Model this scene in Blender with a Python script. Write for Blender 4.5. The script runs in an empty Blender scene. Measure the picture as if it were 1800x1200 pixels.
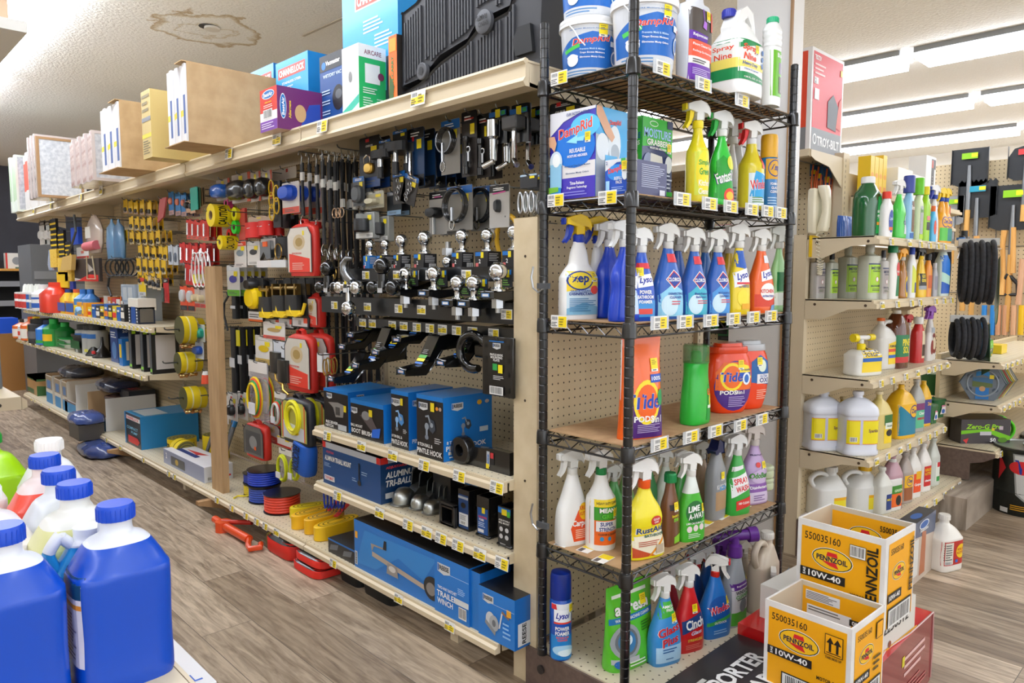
import bpy,math,random
from math import cos,sin,radians
from mathutils import Vector,Matrix
from mathutils.geometry import tessellate_polygon as tess
random.seed(7)
SC=bpy.context.scene
COL=SC.collection
PI=math.pi
ROT=Matrix.Rotation;TR=Matrix.Translation
RX=ROT(PI/2,4,'X')
RY=ROT(PI/2,4,'Y');RYM=ROT(-PI/2,4,'Y')
FL=lambda u,v,o:(u,-o,v)
# camera, world, exposure
F=1276.0;PITCH=math.atan(113/1276);CH=1.22
HD=PI/2-math.atan2(1239,F/cos(PITCH))
cam=bpy.data.cameras.new('camera');cam_o=bpy.data.objects.new('camera',cam);COL.objects.link(cam_o)
cam.sensor_width=36;cam.lens=36*F/1800;cam.clip_start=.02
cam_o.location=(0,0,CH);cam_o.rotation_euler=(PI/2-PITCH,0,HD-PI/2)
SC.camera=cam_o
W=bpy.data.worlds.new('world');SC.world=W;W.use_nodes=True
W.node_tree.nodes['Background'].inputs[0].default_value=(.93,.96,1,1)
W.node_tree.nodes['Background'].inputs[1].default_value=1.6
SC.view_settings.view_transform='Standard';SC.view_settings.look='None'
SC.view_settings.gamma=1;SC.view_settings.use_curve_mapping=False
SC.view_settings.exposure=0.55
try:
 SC.cycles.max_bounces=7;SC.cycles.diffuse_bounces=4;SC.cycles.glossy_bounces=3
 SC.cycles.transmission_bounces=4;SC.cycles.transparent_max_bounces=8
 SC.cycles.sample_clamp_indirect=4;SC.cycles.caustics_reflective=False;SC.cycles.caustics_refractive=False
except Exception:pass
CEIL=2.75
LIGHT_ROWS=[(-1.6,9),(1,9),(5.55,9),(7.2,9),(8.9,9)]
# helpers: from a pixel of the photograph to a place on a known surface
def ray(px,py):
 x=(px-900)/F;y=(600-py)/F
 f=cos(PITCH)+y*sin(PITCH);u=-sin(PITCH)+y*cos(PITCH)
 c,s=cos(HD),sin(HD)
 return Vector((c*f+s*x,s*f-c*x,u))
def atz(px,py,z):
 d=ray(px,py);t=(z-CH)/d.z;return Vector((d.x*t,d.y*t,z))
def atx(px,py,X):
 d=ray(px,py);t=X/d.x;return Vector((X,d.y*t,CH+d.z*t))
def aty(px,py,Y):
 d=ray(px,py);t=Y/d.y;return Vector((d.x*t,Y,CH+d.z*t))
def hat(p,py):
 c,s=cos(HD),sin(HD);f=p[0]*c+p[1]*s
 a=math.atan((600-py)/F)-PITCH;return CH+math.tan(a)*f*1.0
# materials
_M={}
def sv(n,k,v):n.inputs[k].default_value=v
def lin(h):
 h=h.lstrip('#');h=''.join(a*2 for a in h)if len(h)==3 else h;v=[int(h[i:i+2],16)/255 for i in(0,2,4)]
 return[c/12.92 if c<=.04045 else((c+.055)/1.055)**2.4 for c in v]
def mat(h='#888888',r=.45,m=0.,coat=0.,tr=0.,al=1.,em=0.):
 if isinstance(h,bpy.types.Material):return h
 if isinstance(h,tuple):return mat(*h)
 k=(h,r,m,coat,tr,al,em)
 if k in _M:return _M[k]
 M=bpy.data.materials.new('m_'+h.strip('#'));M.use_nodes=True
 b=M.node_tree.nodes['Principled BSDF'];I=b.inputs
 sv(b,'Base Color',(*lin(h),1));sv(b,'Roughness',r);sv(b,'Metallic',m)
 if coat:sv(b,'Coat Weight',coat);sv(b,'Coat Roughness',.12)
 if tr:sv(b,'Transmission Weight',tr);sv(b,'IOR',1.25)
 if al<1:sv(b,'Alpha',al)
 if em:sv(b,'Emission Color',(*lin(h),1));sv(b,'Emission Strength',em)
 _M[k]=M;return M
def nmat(name,h1,h2,scale=20.,r=.6,bump=0.,detail=4,stretch=(1,1,1),lo=.35,hi=.65,m=0.):
 if name in _M:return _M[name]
 M=bpy.data.materials.new(name);M.use_nodes=True;N=M.node_tree.nodes;L=M.node_tree.links
 b=N['Principled BSDF'];sv(b,'Roughness',r);sv(b,'Metallic',m)
 tc=N.new('ShaderNodeTexCoord');mp=N.new('ShaderNodeMapping');sv(mp,'Scale',stretch)
 nz=N.new('ShaderNodeTexNoise');sv(nz,'Scale',scale);sv(nz,'Detail',detail)
 cr=N.new('ShaderNodeValToRGB');e=cr.color_ramp.elements
 e[0].position=lo;e[0].color=(*lin(h1),1);e[1].position=hi;e[1].color=(*lin(h2),1)
 L.new(tc.outputs['Object'],mp.inputs[0]);L.new(mp.outputs[0],nz.inputs['Vector']);L.new(nz.outputs['Fac'],cr.inputs[0]);L.new(cr.outputs[0],b.inputs['Base Color'])
 if bump:
  bp=N.new('ShaderNodeBump');sv(bp,'Strength',bump);sv(bp,'Distance',.01)
  L.new(nz.outputs['Fac'],bp.inputs['Height']);L.new(bp.outputs[0],b.inputs['Normal'])
 _M[name]=M;return M
def pegmat(name,base,hole,pitch=.0254,rad=.13,axes=(0,2),sx=1.,sy=1.,r=.5):
 if name in _M:return _M[name]
 M=bpy.data.materials.new(name);M.use_nodes=True;N=M.node_tree.nodes;L=M.node_tree.links
 b=N['Principled BSDF'];sv(b,'Roughness',r)
 tc=N.new('ShaderNodeTexCoord');sp=N.new('ShaderNodeSeparateXYZ');L.new(tc.outputs['Object'],sp.inputs[0])
 def mth(op,a,bb=None):
  n=N.new('ShaderNodeMath');n.operation=op
  for i,v in enumerate((a,bb)):
   if v is None:continue
   if isinstance(v,(int,float)):sv(n,i,v)
   else:L.new(v,n.inputs[i])
  return n.outputs[0]
 t=[]
 for ax,sc in((axes[0],sx),(axes[1],sy)):
  f=mth('FRACT',mth('MULTIPLY',sp.outputs[ax],1/(pitch*sc)))
  c=mth('MULTIPLY',mth('SUBTRACT',f,.5),sc);t.append(mth('MULTIPLY',c,c))
 d=mth('ADD',t[0],t[1]);lt=mth('LESS_THAN',d,rad*rad)
 mx=N.new('ShaderNodeMix');mx.data_type='RGBA'
 nz=N.new('ShaderNodeTexNoise');sv(nz,'Scale',6)
 cr=N.new('ShaderNodeValToRGB');e=cr.color_ramp.elements;e[0].position=.3;e[1].position=.7
 c0=lin(base);e[0].color=(c0[0]*.93,c0[1]*.92,c0[2]*.9,1);e[1].color=(*c0,1)
 L.new(nz.outputs[0],cr.inputs[0]);L.new(cr.outputs[0],mx.inputs[6]);sv(mx,7,(*lin(hole),1))
 L.new(lt,mx.inputs[0]);L.new(mx.outputs[2],b.inputs['Base Color'])
 _M[name]=M;return M
CARD=lambda:nmat('cardboard','#ad8a63','#bb9870',30,.85,.05,stretch=(1,1,.15))
BEIGE=lambda:('#d6c6a8',.42)
PEG=lambda:pegmat('pegboard','#d8c5a0','#3a2e22')
DECK=lambda:pegmat('shelf_holes','#d9cdb2','#5c4e3c',.03,.1,(0,1),r=.4)
BROWN=lambda:nmat('brown_panel','#5e4d46','#6b5951',60,.45)
BLK='#0c0c0d'
CHROME=('#d9dcdf',.12,1.)
ZINC=('#b9bcc0',.3,1.)
def am(c):
 if isinstance(c,str):return mat(c)
 if isinstance(c,tuple):return mat(*c)
 if callable(c)and not isinstance(c,bpy.types.Material):return am(c())
 return c
# mesh builder
def rings(w,d,n,N=24,cx=0,cy=0,z=0):
 out=[]
 for i in range(N):
  a=2*PI*i/N;c,s=cos(a),sin(a)
  out.append(Vector((cx+w*math.copysign(abs(c)**(2/n),c),cy+d*math.copysign(abs(s)**(2/n),s),z)))
 return out
class MB:
 def __init__(s):s.v=[];s.f=[];s.m=[];s.mats=[]
 def mi(s,c):
  M=am(c)
  if M not in s.mats:s.mats.append(M)
  return s.mats.index(M)
 def add(s,vs,fs,c):
  k=len(s.v);i=s.mi(c);s.v+=[tuple(v)for v in vs]
  s.f+=[tuple(k+j for j in f)for f in fs];s.m+=[i]*len(fs);return s
 def box(s,x0,y0,z0,x1,y1,z1,c,M=None):
  vs=[Vector((x,y,z))for x in(x0,x1)for y in(y0,y1)for z in(z0,z1)]
  if M:vs=[M@v for v in vs]
  return s.add(vs,[(0,1,3,2),(4,6,7,5),(0,4,5,1),(2,3,7,6),(0,2,6,4),(1,5,7,3)],c)
 def prism(s,poly,a0,a1,c,axis='y',M=None):
  """poly in the plane across AXIS: y -> (x,z), x -> (y,z), z -> (x,y)"""
  g={'y':lambda p,a:(p[0],a,p[1]),'x':lambda p,a:(a,p[0],p[1]),'z':lambda p,a:(p[0],p[1],a)}[axis]
  n=len(poly);vs=[Vector(g(p,a0))for p in poly]+[Vector(g(p,a1))for p in poly]
  if M:vs=[M@v for v in vs]
  fs=[(i,(i+1)%n,n+(i+1)%n,n+i)for i in range(n)]
  tri=tess([[Vector((p[0],p[1],0))for p in poly]])
  fs+=[tuple(t)for t in tri]+[tuple(n+j for j in reversed(t))for t in tri]
  return s.add(vs,fs,c)
 def loft(s,rs,c,cap=True,closed=True):
  """rs: list of vertex rings; c one colour, or a list with one colour per band"""
  n=len(rs[0])
  k=len(s.v)
  for r in rs:s.v+=[tuple(v)for v in r]
  for j in range(len(rs)-1):
   i0=s.mi(c[j]if isinstance(c,list)else c)
   for i in range(n if closed else n-1):
    a,b=k+j*n+i,k+j*n+(i+1)%n
    s.f.append((a,b,b+n,a+n));s.m.append(i0)
  if cap:
   s.f.append(tuple(k+i for i in reversed(range(n))));s.m.append(s.mi(c[0]if isinstance(c,list)else c))
   q=k+(len(rs)-1)*n;s.f.append(tuple(q+i for i in range(n)));s.m.append(s.mi(c[-1]if isinstance(c,list)else c))
  return s
 def lathe(s,prof,c,N=20,cx=0,cy=0,M=None,cap=True):
  rs=[[Vector((cx+r*cos(2*PI*i/N),cy+r*sin(2*PI*i/N),z))for i in range(N)]for r,z in prof]
  if M:rs=[[M@v for v in r]for r in rs]
  return s.loft(rs,c,cap)
 def tube(s,pts,r,c,N=6,closed=False,flat=None):
  """flat=(a,b): strap section a wide, b thick"""
  P=[Vector(p)for p in pts];n=len(P);rs=[];up=None
  for i,p in enumerate(P):
   if closed:t=P[(i+1)%n]-P[i-1]
   else:t=P[min(i+1,n-1)]-P[max(i-1,0)]
   t=t.normalized()if t.length>1e-9 else Vector((0,0,1))
   if up is None:up=Vector((0,0,1))if abs(t.z)<.9 else Vector((1,0,0))
   a=t.cross(up)
   if a.length<1e-6:a=t.orthogonal()
   a.normalize();b=a.cross(t).normalized();up=b
   rr=r[i]if isinstance(r,list)else r
   rs.append([p+a*(cos(2*PI*j/N)*(flat[0]if flat else rr))+b*(sin(2*PI*j/N)*(flat[1]if flat else rr))for j in range(N)])
  if closed:rs.append(rs[0])
  return s.loft(rs,c,not closed)
 def ball(s,c0,r,c,N=14,sc=(1,1,1)):
  K=N//2;rs=[]
  for j in range(1,K):
   a=PI*j/K;rs.append([Vector((c0[0]+r*sc[0]*sin(a)*cos(2*PI*i/N),c0[1]+r*sc[1]*sin(a)*sin(2*PI*i/N),c0[2]-r*sc[2]*cos(a)))for i in range(N)])
  return s.loft(rs,c)
 def torus(s,c0,R,r,c,N=20,n=6,M=None,sz=1.):
  pts=[Vector((R*cos(2*PI*i/N),R*sin(2*PI*i/N)*sz,0))for i in range(N)]
  M=M or Matrix();pts=[Vector(c0)+(M@p)for p in pts]
  return s.tube(pts,r,c,n,closed=True)
 def xf(s,M,i0=0):
  s.v[i0:]=[tuple(M@Vector(v))for v in s.v[i0:]];return s
 def mk(s,name,parent=None,loc=None,rz=0,bevel=0,smooth=35,label=None,stuff=False):
  me=bpy.data.meshes.new(name);me.from_pydata(s.v,[],s.f)
  for M in s.mats:me.materials.append(M)
  me.polygons.foreach_set('material_index',s.m)
  me.polygons.foreach_set('use_smooth',[True]*len(s.f));me.update()
  try:me.set_sharp_from_angle(angle=radians(smooth))
  except Exception:pass
  o=bpy.data.objects.new(name,me);COL.objects.link(o)
  if parent:o.parent=parent
  if loc is not None:o.location=loc
  if rz:o.rotation_euler=(0,0,rz)
  if bevel:
   b=o.modifiers.new('edge','BEVEL');b.width=bevel;b.segments=1;b.limit_method='ANGLE';b.angle_limit=radians(50)
  if label:o['label']=label
  if stuff:o['kind']='stuff'
  return o
def thing(name,label,cat,loc=(0,0,0),rz=0,group=None,rot=None):
 o=bpy.data.objects.new(name,None);COL.objects.link(o);o.empty_display_size=.05
 o.location=loc;o.rotation_euler=rot if rot else(0,0,rz)
 o['label']=label;o['category']=cat or name.replace('_',' ')
 if group:o['group']=group
 return o
def tag(o,label,cat,group=None):
 o['label']=label;o['category']=cat
 if group:o['group']=group
 return o
def struct(o):o['kind']='structure';return o
def _kids(o):return[c for c in bpy.data.objects if c.parent==o]
def dup(o,loc=None,rz=None,label=None,group=None,rot=None):
 def cp(x,par):
  c=x.copy();COL.objects.link(c);c.parent=par
  for ch in KID.get(x.name,())or _kids(x):cp(ch,c)
  return c
 r=cp(o,None)
 if loc is not None:r.location=loc
 if rz is not None:r.rotation_euler=(0,0,rz)
 if rot is not None:r.rotation_euler=rot
 if label:r['label']=label
 if group:r['group']=group
 return r
KID={}
# printed matter: letters, panels, bars laid on a surface
_T={}
def glyphs(txt,bold=0.,shear=0.):
 bold=min(bold,.03)
 k=(txt,bold,shear)
 if k in _T:return _T[k]
 c=bpy.data.curves.new('t','FONT');c.body=txt;c.size=1;c.offset=bold;c.shear=shear;c.resolution_u=2
 o=bpy.data.objects.new('t',c);me=bpy.data.meshes.new_from_object(o)
 vs=[(v.co.x,v.co.y)for v in me.vertices];fs=[tuple(p.vertices)for p in me.polygons]
 bpy.data.objects.remove(o);bpy.data.curves.remove(c);bpy.data.meshes.remove(me)
 if not vs:vs=[(0,0)]
 x0=min(v[0]for v in vs);x1=max(v[0]for v in vs);y0=min(v[1]for v in vs);y1=max(v[1]for v in vs)
 _T[k]=(vs,fs,x0,x1,y0,y1);return _T[k]
def clip(poly,a,k,keep_less):
 out=[]
 for i in range(len(poly)):
  p,q=poly[i-1],poly[i];pi=(p[k]<=a)if keep_less else(p[k]>=a);qi=(q[k]<=a)if keep_less else(q[k]>=a)
  if pi!=qi:
   t=(a-p[k])/(q[k]-p[k]);r=[0,0];r[k]=a;r[1-k]=p[1-k]+t*(q[1-k]-p[1-k]);out.append(tuple(r))
  if qi:out.append(q)
 return out
def cutgrid(poly,du,dv):
 res=[poly]
 for k,st in((0,du),(1,dv)):
  if not st:continue
  nxt=[]
  for P in res:
   lo=min(p[k]for p in P);hi=max(p[k]for p in P);n=max(1,math.ceil((hi-lo)/st-1e-6))
   cur=P
   for j in range(1,n):
    a=lo+(hi-lo)*j/n;L_=clip(cur,a,k,True)
    if len(L_)>2:nxt.append(L_)
    cur=clip(cur,a,k,False)
    if len(cur)<3:break
   if len(cur)>2:nxt.append(cur)
  res=nxt
 return res
def unflat(e):return('p',list(zip(e[1:-1:2],e[2:-1:2])),e[-1])
def decal(mb,els,fn,du=0,dv=0,off=.0005,rough=.4):
 o=off
 for e in els:
  if not isinstance(e[0],str):e=('r '.strip(),*e)
  k=e[0];o+=.00022;polys=[];vs=None
  if k=='r':polys=[[(e[1],e[2]),(e[3],e[2]),(e[3],e[4]),(e[1],e[4])]];c=e[5]
  elif k=='e':
   polys=[[(e[1]+e[3]*cos(2*PI*i/20),e[2]+e[4]*sin(2*PI*i/20))for i in range(20)]];c=e[5]
  elif k=='p' and not isinstance(e[1],list):e=unflat(e)
  if k=='p':polys=[[tuple(e[1][j])for j in t]for t in tess([[Vector((p[0],p[1],0))for p in e[1]]])];c=e[2]
  elif k=='bar':
   polys=[[(e[1],e[2]),(e[3],e[2]),(e[3],e[4]),(e[1],e[4])]];c='#e8e8e6'
  elif k=='ln':
   c=e[6]
   n=e[5];c=e[6];H=(e[4]-e[2])/n
   rr=random.Random(n*7+int(e[1]*9999));polys=[]
   for i in range(n):
    w=(e[3]-e[1])*(.65+.35*rr.random());y=e[2]+H*(i+.25);polys.append([(e[1],y),(e[1]+w,y),(e[1]+w,y+H*.42),(e[1],y+H*.42)])
  elif k=='t':
   # ('t', text, cu, cv, height, colour, width or None, bold, shear, rot)
   txt,cu,cv,h,c=e[1:6];wd=e[6]if len(e)>6 else None;bold=e[7]if len(e)>7 else .02
   sh=e[8]if len(e)>8 else 0;rot=e[9]if len(e)>9 else 0
   V,Fs,x0,x1,y0,y1=glyphs(txt,bold,sh);sy=h/max(y1-y0,.01);sx=wd/max(x1-x0,.01)if wd else sy
   cr,sr=cos(rot),sin(rot);vs=[]
   for x,y in V:
    a,b=(x-(x0+x1)/2)*sx,(y-(y0+y1)/2)*sy
    vs.append(fn(cu+a*cr-b*sr,cv+a*sr+b*cr,o))
   mb.add(vs,Fs,mat(c,rough));continue
  M=mat(c,rough)
  for P in polys:
   for Q in(cutgrid(P,du,dv)if(du or dv)else[P]):
    mb.add([fn(u,v,o)for u,v in Q],[tuple(range(len(Q)))],M)
  if k=='bar':
   o+=.0002;n=e[5]if len(e)>5 else 22;rr=random.Random(3);u=e[1]+(e[3]-e[1])*.06;U=e[3]-(e[3]-e[1])*.06;st=(U-u)/n
   for i in range(n):
    w=st*(.3+.4*rr.random());a,b=e[2]+(e[4]-e[2])*.12,e[4]-(e[4]-e[2])*.08
    P=[(u+i*st,a),(u+i*st+w,a),(u+i*st+w,b),(u+i*st,b)]
    mb.add([fn(x,y,o)for x,y in P],[(0,1,2,3)],('#181818',.5))
 return mb
def dcl(*a,**k):return decal(MB(),*a,**k)
def face_fn(side,w,d,h):
 return{'F':lambda u,v,o:(u,-d/2-o,v),'R':lambda u,v,o:(w/2+o,u,v),'L':lambda u,v,o:(-w/2-o,-u,v),'B':lambda u,v,o:(-u,d/2+o,v),'T':lambda u,v,o:(u,v-d/2,h+o),'U':lambda u,v,o:(u,d/2-v,-o)}[side]
def cyl_fn(r,z0=0,r1=None,z1=None,ph=0):
 def f(u,v,o):
  rr=r if r1 is None else r+(r1-r)*(v-z0)/(z1-z0)
  a=u/r+ph;return((rr+o)*sin(a),-(rr+o)*cos(a),v)
 return f
def body_fn(sec,side='F'):
 def f(u,v,o):
  for a,b in zip(sec,sec[1:]):
   if v<=b[0]or b is sec[-1]:
    t=min(1,max(0,(v-a[0])/max(b[0]-a[0],1e-6)));break
  w,d,n=(a[i]+(b[i]-a[i])*t for i in(1,2,3));cx=(a[4]if len(a)>4 else 0)*(1-t)+(b[4]if len(b)>4 else 0)*t
  if side in 'LR':
   x=max(-.985*d,min(.985*d,u));q=w*(1-abs(x/d)**n)**(1/n)+o
   return(cx-q,-x,v)if side=='L' else(cx+q,x,v)
  x=max(-.985*w,min(.985*w,u));return(cx+x,-d*(1-abs(x/w)**n)**(1/n)-o,v)
 return f
def sec_rings(sec,N=24):
 return[rings(r[1],r[2],r[3],N,r[4]if len(r)>4 else 0,0,r[0])for r in sec]
def smooth_sec(sec,k=3):
 out=[]
 n=len(sec)
 for i in range(n-1):
  p0,p1,p2,p3=sec[max(i-1,0)],sec[i],sec[i+1],sec[min(i+2,n-1)]
  L_=max(map(len,(p0,p1,p2,p3)));pp=[tuple(p)+(0,)*(L_-len(p))for p in(p0,p1,p2,p3)]
  for j in range(k):
   t=j/k
   out.append(tuple(.5*((2*b)+(-a+c)*t+(2*a-5*b+4*c-d)*t*t+(-a+3*b-3*c+d)*t**3)for a,b,c,d in zip(*pp)))
 out.append(tuple(sec[-1]));return out
# the room
def floor_mat():
 M=bpy.data.materials.new('plank_floor');M.use_nodes=True;N=M.node_tree.nodes;L=M.node_tree.links
 b=N['Principled BSDF'];sv(b,'Roughness',.42)
 tc=N.new('ShaderNodeTexCoord');mp=N.new('ShaderNodeMapping');sv(mp,'Rotation',(0,0,PI/2))
 L.new(tc.outputs['Object'],mp.inputs[0])
 br=N.new('ShaderNodeTexBrick');L.new(mp.outputs[0],br.inputs['Vector'])
 sv(br,'Color1',(0,0,0,1));sv(br,'Color2',(1,1,1,1));sv(br,'Mortar',(.5,.5,.5,1))
 sv(br,'Scale',1);sv(br,'Mortar Size',.0012);sv(br,'Brick Width',1.22);sv(br,'Row Height',.178)
 br.offset=.37;br.offset_frequency=2
 g=N.new('ShaderNodeTexNoise');sv(g,'Scale',5);sv(g,'Detail',9);sv(g,'Roughness',.62);sv(g,'Distortion',.6)
 m2=N.new('ShaderNodeMapping');sv(m2,'Scale',(9,.9,1));L.new(tc.outputs['Object'],m2.inputs[0])
 ad=N.new('ShaderNodeVectorMath');ad.operation='ADD';sc=N.new('ShaderNodeVectorMath');sc.operation='SCALE';sv(sc,3,7)
 L.new(br.outputs['Color'],sc.inputs[0]);L.new(m2.outputs[0],ad.inputs[0]);L.new(sc.outputs[0],ad.inputs[1]);L.new(ad.outputs[0],g.inputs['Vector'])
 r1=N.new('ShaderNodeValToRGB');e=r1.color_ramp.elements
 e[0].position=.34;e[0].color=(*lin('#8b7d6d'),1);e[1].position=.62;e[1].color=(*lin('#cfc3b2'),1)
 L.new(g.outputs[0],r1.inputs[0])
 r2=N.new('ShaderNodeValToRGB');e=r2.color_ramp.elements;r2.color_ramp.interpolation='LINEAR'
 e[0].position=0;e[0].color=(*lin('#b9ab9b'),1);e[1].position=1;e[1].color=(*lin('#fff6ea'),1)
 L.new(br.outputs['Color'],r2.inputs[0])
 mx=N.new('ShaderNodeMix');mx.data_type='RGBA';mx.blend_type='MULTIPLY';sv(mx,0,1)
 L.new(r1.outputs[0],mx.inputs[6]);L.new(r2.outputs[0],mx.inputs[7])
 m3=N.new('ShaderNodeMix');m3.data_type='RGBA';L.new(br.outputs['Fac'],m3.inputs[0]);L.new(mx.outputs[2],m3.inputs[6]);sv(m3,7,(*lin('#5d5247'),1))
 L.new(m3.outputs[2],b.inputs['Base Color'])
 bp=N.new('ShaderNodeBump');sv(bp,'Strength',.15);sv(bp,'Distance',.004);L.new(g.outputs[0],bp.inputs['Height']);L.new(bp.outputs[0],b.inputs['Normal'])
 _M['plank_floor']=M;return M
def ceil_mat():
 M=bpy.data.materials.new('popcorn_ceiling');M.use_nodes=True;N=M.node_tree.nodes;L=M.node_tree.links
 b=N['Principled BSDF'];sv(b,'Roughness',.85)
 tc=N.new('ShaderNodeTexCoord');n=N.new('ShaderNodeTexNoise');sv(n,'Scale',55);sv(n,'Detail',5);L.new(tc.outputs['Object'],n.inputs['Vector'])
 bp=N.new('ShaderNodeBump');sv(bp,'Strength',.55);sv(bp,'Distance',.02);L.new(n.outputs[0],bp.inputs['Height']);L.new(bp.outputs[0],b.inputs['Normal'])
 # water stain: two ragged tide lines round a leak
 n2=N.new('ShaderNodeTexNoise');sv(n2,'Scale',7);sv(n2,'Detail',6);L.new(tc.outputs['Object'],n2.inputs['Vector'])
 ds=N.new('ShaderNodeVectorMath');ds.operation='DISTANCE';L.new(tc.outputs['Object'],ds.inputs[0]);sv(ds,1,(1.90,4.68,CEIL))
 a=N.new('ShaderNodeMath');a.operation='MULTIPLY_ADD';L.new(n2.outputs[0],a.inputs[0]);sv(a,1,.34);L.new(ds.outputs['Value'],a.inputs[2])
 cr=N.new('ShaderNodeValToRGB');E=cr.color_ramp.elements;L.new(a.outputs[0],cr.inputs[0])
 w=(*lin('#f5f3ec'),1);s1=(*lin('#bfa883'),1);s2=(*lin('#d8ccb2'),1)
 E[0].position=0;E[0].color=w;E[1].position=1;E[1].color=w
 for p,c in((.285,w),(.30,s2),(.315,w),(.42,w),(.45,s2),(.475,s1),(.49,w)):
  x=E.new(p);x.color=c
 L.new(cr.outputs[0],b.inputs['Base Color']);_M['ceil']=M;return M
X0R,X1R,Y0R,Y1R=-3.2,10.2,-3.2,12.2
struct(MB().box(X0R,Y0R,-.1,X1R,Y1R,0,floor_mat()).mk('floor'))
struct(MB().box(X0R,Y0R,CEIL,X1R,Y1R,CEIL+.1,ceil_mat()).mk('ceiling'))
WALLW=nmat('wall_paint','#e2ddd2','#ece8de',3,.8)
struct(MB().box(X0R,Y1R,0,5.2,Y1R+.1,CEIL,nmat('dark_wall','#34353d','#3c3d46',3,.7)).mk('wall_far'))
struct(MB().box(5.2,Y1R,0,X1R,Y1R+.1,CEIL,WALLW).mk('wall_rear'))
struct(MB().box(X1R,Y0R,0,X1R+.1,Y1R,CEIL,WALLW).mk('wall_garden_side'))
struct(MB().box(X0R-.1,Y0R,0,X0R,Y1R,CEIL,WALLW).mk('wall_counter_side'))
# unseen storefront: low wall, header, mullions, openings added so daylight brightens the ceiling
m=MB().box(X0R,Y0R-.1,0,X1R,Y0R,.45,WALLW).box(X0R,Y0R-.1,2.6,X1R,Y0R,CEIL,WALLW)
for i in range(6):m.box(X0R+i*2.66,Y0R-.1,.45,X0R+.12+i*2.66,Y0R,2.6,WALLW)
struct(m.mk('wall_added_storefront'))
for i in range(5):struct(MB().box(X0R+.12+i*2.66,Y0R-.06,.45,X0R+2.66+i*2.66,Y0R-.055,2.6,mat('#f4f8fa',.05,al=.08)).mk('window_%d'%(i+1)))  # unseen panes in the added openings, nearly clear so world light enters
struct(MB().box(3.03,1.45,0,3.15,1.70,CEIL,nmat('white_panel','#e6e4e2','#f1f0ee',2,.5)).mk('wall_stub'))
struct(MB().box(3.02,1.44,0,3.034,1.449,CEIL,'#a8835b').mk('trim_1'))
# plaster crack and joint strip in the ceiling
struct(MB().prism([(2.35,4.35),(2.37,4.35),(2.40,3.4),(2.38,3.4)],CEIL-.006,CEIL-.0005,'#b7ab98','z').prism([(2.39,3.45),(2.42,3.45),(2.44,2.2),(2.41,2.2)],CEIL-.008,CEIL-.0005,'#cfc6b6','z').mk('ceiling_joint'))
h=thing('ceiling_hole','small round leak hole in the stained patch of ceiling above the filter cartons','ceiling damage',(1.86,4.60,CEIL))
MB().lathe([(.055,-.0005),(.055,-.003),(.03,-.004)],'#2a241e',18).mk('opening',h)
MB().lathe([(.045,-.004),(.047,-.018),(.02,-.022)],'#d9d2c4',14,cx=.02,cy=-.008).mk('loose_plaster',h)
# fluorescent strip lights
def strip(x,y,n,lab,L_=2.36):
 t=thing('ceiling_light',lab,0,(x,y,CEIL),group='fluorescent strip lights in rows')
 MB().box(-.14,-L_/2,-.028,.14,L_/2,-.0005,'#e9e9e6').box(-.145,-L_/2,-.035,-.13,L_/2,-.001,'#8d8f90').mk('housing',t)
 MB().prism([(-.125,-.028),(-.115,-.085),(.115,-.085),(.125,-.028)],-L_/2+.02,L_/2-.02,mat('#eef4ff',.5,em=EM)).mk('diffuser',t)
 return t
EM=9.0
rown=['above the counter side','over the aisle of the towing shelves','just beyond the leaf blower carton','second beyond the leaf blower carton','third beyond the leaf blower carton']
for i,(x,_)in enumerate(LIGHT_ROWS):
 for j,y in enumerate((-1.9,.55,3,5.45,7.9,10.35)):
  if i==1:y=y+.0
  strip(x,y,0,'white strip light '+rown[i]+', '+['beside the back wall','first along the row','second along the row','third along the row','fourth along the row','beside the dark far wall'][j])
# shelving
def price_tag(mb_parent,x,y,z,rz,w=.05,h=.032,rng=random):
 m=MB();m.box(-w/2,-.001,-h/2,w/2,0,h/2,'#efeeea')
 v=rng.random()
 decal(m,[(-w/2+.002,-h/2+.004,w/2-.002,h/2-.012,'#f3d829')if v<.35 else(-w*.02,-h/2+.002,w/2-.002,h/2-.004,'#f3d829'),('bar',-w/2+.003,h*.08,-w*.02,h/2-.003,9),('ln',-w/2+.003,-h/2+.003,-w*.05,0,3,'#4a4a48'),('ln',w*.04,-h/2+.005,w/2-.006,h*.3,3,'#8a7a1c')],lambda u,q,o:(u,-.001-o,q))
 return m
_TAGS=[]
def tagm(k):
 while len(_TAGS)<5:
  m=price_tag(None,0,0,0,0);o=m.mk('price_tag');COL.objects.unlink(o);_TAGS.append(o)
 return _TAGS[k%5]
def put_tag(parent,loc,rz,tilt=0,s=1.):
 o=tagm(random.randrange(5)).copy();COL.objects.link(o);o.parent=parent;o.location=loc;o.rotation_euler=(tilt,0,rz);o.scale=(s,1,s);return o
def shelf_y(lab,xf,xb,y0,y1,z,lip=.035,tags=(),group=None,rail=False,deck=None,ts=1.):
 t=thing('gondola_shelf',lab,'shelf',(xf,y0,z),group=group);L_=y1-y0;D=xb-xf
 if deck:MB().box(.004,0,-.006,D,L_,0,deck).mk('deck',t)
 else:
  MB().box(.004,0,-.006,D,L_,0,DECK).mk('deck',t)
 f=MB().prism([(0,-.002),(0,-lip*.35),(-.010,-lip*.5),(-.010,-lip),(.012,-lip),(.012,-.006),(.004,-.002)],.001,L_-.001,BEIGE,'y')
 f.prism([(.02,-.006),(D-.005,-.006),(D-.005,-.07),(D*.4,-.045),(.02,-lip+.003)],0,.003,BEIGE,'y');f.prism([(.02,-.006),(D-.005,-.006),(D-.005,-.07),(D*.4,-.045),(.02,-lip+.003)],L_-.003,L_,BEIGE,'y')
 f.mk('lip',t)
 for y in tags:put_tag(t,(-.0115,y-y0,-lip*.55),-PI/2,-.12,ts)
 return t
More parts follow.
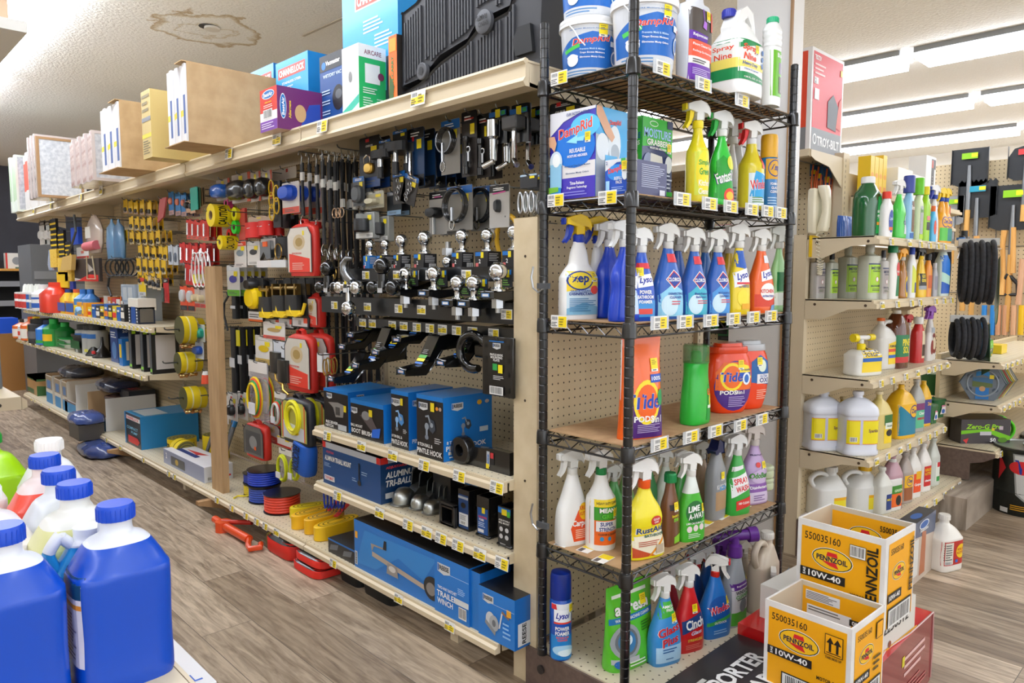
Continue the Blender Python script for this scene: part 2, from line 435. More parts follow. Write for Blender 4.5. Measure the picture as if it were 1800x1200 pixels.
def shelf_x(lab,x0,x1,yf,yb,z,lip=.035,tags=(),group=None,ts=1.):
 t=thing('gondola_shelf',lab,'shelf',(x0,yf,z),group=group);L_=x1-x0;D=yb-yf
 MB().box(0,.004,-.006,L_,D,0,DECK).mk('deck',t)
 f=MB().prism([(0,-.002),(0,-lip*.35),(-.012,-lip*.5),(-.012,-lip),(.012,-lip),(.012,-.006)],.001,L_-.001,BEIGE,'x')
 for a in(0,L_-.004):f.prism([(.008,-.001),(D,-.001),(D,-.085),(D*.75,-.085),(D*.35,-.04),(.012,-lip)],a,a+.004,BEIGE,'x')
 f.mk('lip',t)
 b=MB()
 for yy in(.03,D*.85):b.lathe([(.006,0),(.006,.001)],'#4a3a2c',8,M=TR((-.0005,yy,-.022))@RYM)
 b.mk('screw',t)
 for x in tags:put_tag(t,(x-x0,-.0135,-lip*.62),0,-.12,ts)
 return t
def slots(mb,fn,z0,z1,st=.0254):
 z=z0
 while z<z1:
  mb.add([fn(-.0022,z),fn(.0022,z),fn(.0022,z+.013),fn(-.0022,z+.013)],[(0,1,2,3)],'#2c241c');z+=st
XF,XP=1.45,1.84
PEGY=lambda:pegmat('pegboard_side','#d8c5a0','#3a2e22',axes=(1,2))
g1=thing('store_gondola','long beige pegboard gondola holding the towing and strap goods',0,(XP,1.5,0))
for i in range(5):
 MB().box(.001,.02+i*1.22,.13,.018,1.2+i*1.22,1.795,PEGY).mk('pegboard',g1)
 u=MB().box(-.012,-.012+i*1.22,0,.02,.018+i*1.22,1.80,BEIGE);slots(u,lambda a,z:(-.0125,i*1.22+.003+a,z),.15,1.8);u.mk('upright',g1)
 MB().box(-.09,.3+i*1.22,0,-.05,.34+i*1.22,.094,BEIGE).box(-.35,.3+i*1.22,0,-.31,.34+i*1.22,.094,BEIGE).mk('foot',g1)
# base deck, sections
secs=[(1.53,2.70),(2.705,3.915),(3.92,5.13),(5.135,6.35),(6.355,8.15)]
names=['under the trailer winch boxes','under the yellow strap coils and rope spools','under the caution tape rolls','under the open white cartons','under the printed kraft cartons']
basetags=[atx(x,y,1.42).y for x,y in((897,1110),(795,1075),(705,1030),(590,975))],[atx(x,850+(x-350)*.525,1.42).y for x in(490,470,455,436,411,385)],[atx(x,850+(x-350)*.525,1.42).y for x in(360,346,310,300,255)],[atx(x,700+(x-54)*.5,1.42).y for x in(215,190,160,120,108)],[atx(x,700+(x-54)*.5,1.42).y for x in(90,75,64,58)]
for(a,b),n,tg in zip(secs,names,basetags):
 shelf_y('beige perforated base shelf of the long gondola '+n,1.42,XP-.013,a,b,.125,.032,sorted(y for y in tg if a<y<b))
sh1=shelf_y('beige shelf with yellow price tags below the blue hitch boxes',XF,XP-.013,1.53,2.66,.615,.034,[atx(x,y,XF).y for x,y in((580,762),(640,777),(695,792),(750,805),(812,825),(878,845))],ts=1.15)
sh2=shelf_y('beige shelf with yellow price tags below the chrome couplers and receiver tubes',XF,XP-.013,1.53,2.66,.388,.034,[atx(x,y,XF).y for x,y in((598,868),(672,897),(722,917),(755,930),(780,940),(810,952),(848,966),(887,978))],ts=1.15)
shelf_y('upper beige shelf of caulk tubes and bottles at the far part of the gondola',XF,XP-.013,4.56,8.1,.925,.035,[4.62+.085*i for i in range(40)])
shelf_y('lower beige shelf of spray cans and boxed tools at the far part of the gondola',XF-.02,XP-.013,4.65,8.4,.632,.035,[4.7+.15*i for i in range(24)])
# top shelf, heavy lip
def topshelf(a,b,lab,tags):
 t=thing('top_shelf',lab,'shelf',(XF,a,1.812));L_=b-a;D=XP-XF+.3
 MB().box(.004,0,-.006,D,L_,0,BEIGE).mk('deck',t)
 MB().prism([(-.004,.006),(-.012,-.004),(-.004,-.012),(-.004,-.045),(-.014,-.058),(-.004,-.07),(.05,-.07),(.05,-.062),(.01,-.058),(.012,-.006),(.006,.004)],.002,L_-.002,BEIGE,'y').mk('lip',t)
 for q in(.002,L_-.006):MB().prism([(.012,-.006),(D-.3,-.006),(D-.3,-.12),(.25,-.085),(.012,-.069)],q,q+.004,BEIGE,'y').mk('bracket',t)
 for y in tags:put_tag(t,(-.0165,y-a,-.024),-PI/2,-.1,1.5)
topshelf(1.44,2.70,'beige top shelf end carrying the black car ramps',[atx(742,168,XF).y])
topshelf(2.705,3.93,'beige top shelf section carrying the vacuum boxes',[atx(573,222,XF).y,atx(493,245,XF).y])
topshelf(3.935,5.17,'beige top shelf section carrying the big air filter carton',[atx(408,268,XF).y])
topshelf(5.175,6.60,'beige top shelf section carrying the second filter carton',[5.4,5.9])
topshelf(6.605,8.15,'far end section of the beige top shelf with plastic wrapped filters',[6.8,7.4])
# cardboard corner post tied in front of the gondola
p=thing('cardboard_post','tall brown cardboard corner post standing between the caution tape and ratchet straps',0,(1.45,3.70,.125))
MB().box(-0,-.09,0,.035,.045,1.15,nmat('cardboard_pale','#a8875f','#bb9a70',30,.85,.05,stretch=(1,1,.15))).mk('post',p)
# end cap of gondola 1
e1=thing('endcap_gondola','beige pegboard end panel with slotted posts behind the black wire rack','store gondola',(1.49,1.455,0))
PB=lambda:pegmat('pegboard','#d8c5a0','#33281d',rad=.11)
MB().box(.04,.004,.13,.86,.016,1.375,PB).mk('pegboard',e1)
u=MB().box(0,-.018,0,.034,.078,1.39,nmat('worn_beige','#cdbb98','#d9c8a8',12,.45,stretch=(1,1,1)));slots(u,lambda a,z:(.022+a,-.0185,z),.14,1.37)
u.box(.001,-.017,1.3902,.033,.077,1.3905,'#b09462');u.mk('slotted_post',e1)
u=MB().box(.86,-.012,0,.90,.03,1.39,BEIGE);slots(u,lambda a,z:(.872+a,-.0125,z),.14,1.37);u.mk('slotted_post',e1)
s=MB()
for z in(.25,.62,.86,1.28):s.lathe([(.004,0),(.004,.001)],'#3a3026',8,M=TR((-.0002,.03,z))@RYM)
s.mk('screw',e1)
k=thing('base_deck','beige perforated base deck with brown kick panel under the black wire rack','shelf',(1.49,1.02,0))
MB().box(.002,0,.117,.90,.415,.125,DECK).box(0,-.006,.085,.90,.012,.124,BEIGE).mk('deck',k)
MB().box(-.006,0,0,.001,.455,.121,BROWN).mk('kick_panel',k)
MB().box(0,0,0,.90,.006,.084,BROWN).mk('front_kick',k)
MB().lathe([(.013,0),(.013,.006),(.006,.008)],'#2b2523',12,M=TR((-.006,.39,.07))@RYM).mk('bolt',k)
# black wire rack
RX0,RX1,RY0,RY1=1.474,2.335,1.10,1.397
SZ=(1.745,1.427,1.102,.785,.455)
BLKM=lambda:('#0d0d0f',.28,0,.5)
rk=thing('wire_rack','black wire shelving rack standing at the gondola end full of cleaners','wire shelving',(RX0,RY0,.125))
RW,RD=RX1-RX0,RY1-RY0
for i,(x,y)in enumerate(((0,0),(0,RD),(RW,0),(RW,RD))):
 pr=[(.009,0),(.0145,.001),(.0145,.02),(.0127,.022)];z=.03
 while z<1.775:
  pr+=[(.0127,z),(.0118,z+.001),(.0118,z+.0028),(.0127,z+.0038)];z+=.0254
 pr+=[(.0127,1.775),(.009,1.779)]
 MB().lathe(pr,BLKM,14,cx=x,cy=y).mk('post',rk)
def wshelf(n,z):
 m=MB();z-=.125;r=.0032
 for zz in(0,-.028):
  for(a,b)in(((0,0),(RW,0)),((RW,0),(RW,RD)),((RW,RD),(0,RD)),((0,RD),(0,0))):
   m.tube([(a[0],a[1],z-.006+zz),(b[0],b[1],z-.006+zz)],r,BLKM,6)
 def zig(a,b,n):
  P=[(a[0]+(b[0]-a[0])*i/n,a[1]+(b[1]-a[1])*i/n,z-.008-(0 if i%2 else .024))for i in range(n+1)];m.tube(P,.0022,BLKM,4)
 zig((.02,0),(RW-.02,0),26);zig((.02,RD),(RW-.02,RD),26);zig((0,.02),(0,RD-.02),9);zig((RW,.02),(RW,RD-.02),9)
 for i in range(1,26):m.tube([(RW*i/26,0,z-.003),(RW*i/26,RD,z-.003)],.0016,BLKM,4)
 for y in(.1,.2):m.tube([(0,y,z-.008),(RW,y,z-.008)],.003,BLKM,5)
 o=m.mk('wire_shelf',rk)
 for x,y in((0,0),(0,RD),(RW,0),(RW,RD)):MB().lathe([(.0175,z-.036),(.0195,z-.034),(.0185,z-.004),(.0165,z+.004)],BLKM,14,cx=x,cy=y).mk('collar',o)
 return o
RS=[wshelf(i,z)for i,z in enumerate(SZ)]
ln=['under the moisture absorber buckets','under the moisture absorber boxes','under the row of blue spray bottles','under the laundry detergents','under the grease and lime cleaners']
for i,z in enumerate(SZ):
 o=MB().box(-RW/2+.016,-RD/2+.006,0,RW/2-.016,RD/2-.004,.003,CARD).mk('shelf_liner',None,(RX0+RW/2,RY0+RD/2,z-.0008));tag(o,'brown cardboard liner lying on the wire shelf '+ln[i],'shelf liner')
# tags in clear holders on the rack's edges (part of each wire shelf)
def rtag(i,px,py,side='F',w=.058,hold=True):
 z=SZ[i]
 if side=='F':p=aty(px,py,RY0-.012);rz=0
 else:p=atx(px,py,RX0-.012);rz=-PI/2
 m=MB();h=.036
 if hold:m.box(-w/2-.012,0,-h/2,w/2+.012,.0012,h/2,mat('#dfe3e6',.15,al=.55));m.box(-w/2-.012,-.0012,-h/2,w/2+.012,0,-h/2+.004,mat('#e8ecef',.15,al=.7))
 m.box(-w/2,-.0016,-h/2+.001,w/2,-.0003,h/2-.001,'#f1f0ec')
 decal(m,[(-w*.02,-h/2+.003,w/2-.001,h/2-.004,'#f5d91f'),('bar',-w/2+.003,h*.1,-w*.04,h/2-.004,10),('ln',-w/2+.003,-h/2+.004,-w*.06,0,3,'#3c3c3a'),('ln',w*.04,-h/2+.007,w/2-.01,h*.3,3,'#8a7a1c')],lambda u,q,o:(u,-.0016-o,q))
 o=m.mk('price_tag',RS[i]);o.location=(p.x-RX0,p.y-RY0,p.z-.125);o.rotation_euler=(0,0,rz)
for i,L_ in((0,[(983,137,'L'),(1165,120,'F'),(1237,148,'F'),(1305,177,'F')]),(1,[(977,352,'L'),(1068,347,'L'),(1200,350,'F'),(1248,358,'F'),(1285,363,'F'),(1322,368,'F'),(1350,371,'F'),(1373,374,'F')]),(2,[(983,565,'L'),(1160,567,'F'),(1205,565,'F'),(1250,563,'F'),(1290,560,'F'),(1325,557,'F'),(1356,555,'F')]),(3,[(1160,780,'F'),(1215,767,'F'),(1258,757,'F'),(1302,747,'F'),(1340,736,'F')])):
 for(x,y,s)in L_:rtag(i,x,y,s,hold=(s=='F'))
# S hooks hanging on the rack's left side
for nm,px,py,zc in(('just above the zep bottle shelf',948,500,1.19),('beside the carpet cleaner bottle',948,920,.53)):
 q=atx(px,py,RX0-.02)
 t=thing('wire_hook','bent grey wire hook clipped to the black post '+nm.replace('zep','white spray'),'hook',(RX0-.015,RY1-.004,q.z))
 MB().tube([(0,.03,.05),(-.002,.036,.02),(0,.03,-.01),(0,.01,-.022),(0,-.008,-.012),(0,-.012,.01)],.0032,ZINC,6).box(-.004,-.03,-.012,.006,.012,.004,'#4b4e52').mk('hook',t)
# second end cap, right of the white panel
EX,EYB,EYF=3.05,1.365,1.08
e2=thing('endcap_gondola','beige pegboard end panel behind the floor cleaner and jug shelves','store gondola',(EX,EYB,0))
MB().box(.03,.002,.17,1.15,.014,1.37,PB).mk('pegboard',e2)
MB().box(0,-.006,0,.03,.05,1.40,BEIGE).mk('slotted_post',e2);MB().box(1.15,-.006,0,1.18,.05,1.40,BEIGE).mk('slotted_post',e2)
m=MB().box(-.004,-.29,0,0,-.006,.165,BROWN).mk('kick_panel',e2)
b=MB()
for z in(.055,.135):b.lathe([(.012,0),(.012,.006),(.005,.009)],'#b58b70',12,M=TR((-.004,-.03,z))@RYM)
b.mk('bolt',e2)
ez=(1.385,1.128,.807,.483)
nn=['holding the green gallon jug and floor sprays','holding the soaps and furniture polish','holding the outdoor sprayer bottles','holding the white and yellow gallon jugs']
tgs=[[(1560,447),(1592,446),(1612,445),(1628,444),(1642,443),(1655,441)],[(1545,533),(1572,530),(1597,527),(1612,525),(1640,521),(1655,520),(1668,518)],[(1543,672),(1563,665),(1587,657),(1608,650),(1627,643),(1637,639),(1648,635),(1660,631)],[(1535,808),(1555,798),(1577,786),(1592,779),(1612,767),(1628,758),(1640,750),(1655,742)]]
for z,n,T_ in zip(ez,nn,tgs):
 shelf_x('beige end shelf '+n,EX,4.09,EYF,EYB-.008,z,.034,[aty(x,y,EYF).x for x,y in T_],ts=.95)
bz=.17
s=shelf_x('beige perforated bottom shelf under the white bleach and degreaser jugs',EX,4.30,1.045,EYB-.008,bz,.035,[3.55,3.68,3.82,3.97,4.1,4.22])
# taller unit behind the second end cap, its hooks facing the first gondola
g2=thing('store_gondola','tall beige pegboard gondola behind the phone with orange ties on it',0,(3.30,1.45,0))
MB().box(.34,.045,.13,.36,5.5,1.80,PEGY).mk('pegboard',g2)
u=MB().box(.33,0,0,.40,.045,1.82,BEIGE);slots(u,lambda a,z:(.355+a,-.0005,z),1.42,1.8);u.mk('upright',g2)
MB().box(0.4,.01,1.39,1.05,.03,1.73,BEIGE).mk('end_panel',g2)
t=thing('top_shelf','beige top shelf and bracket under the red leaf blower carton','shelf',(3.28,1.46,1.795))
MB().box(0,0,-.006,.37,1.3,0,BEIGE).mk('deck',t);MB().prism([(-.004,.002),(-.01,-.03),(.01,-.034),(.012,-.006)],.001,1.299,BEIGE,'y').mk('lip',t)
MB().prism([(0,-.001),(.36,-.001),(.36,-.15),(.27,-.1),(.2,-.06),(.05,-.045),(0,-.03)],-.004,0,BEIGE,'y').mk('bracket',t)
shelf_x('beige upper shelf end under the white sprayer cartons and yellow tubes',3.72,5,1.30,1.445,1.62,.03)
# third unit on the raised platform
plat=MB().box(3.95,.93,0,6.2,1.9,.155,nmat('platform_wood','#8d8071','#b3a697',5,.5,stretch=(.8,9,1)));struct(plat.mk('floor_platform'))
t3=thing('endcap_gondola','brown kick panel and back board carrying the garden hose shelves','store gondola',(4.30,1.17,.155))
MB().prism([(-.27,.165),(0.02,.165),(.02,.01),(-.16,.01),(-.16,.1),(-.22,.115),(-.27,.145)],-.002,.004,BROWN,'x').box(0,0,0,1.7,.02,.66,PB).mk('back_board',t3)
hz=(.79,.57,.335)
for z,n in zip(hz,('under the blue garden hose','under the hexagonal hose reels','under the lime green boxed hose')):
 shelf_x('beige shelf '+n,4.30,5.9,.90,1.165,z,.034,[4.36+.11*i for i in range(9)],ts=.95)
# garden tool wall
gw=thing('tool_wall','beige pegboard wall hung with shovels and tool handles','store gondola',(6.5,-1.5,0))
MB().box(0,0,.2,.02,3.6,2.10,pegmat('pegboard_far','#ddcaa4','#5a4934',axes=(1,2),pitch=.0305,rad=.13)).mk('pegboard',gw)
w=MB()
for y in[.3+.24*i for i in range(14)]:w.tube([(-.004,y,.5),(-.004,y,1.75)],.003,'#6c6a66',4)
for z in(1.1,1.45,1.7):w.tube([(-.006,.1,z),(-.006,3.5,z)],.003,'#6c6a66',4)
w.mk('wire_grid',gw)
# far end metal racks
for i,(x0,x1)in enumerate(((-.6,1),(1.05,2.6))):
 t=thing('steel_rack',['black steel drawer rack by the dark wall under the white boxes','black steel drawer rack by the dark wall behind the gondola end'][i],'metal rack',(x0,11.2,0))
 w_=x1-x0
 MB().box(0,.8,0,w_,.84,1.45,'#1b1c20').box(0,0,0,.05,.8,1.45,'#55565a').box(w_-.05,0,0,w_,.8,1.45,'#55565a').mk('frame',t)
 for z in(.35,.6,.85,1.1):MB().box(.05,.05,z,w_-.05,.8,z+.02,'#77787c').box(.05,.03,z,w_-.05,.06,z+.07,'#8a8b8f').mk('shelf',t)
 MB().box(-.02,-.02,1.3,w_+.02,.84,1.33,'#c9923e').mk('top_board',t)
# foreground gondola (bottom left corner)
g0=thing('display_shelf','low beige shelf board carrying the washer fluid jugs','shelf',(-1.1,1.19,.54))
MB().box(0,0,-.03,1.52,1.2,0,nmat('worn_deck','#cdbfa2','#ddd0b6',9,.5)).mk('deck',g0)
MB().box(1.523,0,-.045,1.53,1.2,-.002,BEIGE).box(0,-.008,-.045,1.53,-.001,-.002,BEIGE).mk('lip',g0)
MB().lathe([(.011,0),(.011,.004),(.006,.006),(.006,.02),(0,.021)],ZINC,10,M=TR((1.50,-.008,-.024))@RX).mk('bolt',g0)
MB().box(.2,.05,-.54,.26,.11,-.031,BEIGE).box(1.3,.05,-.54,1.36,.11,-.031,BEIGE).box(1.3,0.7,-.54,1.36,0.76,-.031,BEIGE).box(.2,0.7,-.54,.26,0.76,-.031,BEIGE).mk('leg',g0)
g4=thing('display_shelf','beige gondola shelf end holding the silver oil jug','shelf',(-1.1,3.75,.70))
MB().box(0,0,-.004,1.74,3.,0,BEIGE).box(0,-.004,-.055,1.74,0,0,BEIGE).mk('deck',g4)
MB().prism([(1.742,-.002),(1.762,-.02),(1.762,-.05),(1.742,-.06)],0,3.,BEIGE,'y').box(1,.3,-.7,1.05,2.9,-.005,BEIGE).box(.2,.3,-.7,.25,2.9,-.005,BEIGE).mk('lip',g4)
MB().lathe([(.008,0),(.008,.003)],'#3a3026',8,M=TR((1.66,-.004,-.03))@RX).mk('bolt',g4)
# products
FC=Vector((cos(HD),sin(HD),0))
def vd(p):v=Vector((p[0],p[1],0));return v.normalized()
def spot(px,pyb,pyt,z,wpx,r=.6,boxy=True):
 p=atz(px,pyb,z)
 if abs(z-1.1044)<.01:p=atx(px,pyb,1.5 if pyb>550 else 1.6)if px<1110 else aty(px,pyb,1.13 if pyb>540 else 1.25)
 elif abs(z-1.4294)<.01:p=aty(px,pyb,1.13 if pyb>345 else 1.25)
 elif 1.12<z<1.4 and px>1400:p=aty(px,pyb,1.10)if px>1545 else atx(px,pyb,3.25 if 1470<px<1500 else 3.14)
 dep=p.dot(FC)+.03
 k=.707*(1+r)*.80 if boxy else 1
 w=wpx*dep/F/k;d=w*r
 c=p+vd(p)*((w+d)*.30 if boxy else w*.48);c.z=z
 return c,w,d,hat(c,pyt)-z
SPRAY={'clx':[(0,.86,.84,3.4),(.025,1,1,3.4),(.3,1,1,3.4),(.5,.93,.95,3),(.68,.7,.8,2.6),(.84,.5,.66,2.2),(.93,.40,.5,2),(1,.33,.42,2)],'zep':[(0,.88,.86,3.2),(.03,1,1,3.2),(.48,1,1,3.2),(.56,.96,.96,3),(.66,.72,.8,2.4),(.72,.55,.7,2.2),(.86,.46,.6,2.1),(.97,.32,.42,2),(1,.3,.4,2)],'rnd':[(0,.9,.9,2),(.03,1,1,2),(.62,1,1,2),(.74,.8,.8,2),(.84,.55,.55,2),(.93,.42,.42,2),(1,.4,.4,2)],'wst':[(0,.86,.84,3),(.03,1,1,3),(.22,.95,1,3),(.42,.82,.9,2.8),(.56,.9,.95,2.6),(.7,.78,.8,2.4),(.84,.48,.6,2.2),(.95,.33,.42,2),(1,.3,.4,2)],}
def trig(par,z,head,lever,nozzle,collar,s=1.,ang=0.,mist=False):
 R=TR((0,0,z))@ROT(ang,4,'Z')@Matrix.Scale(s,4)
 m=MB().prism([(-.046,.027),(-.046,.043),(-.028,.050),(0,.055),(.020,.051),(.032,.038),(.037,.022),(.034,.012),(.024,.020),(.013,.022),(.012,0),(-.012,0),(-.014,.02),(-.030,.025)],-.0125,.0125,head,'y',R)
 o=m.mk('trigger_head',par,bevel=.0028*s)
 m=MB().prism([(-.034,.027),(-.020,.027),(-.023,.008),(-.032,-.012),(-.046,-.026),(-.051,-.022),(-.040,-.004)],-.0075,.0075,lever,'y',R);m.mk('trigger_lever',o,bevel=.0015*s)
 m=MB().box(-.053,-.010,.026,-.046,.010,.045,nozzle,R);m.mk('nozzle',o,bevel=.001)
 MB().lathe([(.0155,-.024),(.0165,-.022),(.0165,-.004),(.0125,0)],collar,16,M=R).mk('collar',par)
def stick(par,fn,u,v,s=1.,du=.01):
 w,h=.0095*s,.0135*s
 dcl([(u-w,v-h,u+w,v+h,'#f0efe8'),(u-w,v-h*.62,u+w,v+h,'#f5dc14'),('ln',u-w*.7,v,u+w*.7,v+h*.8,3,'#9a8a20'),('ln',u-w*.6,v-h*.95,u+w*.6,v-h*.6,1,'#444')],fn,du,0,.0022).mk('price_sticker',par)
def bottle(name,lab,cat,c,rz,sec,col,parts=(),els=(),side='F',els2=(),N=24,group=None,sm=3,rough=.3,stk=None,coat=0,liquid=None):
 t=thing(name,lab,cat,c,rz,group)
 S=smooth_sec(sec,sm)
 if liquid:cc=[liquid[1]if(a[0]+b[0])/2<liquid[0]else col for a,b in zip(S,S[1:])];cc=[mat(x,rough,0,coat)for x in cc]
 else:cc=mat(col,rough,0,coat)
 MB().loft(sec_rings(S,N),cc).mk('body',t,smooth=50)
 f=body_fn(S,side)
 if els:dcl(els,f,.008,.012).mk('label',t,smooth=60)
 if els2:dcl(els2,body_fn(S,'L' if side=='F' else 'F'),.008,.012).mk('side_label',t,smooth=60)
 if stk:stick(t,f,*stk)
 return t
def spray(name,lab,p,col,els,kind='clx',th=('#e9e9e6',)*4,r=.55,group=None,liquid=None,stk=None,rz=0,ang=0,coat=.3,els2=(),hb=.74,ts=None,side='F'):
 c,w,d,h=spot(*p,r=r if kind!='rnd' else 1,boxy=kind!='rnd')
 if kind=='rnd':d=w
 w*=.97
 if p[3]>z5-.1 and c.y>1.345:c=c*(1.345/c.y);c.z=p[3]
 if p[3]<.6:c.x=min(c.x,2.29)
 if p[3]<.2 and c.y>1.40:c=c*(1.40/c.y);c.z=p[3]
 if not rz:rz=-.32
 H=h*hb;W_,D_=w/2,d/2
 sec=[(a*H,b*W_,e*D_,n)for a,b,e,n in SPRAY[kind]]
 E=els(W_,H)if callable(els)else els
 t=bottle(name,lab,'spray bottle',c,rz,sec,col,els=E,group=group,coat=coat,liquid=(liquid[0]*H,liquid[1])if liquid else None,stk=(stk[0]*W_,stk[1]*H)if stk else None,els2=els2(D_,H)if callable(els2)else els2,side=side)
 s=ts or h*(1-hb)/.078
 th=tuple(th)+(th[-1],)*(4-len(th))
 trig(t,H+.022*s,*[mat(x,.35)for x in th],s=s,ang=ang)
 return t
def cap(par,z,r,h,col,ribs=True,name='cap',cx=0,cy=0,r1=None):
 m=MB().lathe([(r,z),(r,z+h*.85),((r1 or r)*.93,z+h)],mat(col,.35),24,cx=cx,cy=cy)
 if ribs:
  for i in range(24):
   a=2*PI*i/24;m.box(-.0006,-.0006,0,.0006,.0006,h*.8,mat(col,.35),TR((cx+(r+.0002)*cos(a),cy+(r+.0002)*sin(a),z)))
 return m.mk(name,par)
def jug(name,lab,c,rz,w,d,h,col,capc,els=(),side='F',els2=(),handle='R',liquid=None,group=None,stk=None,neck=.024,sh=.62,capr=None,cat='jug',caph=.022,rough=.32,n=4.2,hc=None):
 W_,D_=w/2,d/2;hb=h-caph*.9;sx=0
 if handle=='R':sx=-W_*.28
 elif handle=='L':sx=W_*.28
 sec=[(0,W_*.92,D_*.9,n,0),(.008,W_,D_,n,0),(hb*sh*.5,W_*.985,D_*.985,n,0),(hb*sh,W_,D_,n,0),(hb*(sh+.06),W_*.95,D_*.95,n-.6,0),(hb*(sh+.2),W_*.66,D_*.72,2.8,sx*.5),(hb*.90,neck*1.25,neck*1.25,2,sx),(hb*.93,neck*.95,neck*.95,2,sx),(hb,neck*.95,neck*.95,2,sx)]
 t=thing(name,lab,cat,c,rz,group)
 S=smooth_sec(sec,3);S=[(a[0],a[1],a[2],max(1.9,a[3]),a[4])for a in S]
 cm=lambda x:mat(x,rough,0,.2)
 if liquid:cc=[cm(liquid[1]if(a[0]+b[0])/2<liquid[0]*h else col)for a,b in zip(S,S[1:])]
 else:cc=cm(col)
 MB().loft(sec_rings(S,28),cc).mk('body',t,smooth=50)
 f=body_fn(S,side)
 if els:dcl(els,f,.01,.015).mk('label',t,smooth=60)
 if els2:dcl(els2,body_fn(S,'L' if side=='F' else 'F'),.01,.015).mk('side_label',t,smooth=60)
 if handle:
  hw={'R':(1,0,W_),'L':(-1,0,W_),'B':(0,1,D_)}[handle];a,b,R=hw
  q=lambda u,z:(sx+a*u,b*u,z)if handle!='B' else(0,u,z)
  P=[q(neck*.8,hb*.86),q(neck*1.6,hb*.95),q(R*.85+abs(sx)*.6,hb*.965),q(R*1.1+abs(sx),hb*.86),q(R*1.02+abs(sx),hb*(sh+.12)),q(R*.8+abs(sx),hb*(sh+.02))]
  pp=[]
  for i in range(len(P)-1):
   p0,p1,p2,p3=[Vector(P[max(0,min(len(P)-1,i+j))])for j in(-1,0,1,2)]
   for k_ in range(4):
    t_=k_/4;pp.append(.5*((2*p1)+(-p0+p2)*t_+(2*p0-5*p1+4*p2-p3)*t_*t_+(-p0+3*p1-3*p2+p3)*t_**3))
  pp.append(Vector(P[-1]));cut=hc if hc is not None else(liquid[0]*h if liquid else None)
  i=next((i for i in range(1,len(pp))if cut is not None and pp[i].z<cut and i>8),None)
  m=MB().tube(pp,1,cm(col),10,flat=(min(.014,D_*.35),.010))if i is None else MB().tube(pp[:i+1],1,cm(col),10,flat=(.014,.010)).tube(pp[i:],1,cm(liquid[1]),10,flat=(.0141,.0101))
  m.mk('handle',t,smooth=60)
 if capc:cap(t,hb-.002,capr or neck*1.12,caph,capc,cx=sx)
 if stk:stick(t,f,stk[0]*W_,stk[1]*h)
 return t
def carton(name,lab,c,rz,w,d,h,cols,faces=None,cat='box',group=None,bevel=.0015,stk=None,rough=.4,rot=None):
 t=thing(name,lab,cat,c,rz,group,rot)
 if isinstance(cols,dict):
  g=lambda k:am(cols[k])if k in cols and not isinstance(cols[k],str)else mat(cols.get(k,cols.get('*','#888888')),rough,0,.25)
  x,y=w/2,d/2;m=MB()
  for k,q in(('F',[(-x,-y,0),(x,-y,0),(x,-y,h),(-x,-y,h)]),('R',[(x,-y,0),(x,y,0),(x,y,h),(x,-y,h)]),('B',[(x,y,0),(-x,y,0),(-x,y,h),(x,y,h)]),('L',[(-x,y,0),(-x,-y,0),(-x,-y,h),(-x,y,h)]),('T',[(-x,-y,h),(x,-y,h),(x,y,h),(-x,y,h)]),('U',[(-x,y,0),(x,y,0),(x,-y,0),(-x,-y,0)])):
   m.add(q,[(0,1,2,3)],g(k))
  m.mk('carton',t)
 else:MB().box(-w/2,-d/2,0,w/2,d/2,h,mat(cols,rough,0,.25)).mk('carton',t,bevel=bevel)
 nm={'F':'front_print','R':'side_print','L':'side_print','B':'back_print','T':'top_print','U':'base_print'}
 for k,e in(faces or{}).items():dcl(e,face_fn(k,w,d,h)).mk(nm[k],t)
 if stk:stick(t,face_fn(stk[2]if len(stk)>2 else 'F',w,d,h),stk[0],stk[1])
 return t
def opencarton(name,lab,c,rz,w,d,h,outer,faces=None,inner='#c9a77c',cat='open box',wall=.004,hts=None,group=None,liner=None):
 t=thing(name,lab,cat,c,rz,group)
 x,y=w/2,d/2;hs=hts or(h,h,h,h)
 MB().box(-x,-y,0,x,y,wall,outer).mk('bottom',t)
 for k,(a,b,e,f,hh)in{'front_wall':(-x,-y,x,-y+wall,hs[0]),'side_wall':(x-wall,-y+wall,x,y-wall,hs[1]),'back_wall':(-x,y-wall,x,y,hs[2]),'side_wall ':(-x,-y+wall,-x+wall,y-wall,hs[3])}.items():
  m=MB();m.box(a,b,wall,e,f,hh,outer)
  # inner sheet
  i=.0006
  if k[0]=='f':m.box(-x+wall,f,wall,x-wall,f+i,hh-.001,inner)
  elif k[0]=='b':m.box(-x+wall,b-i,wall,x-wall,b,hh-.001,inner)
  elif a>0:m.box(a-i,b,wall,a,f,hh-.001,inner)
  else:m.box(e,b,wall,e+i,f,hh-.001,inner)
  m.mk(k.strip(),t)
 nm={'F':'front_print','R':'side_print','L':'side_print','BI':'inner_print'}
 for k,e in(faces or{}).items():
  fn=face_fn(k,w,d,h)if k!='BI' else(lambda u,v,o:(u,y-wall-.0008-o,v))
  dcl(e,fn).mk(nm[k],t)
 return t
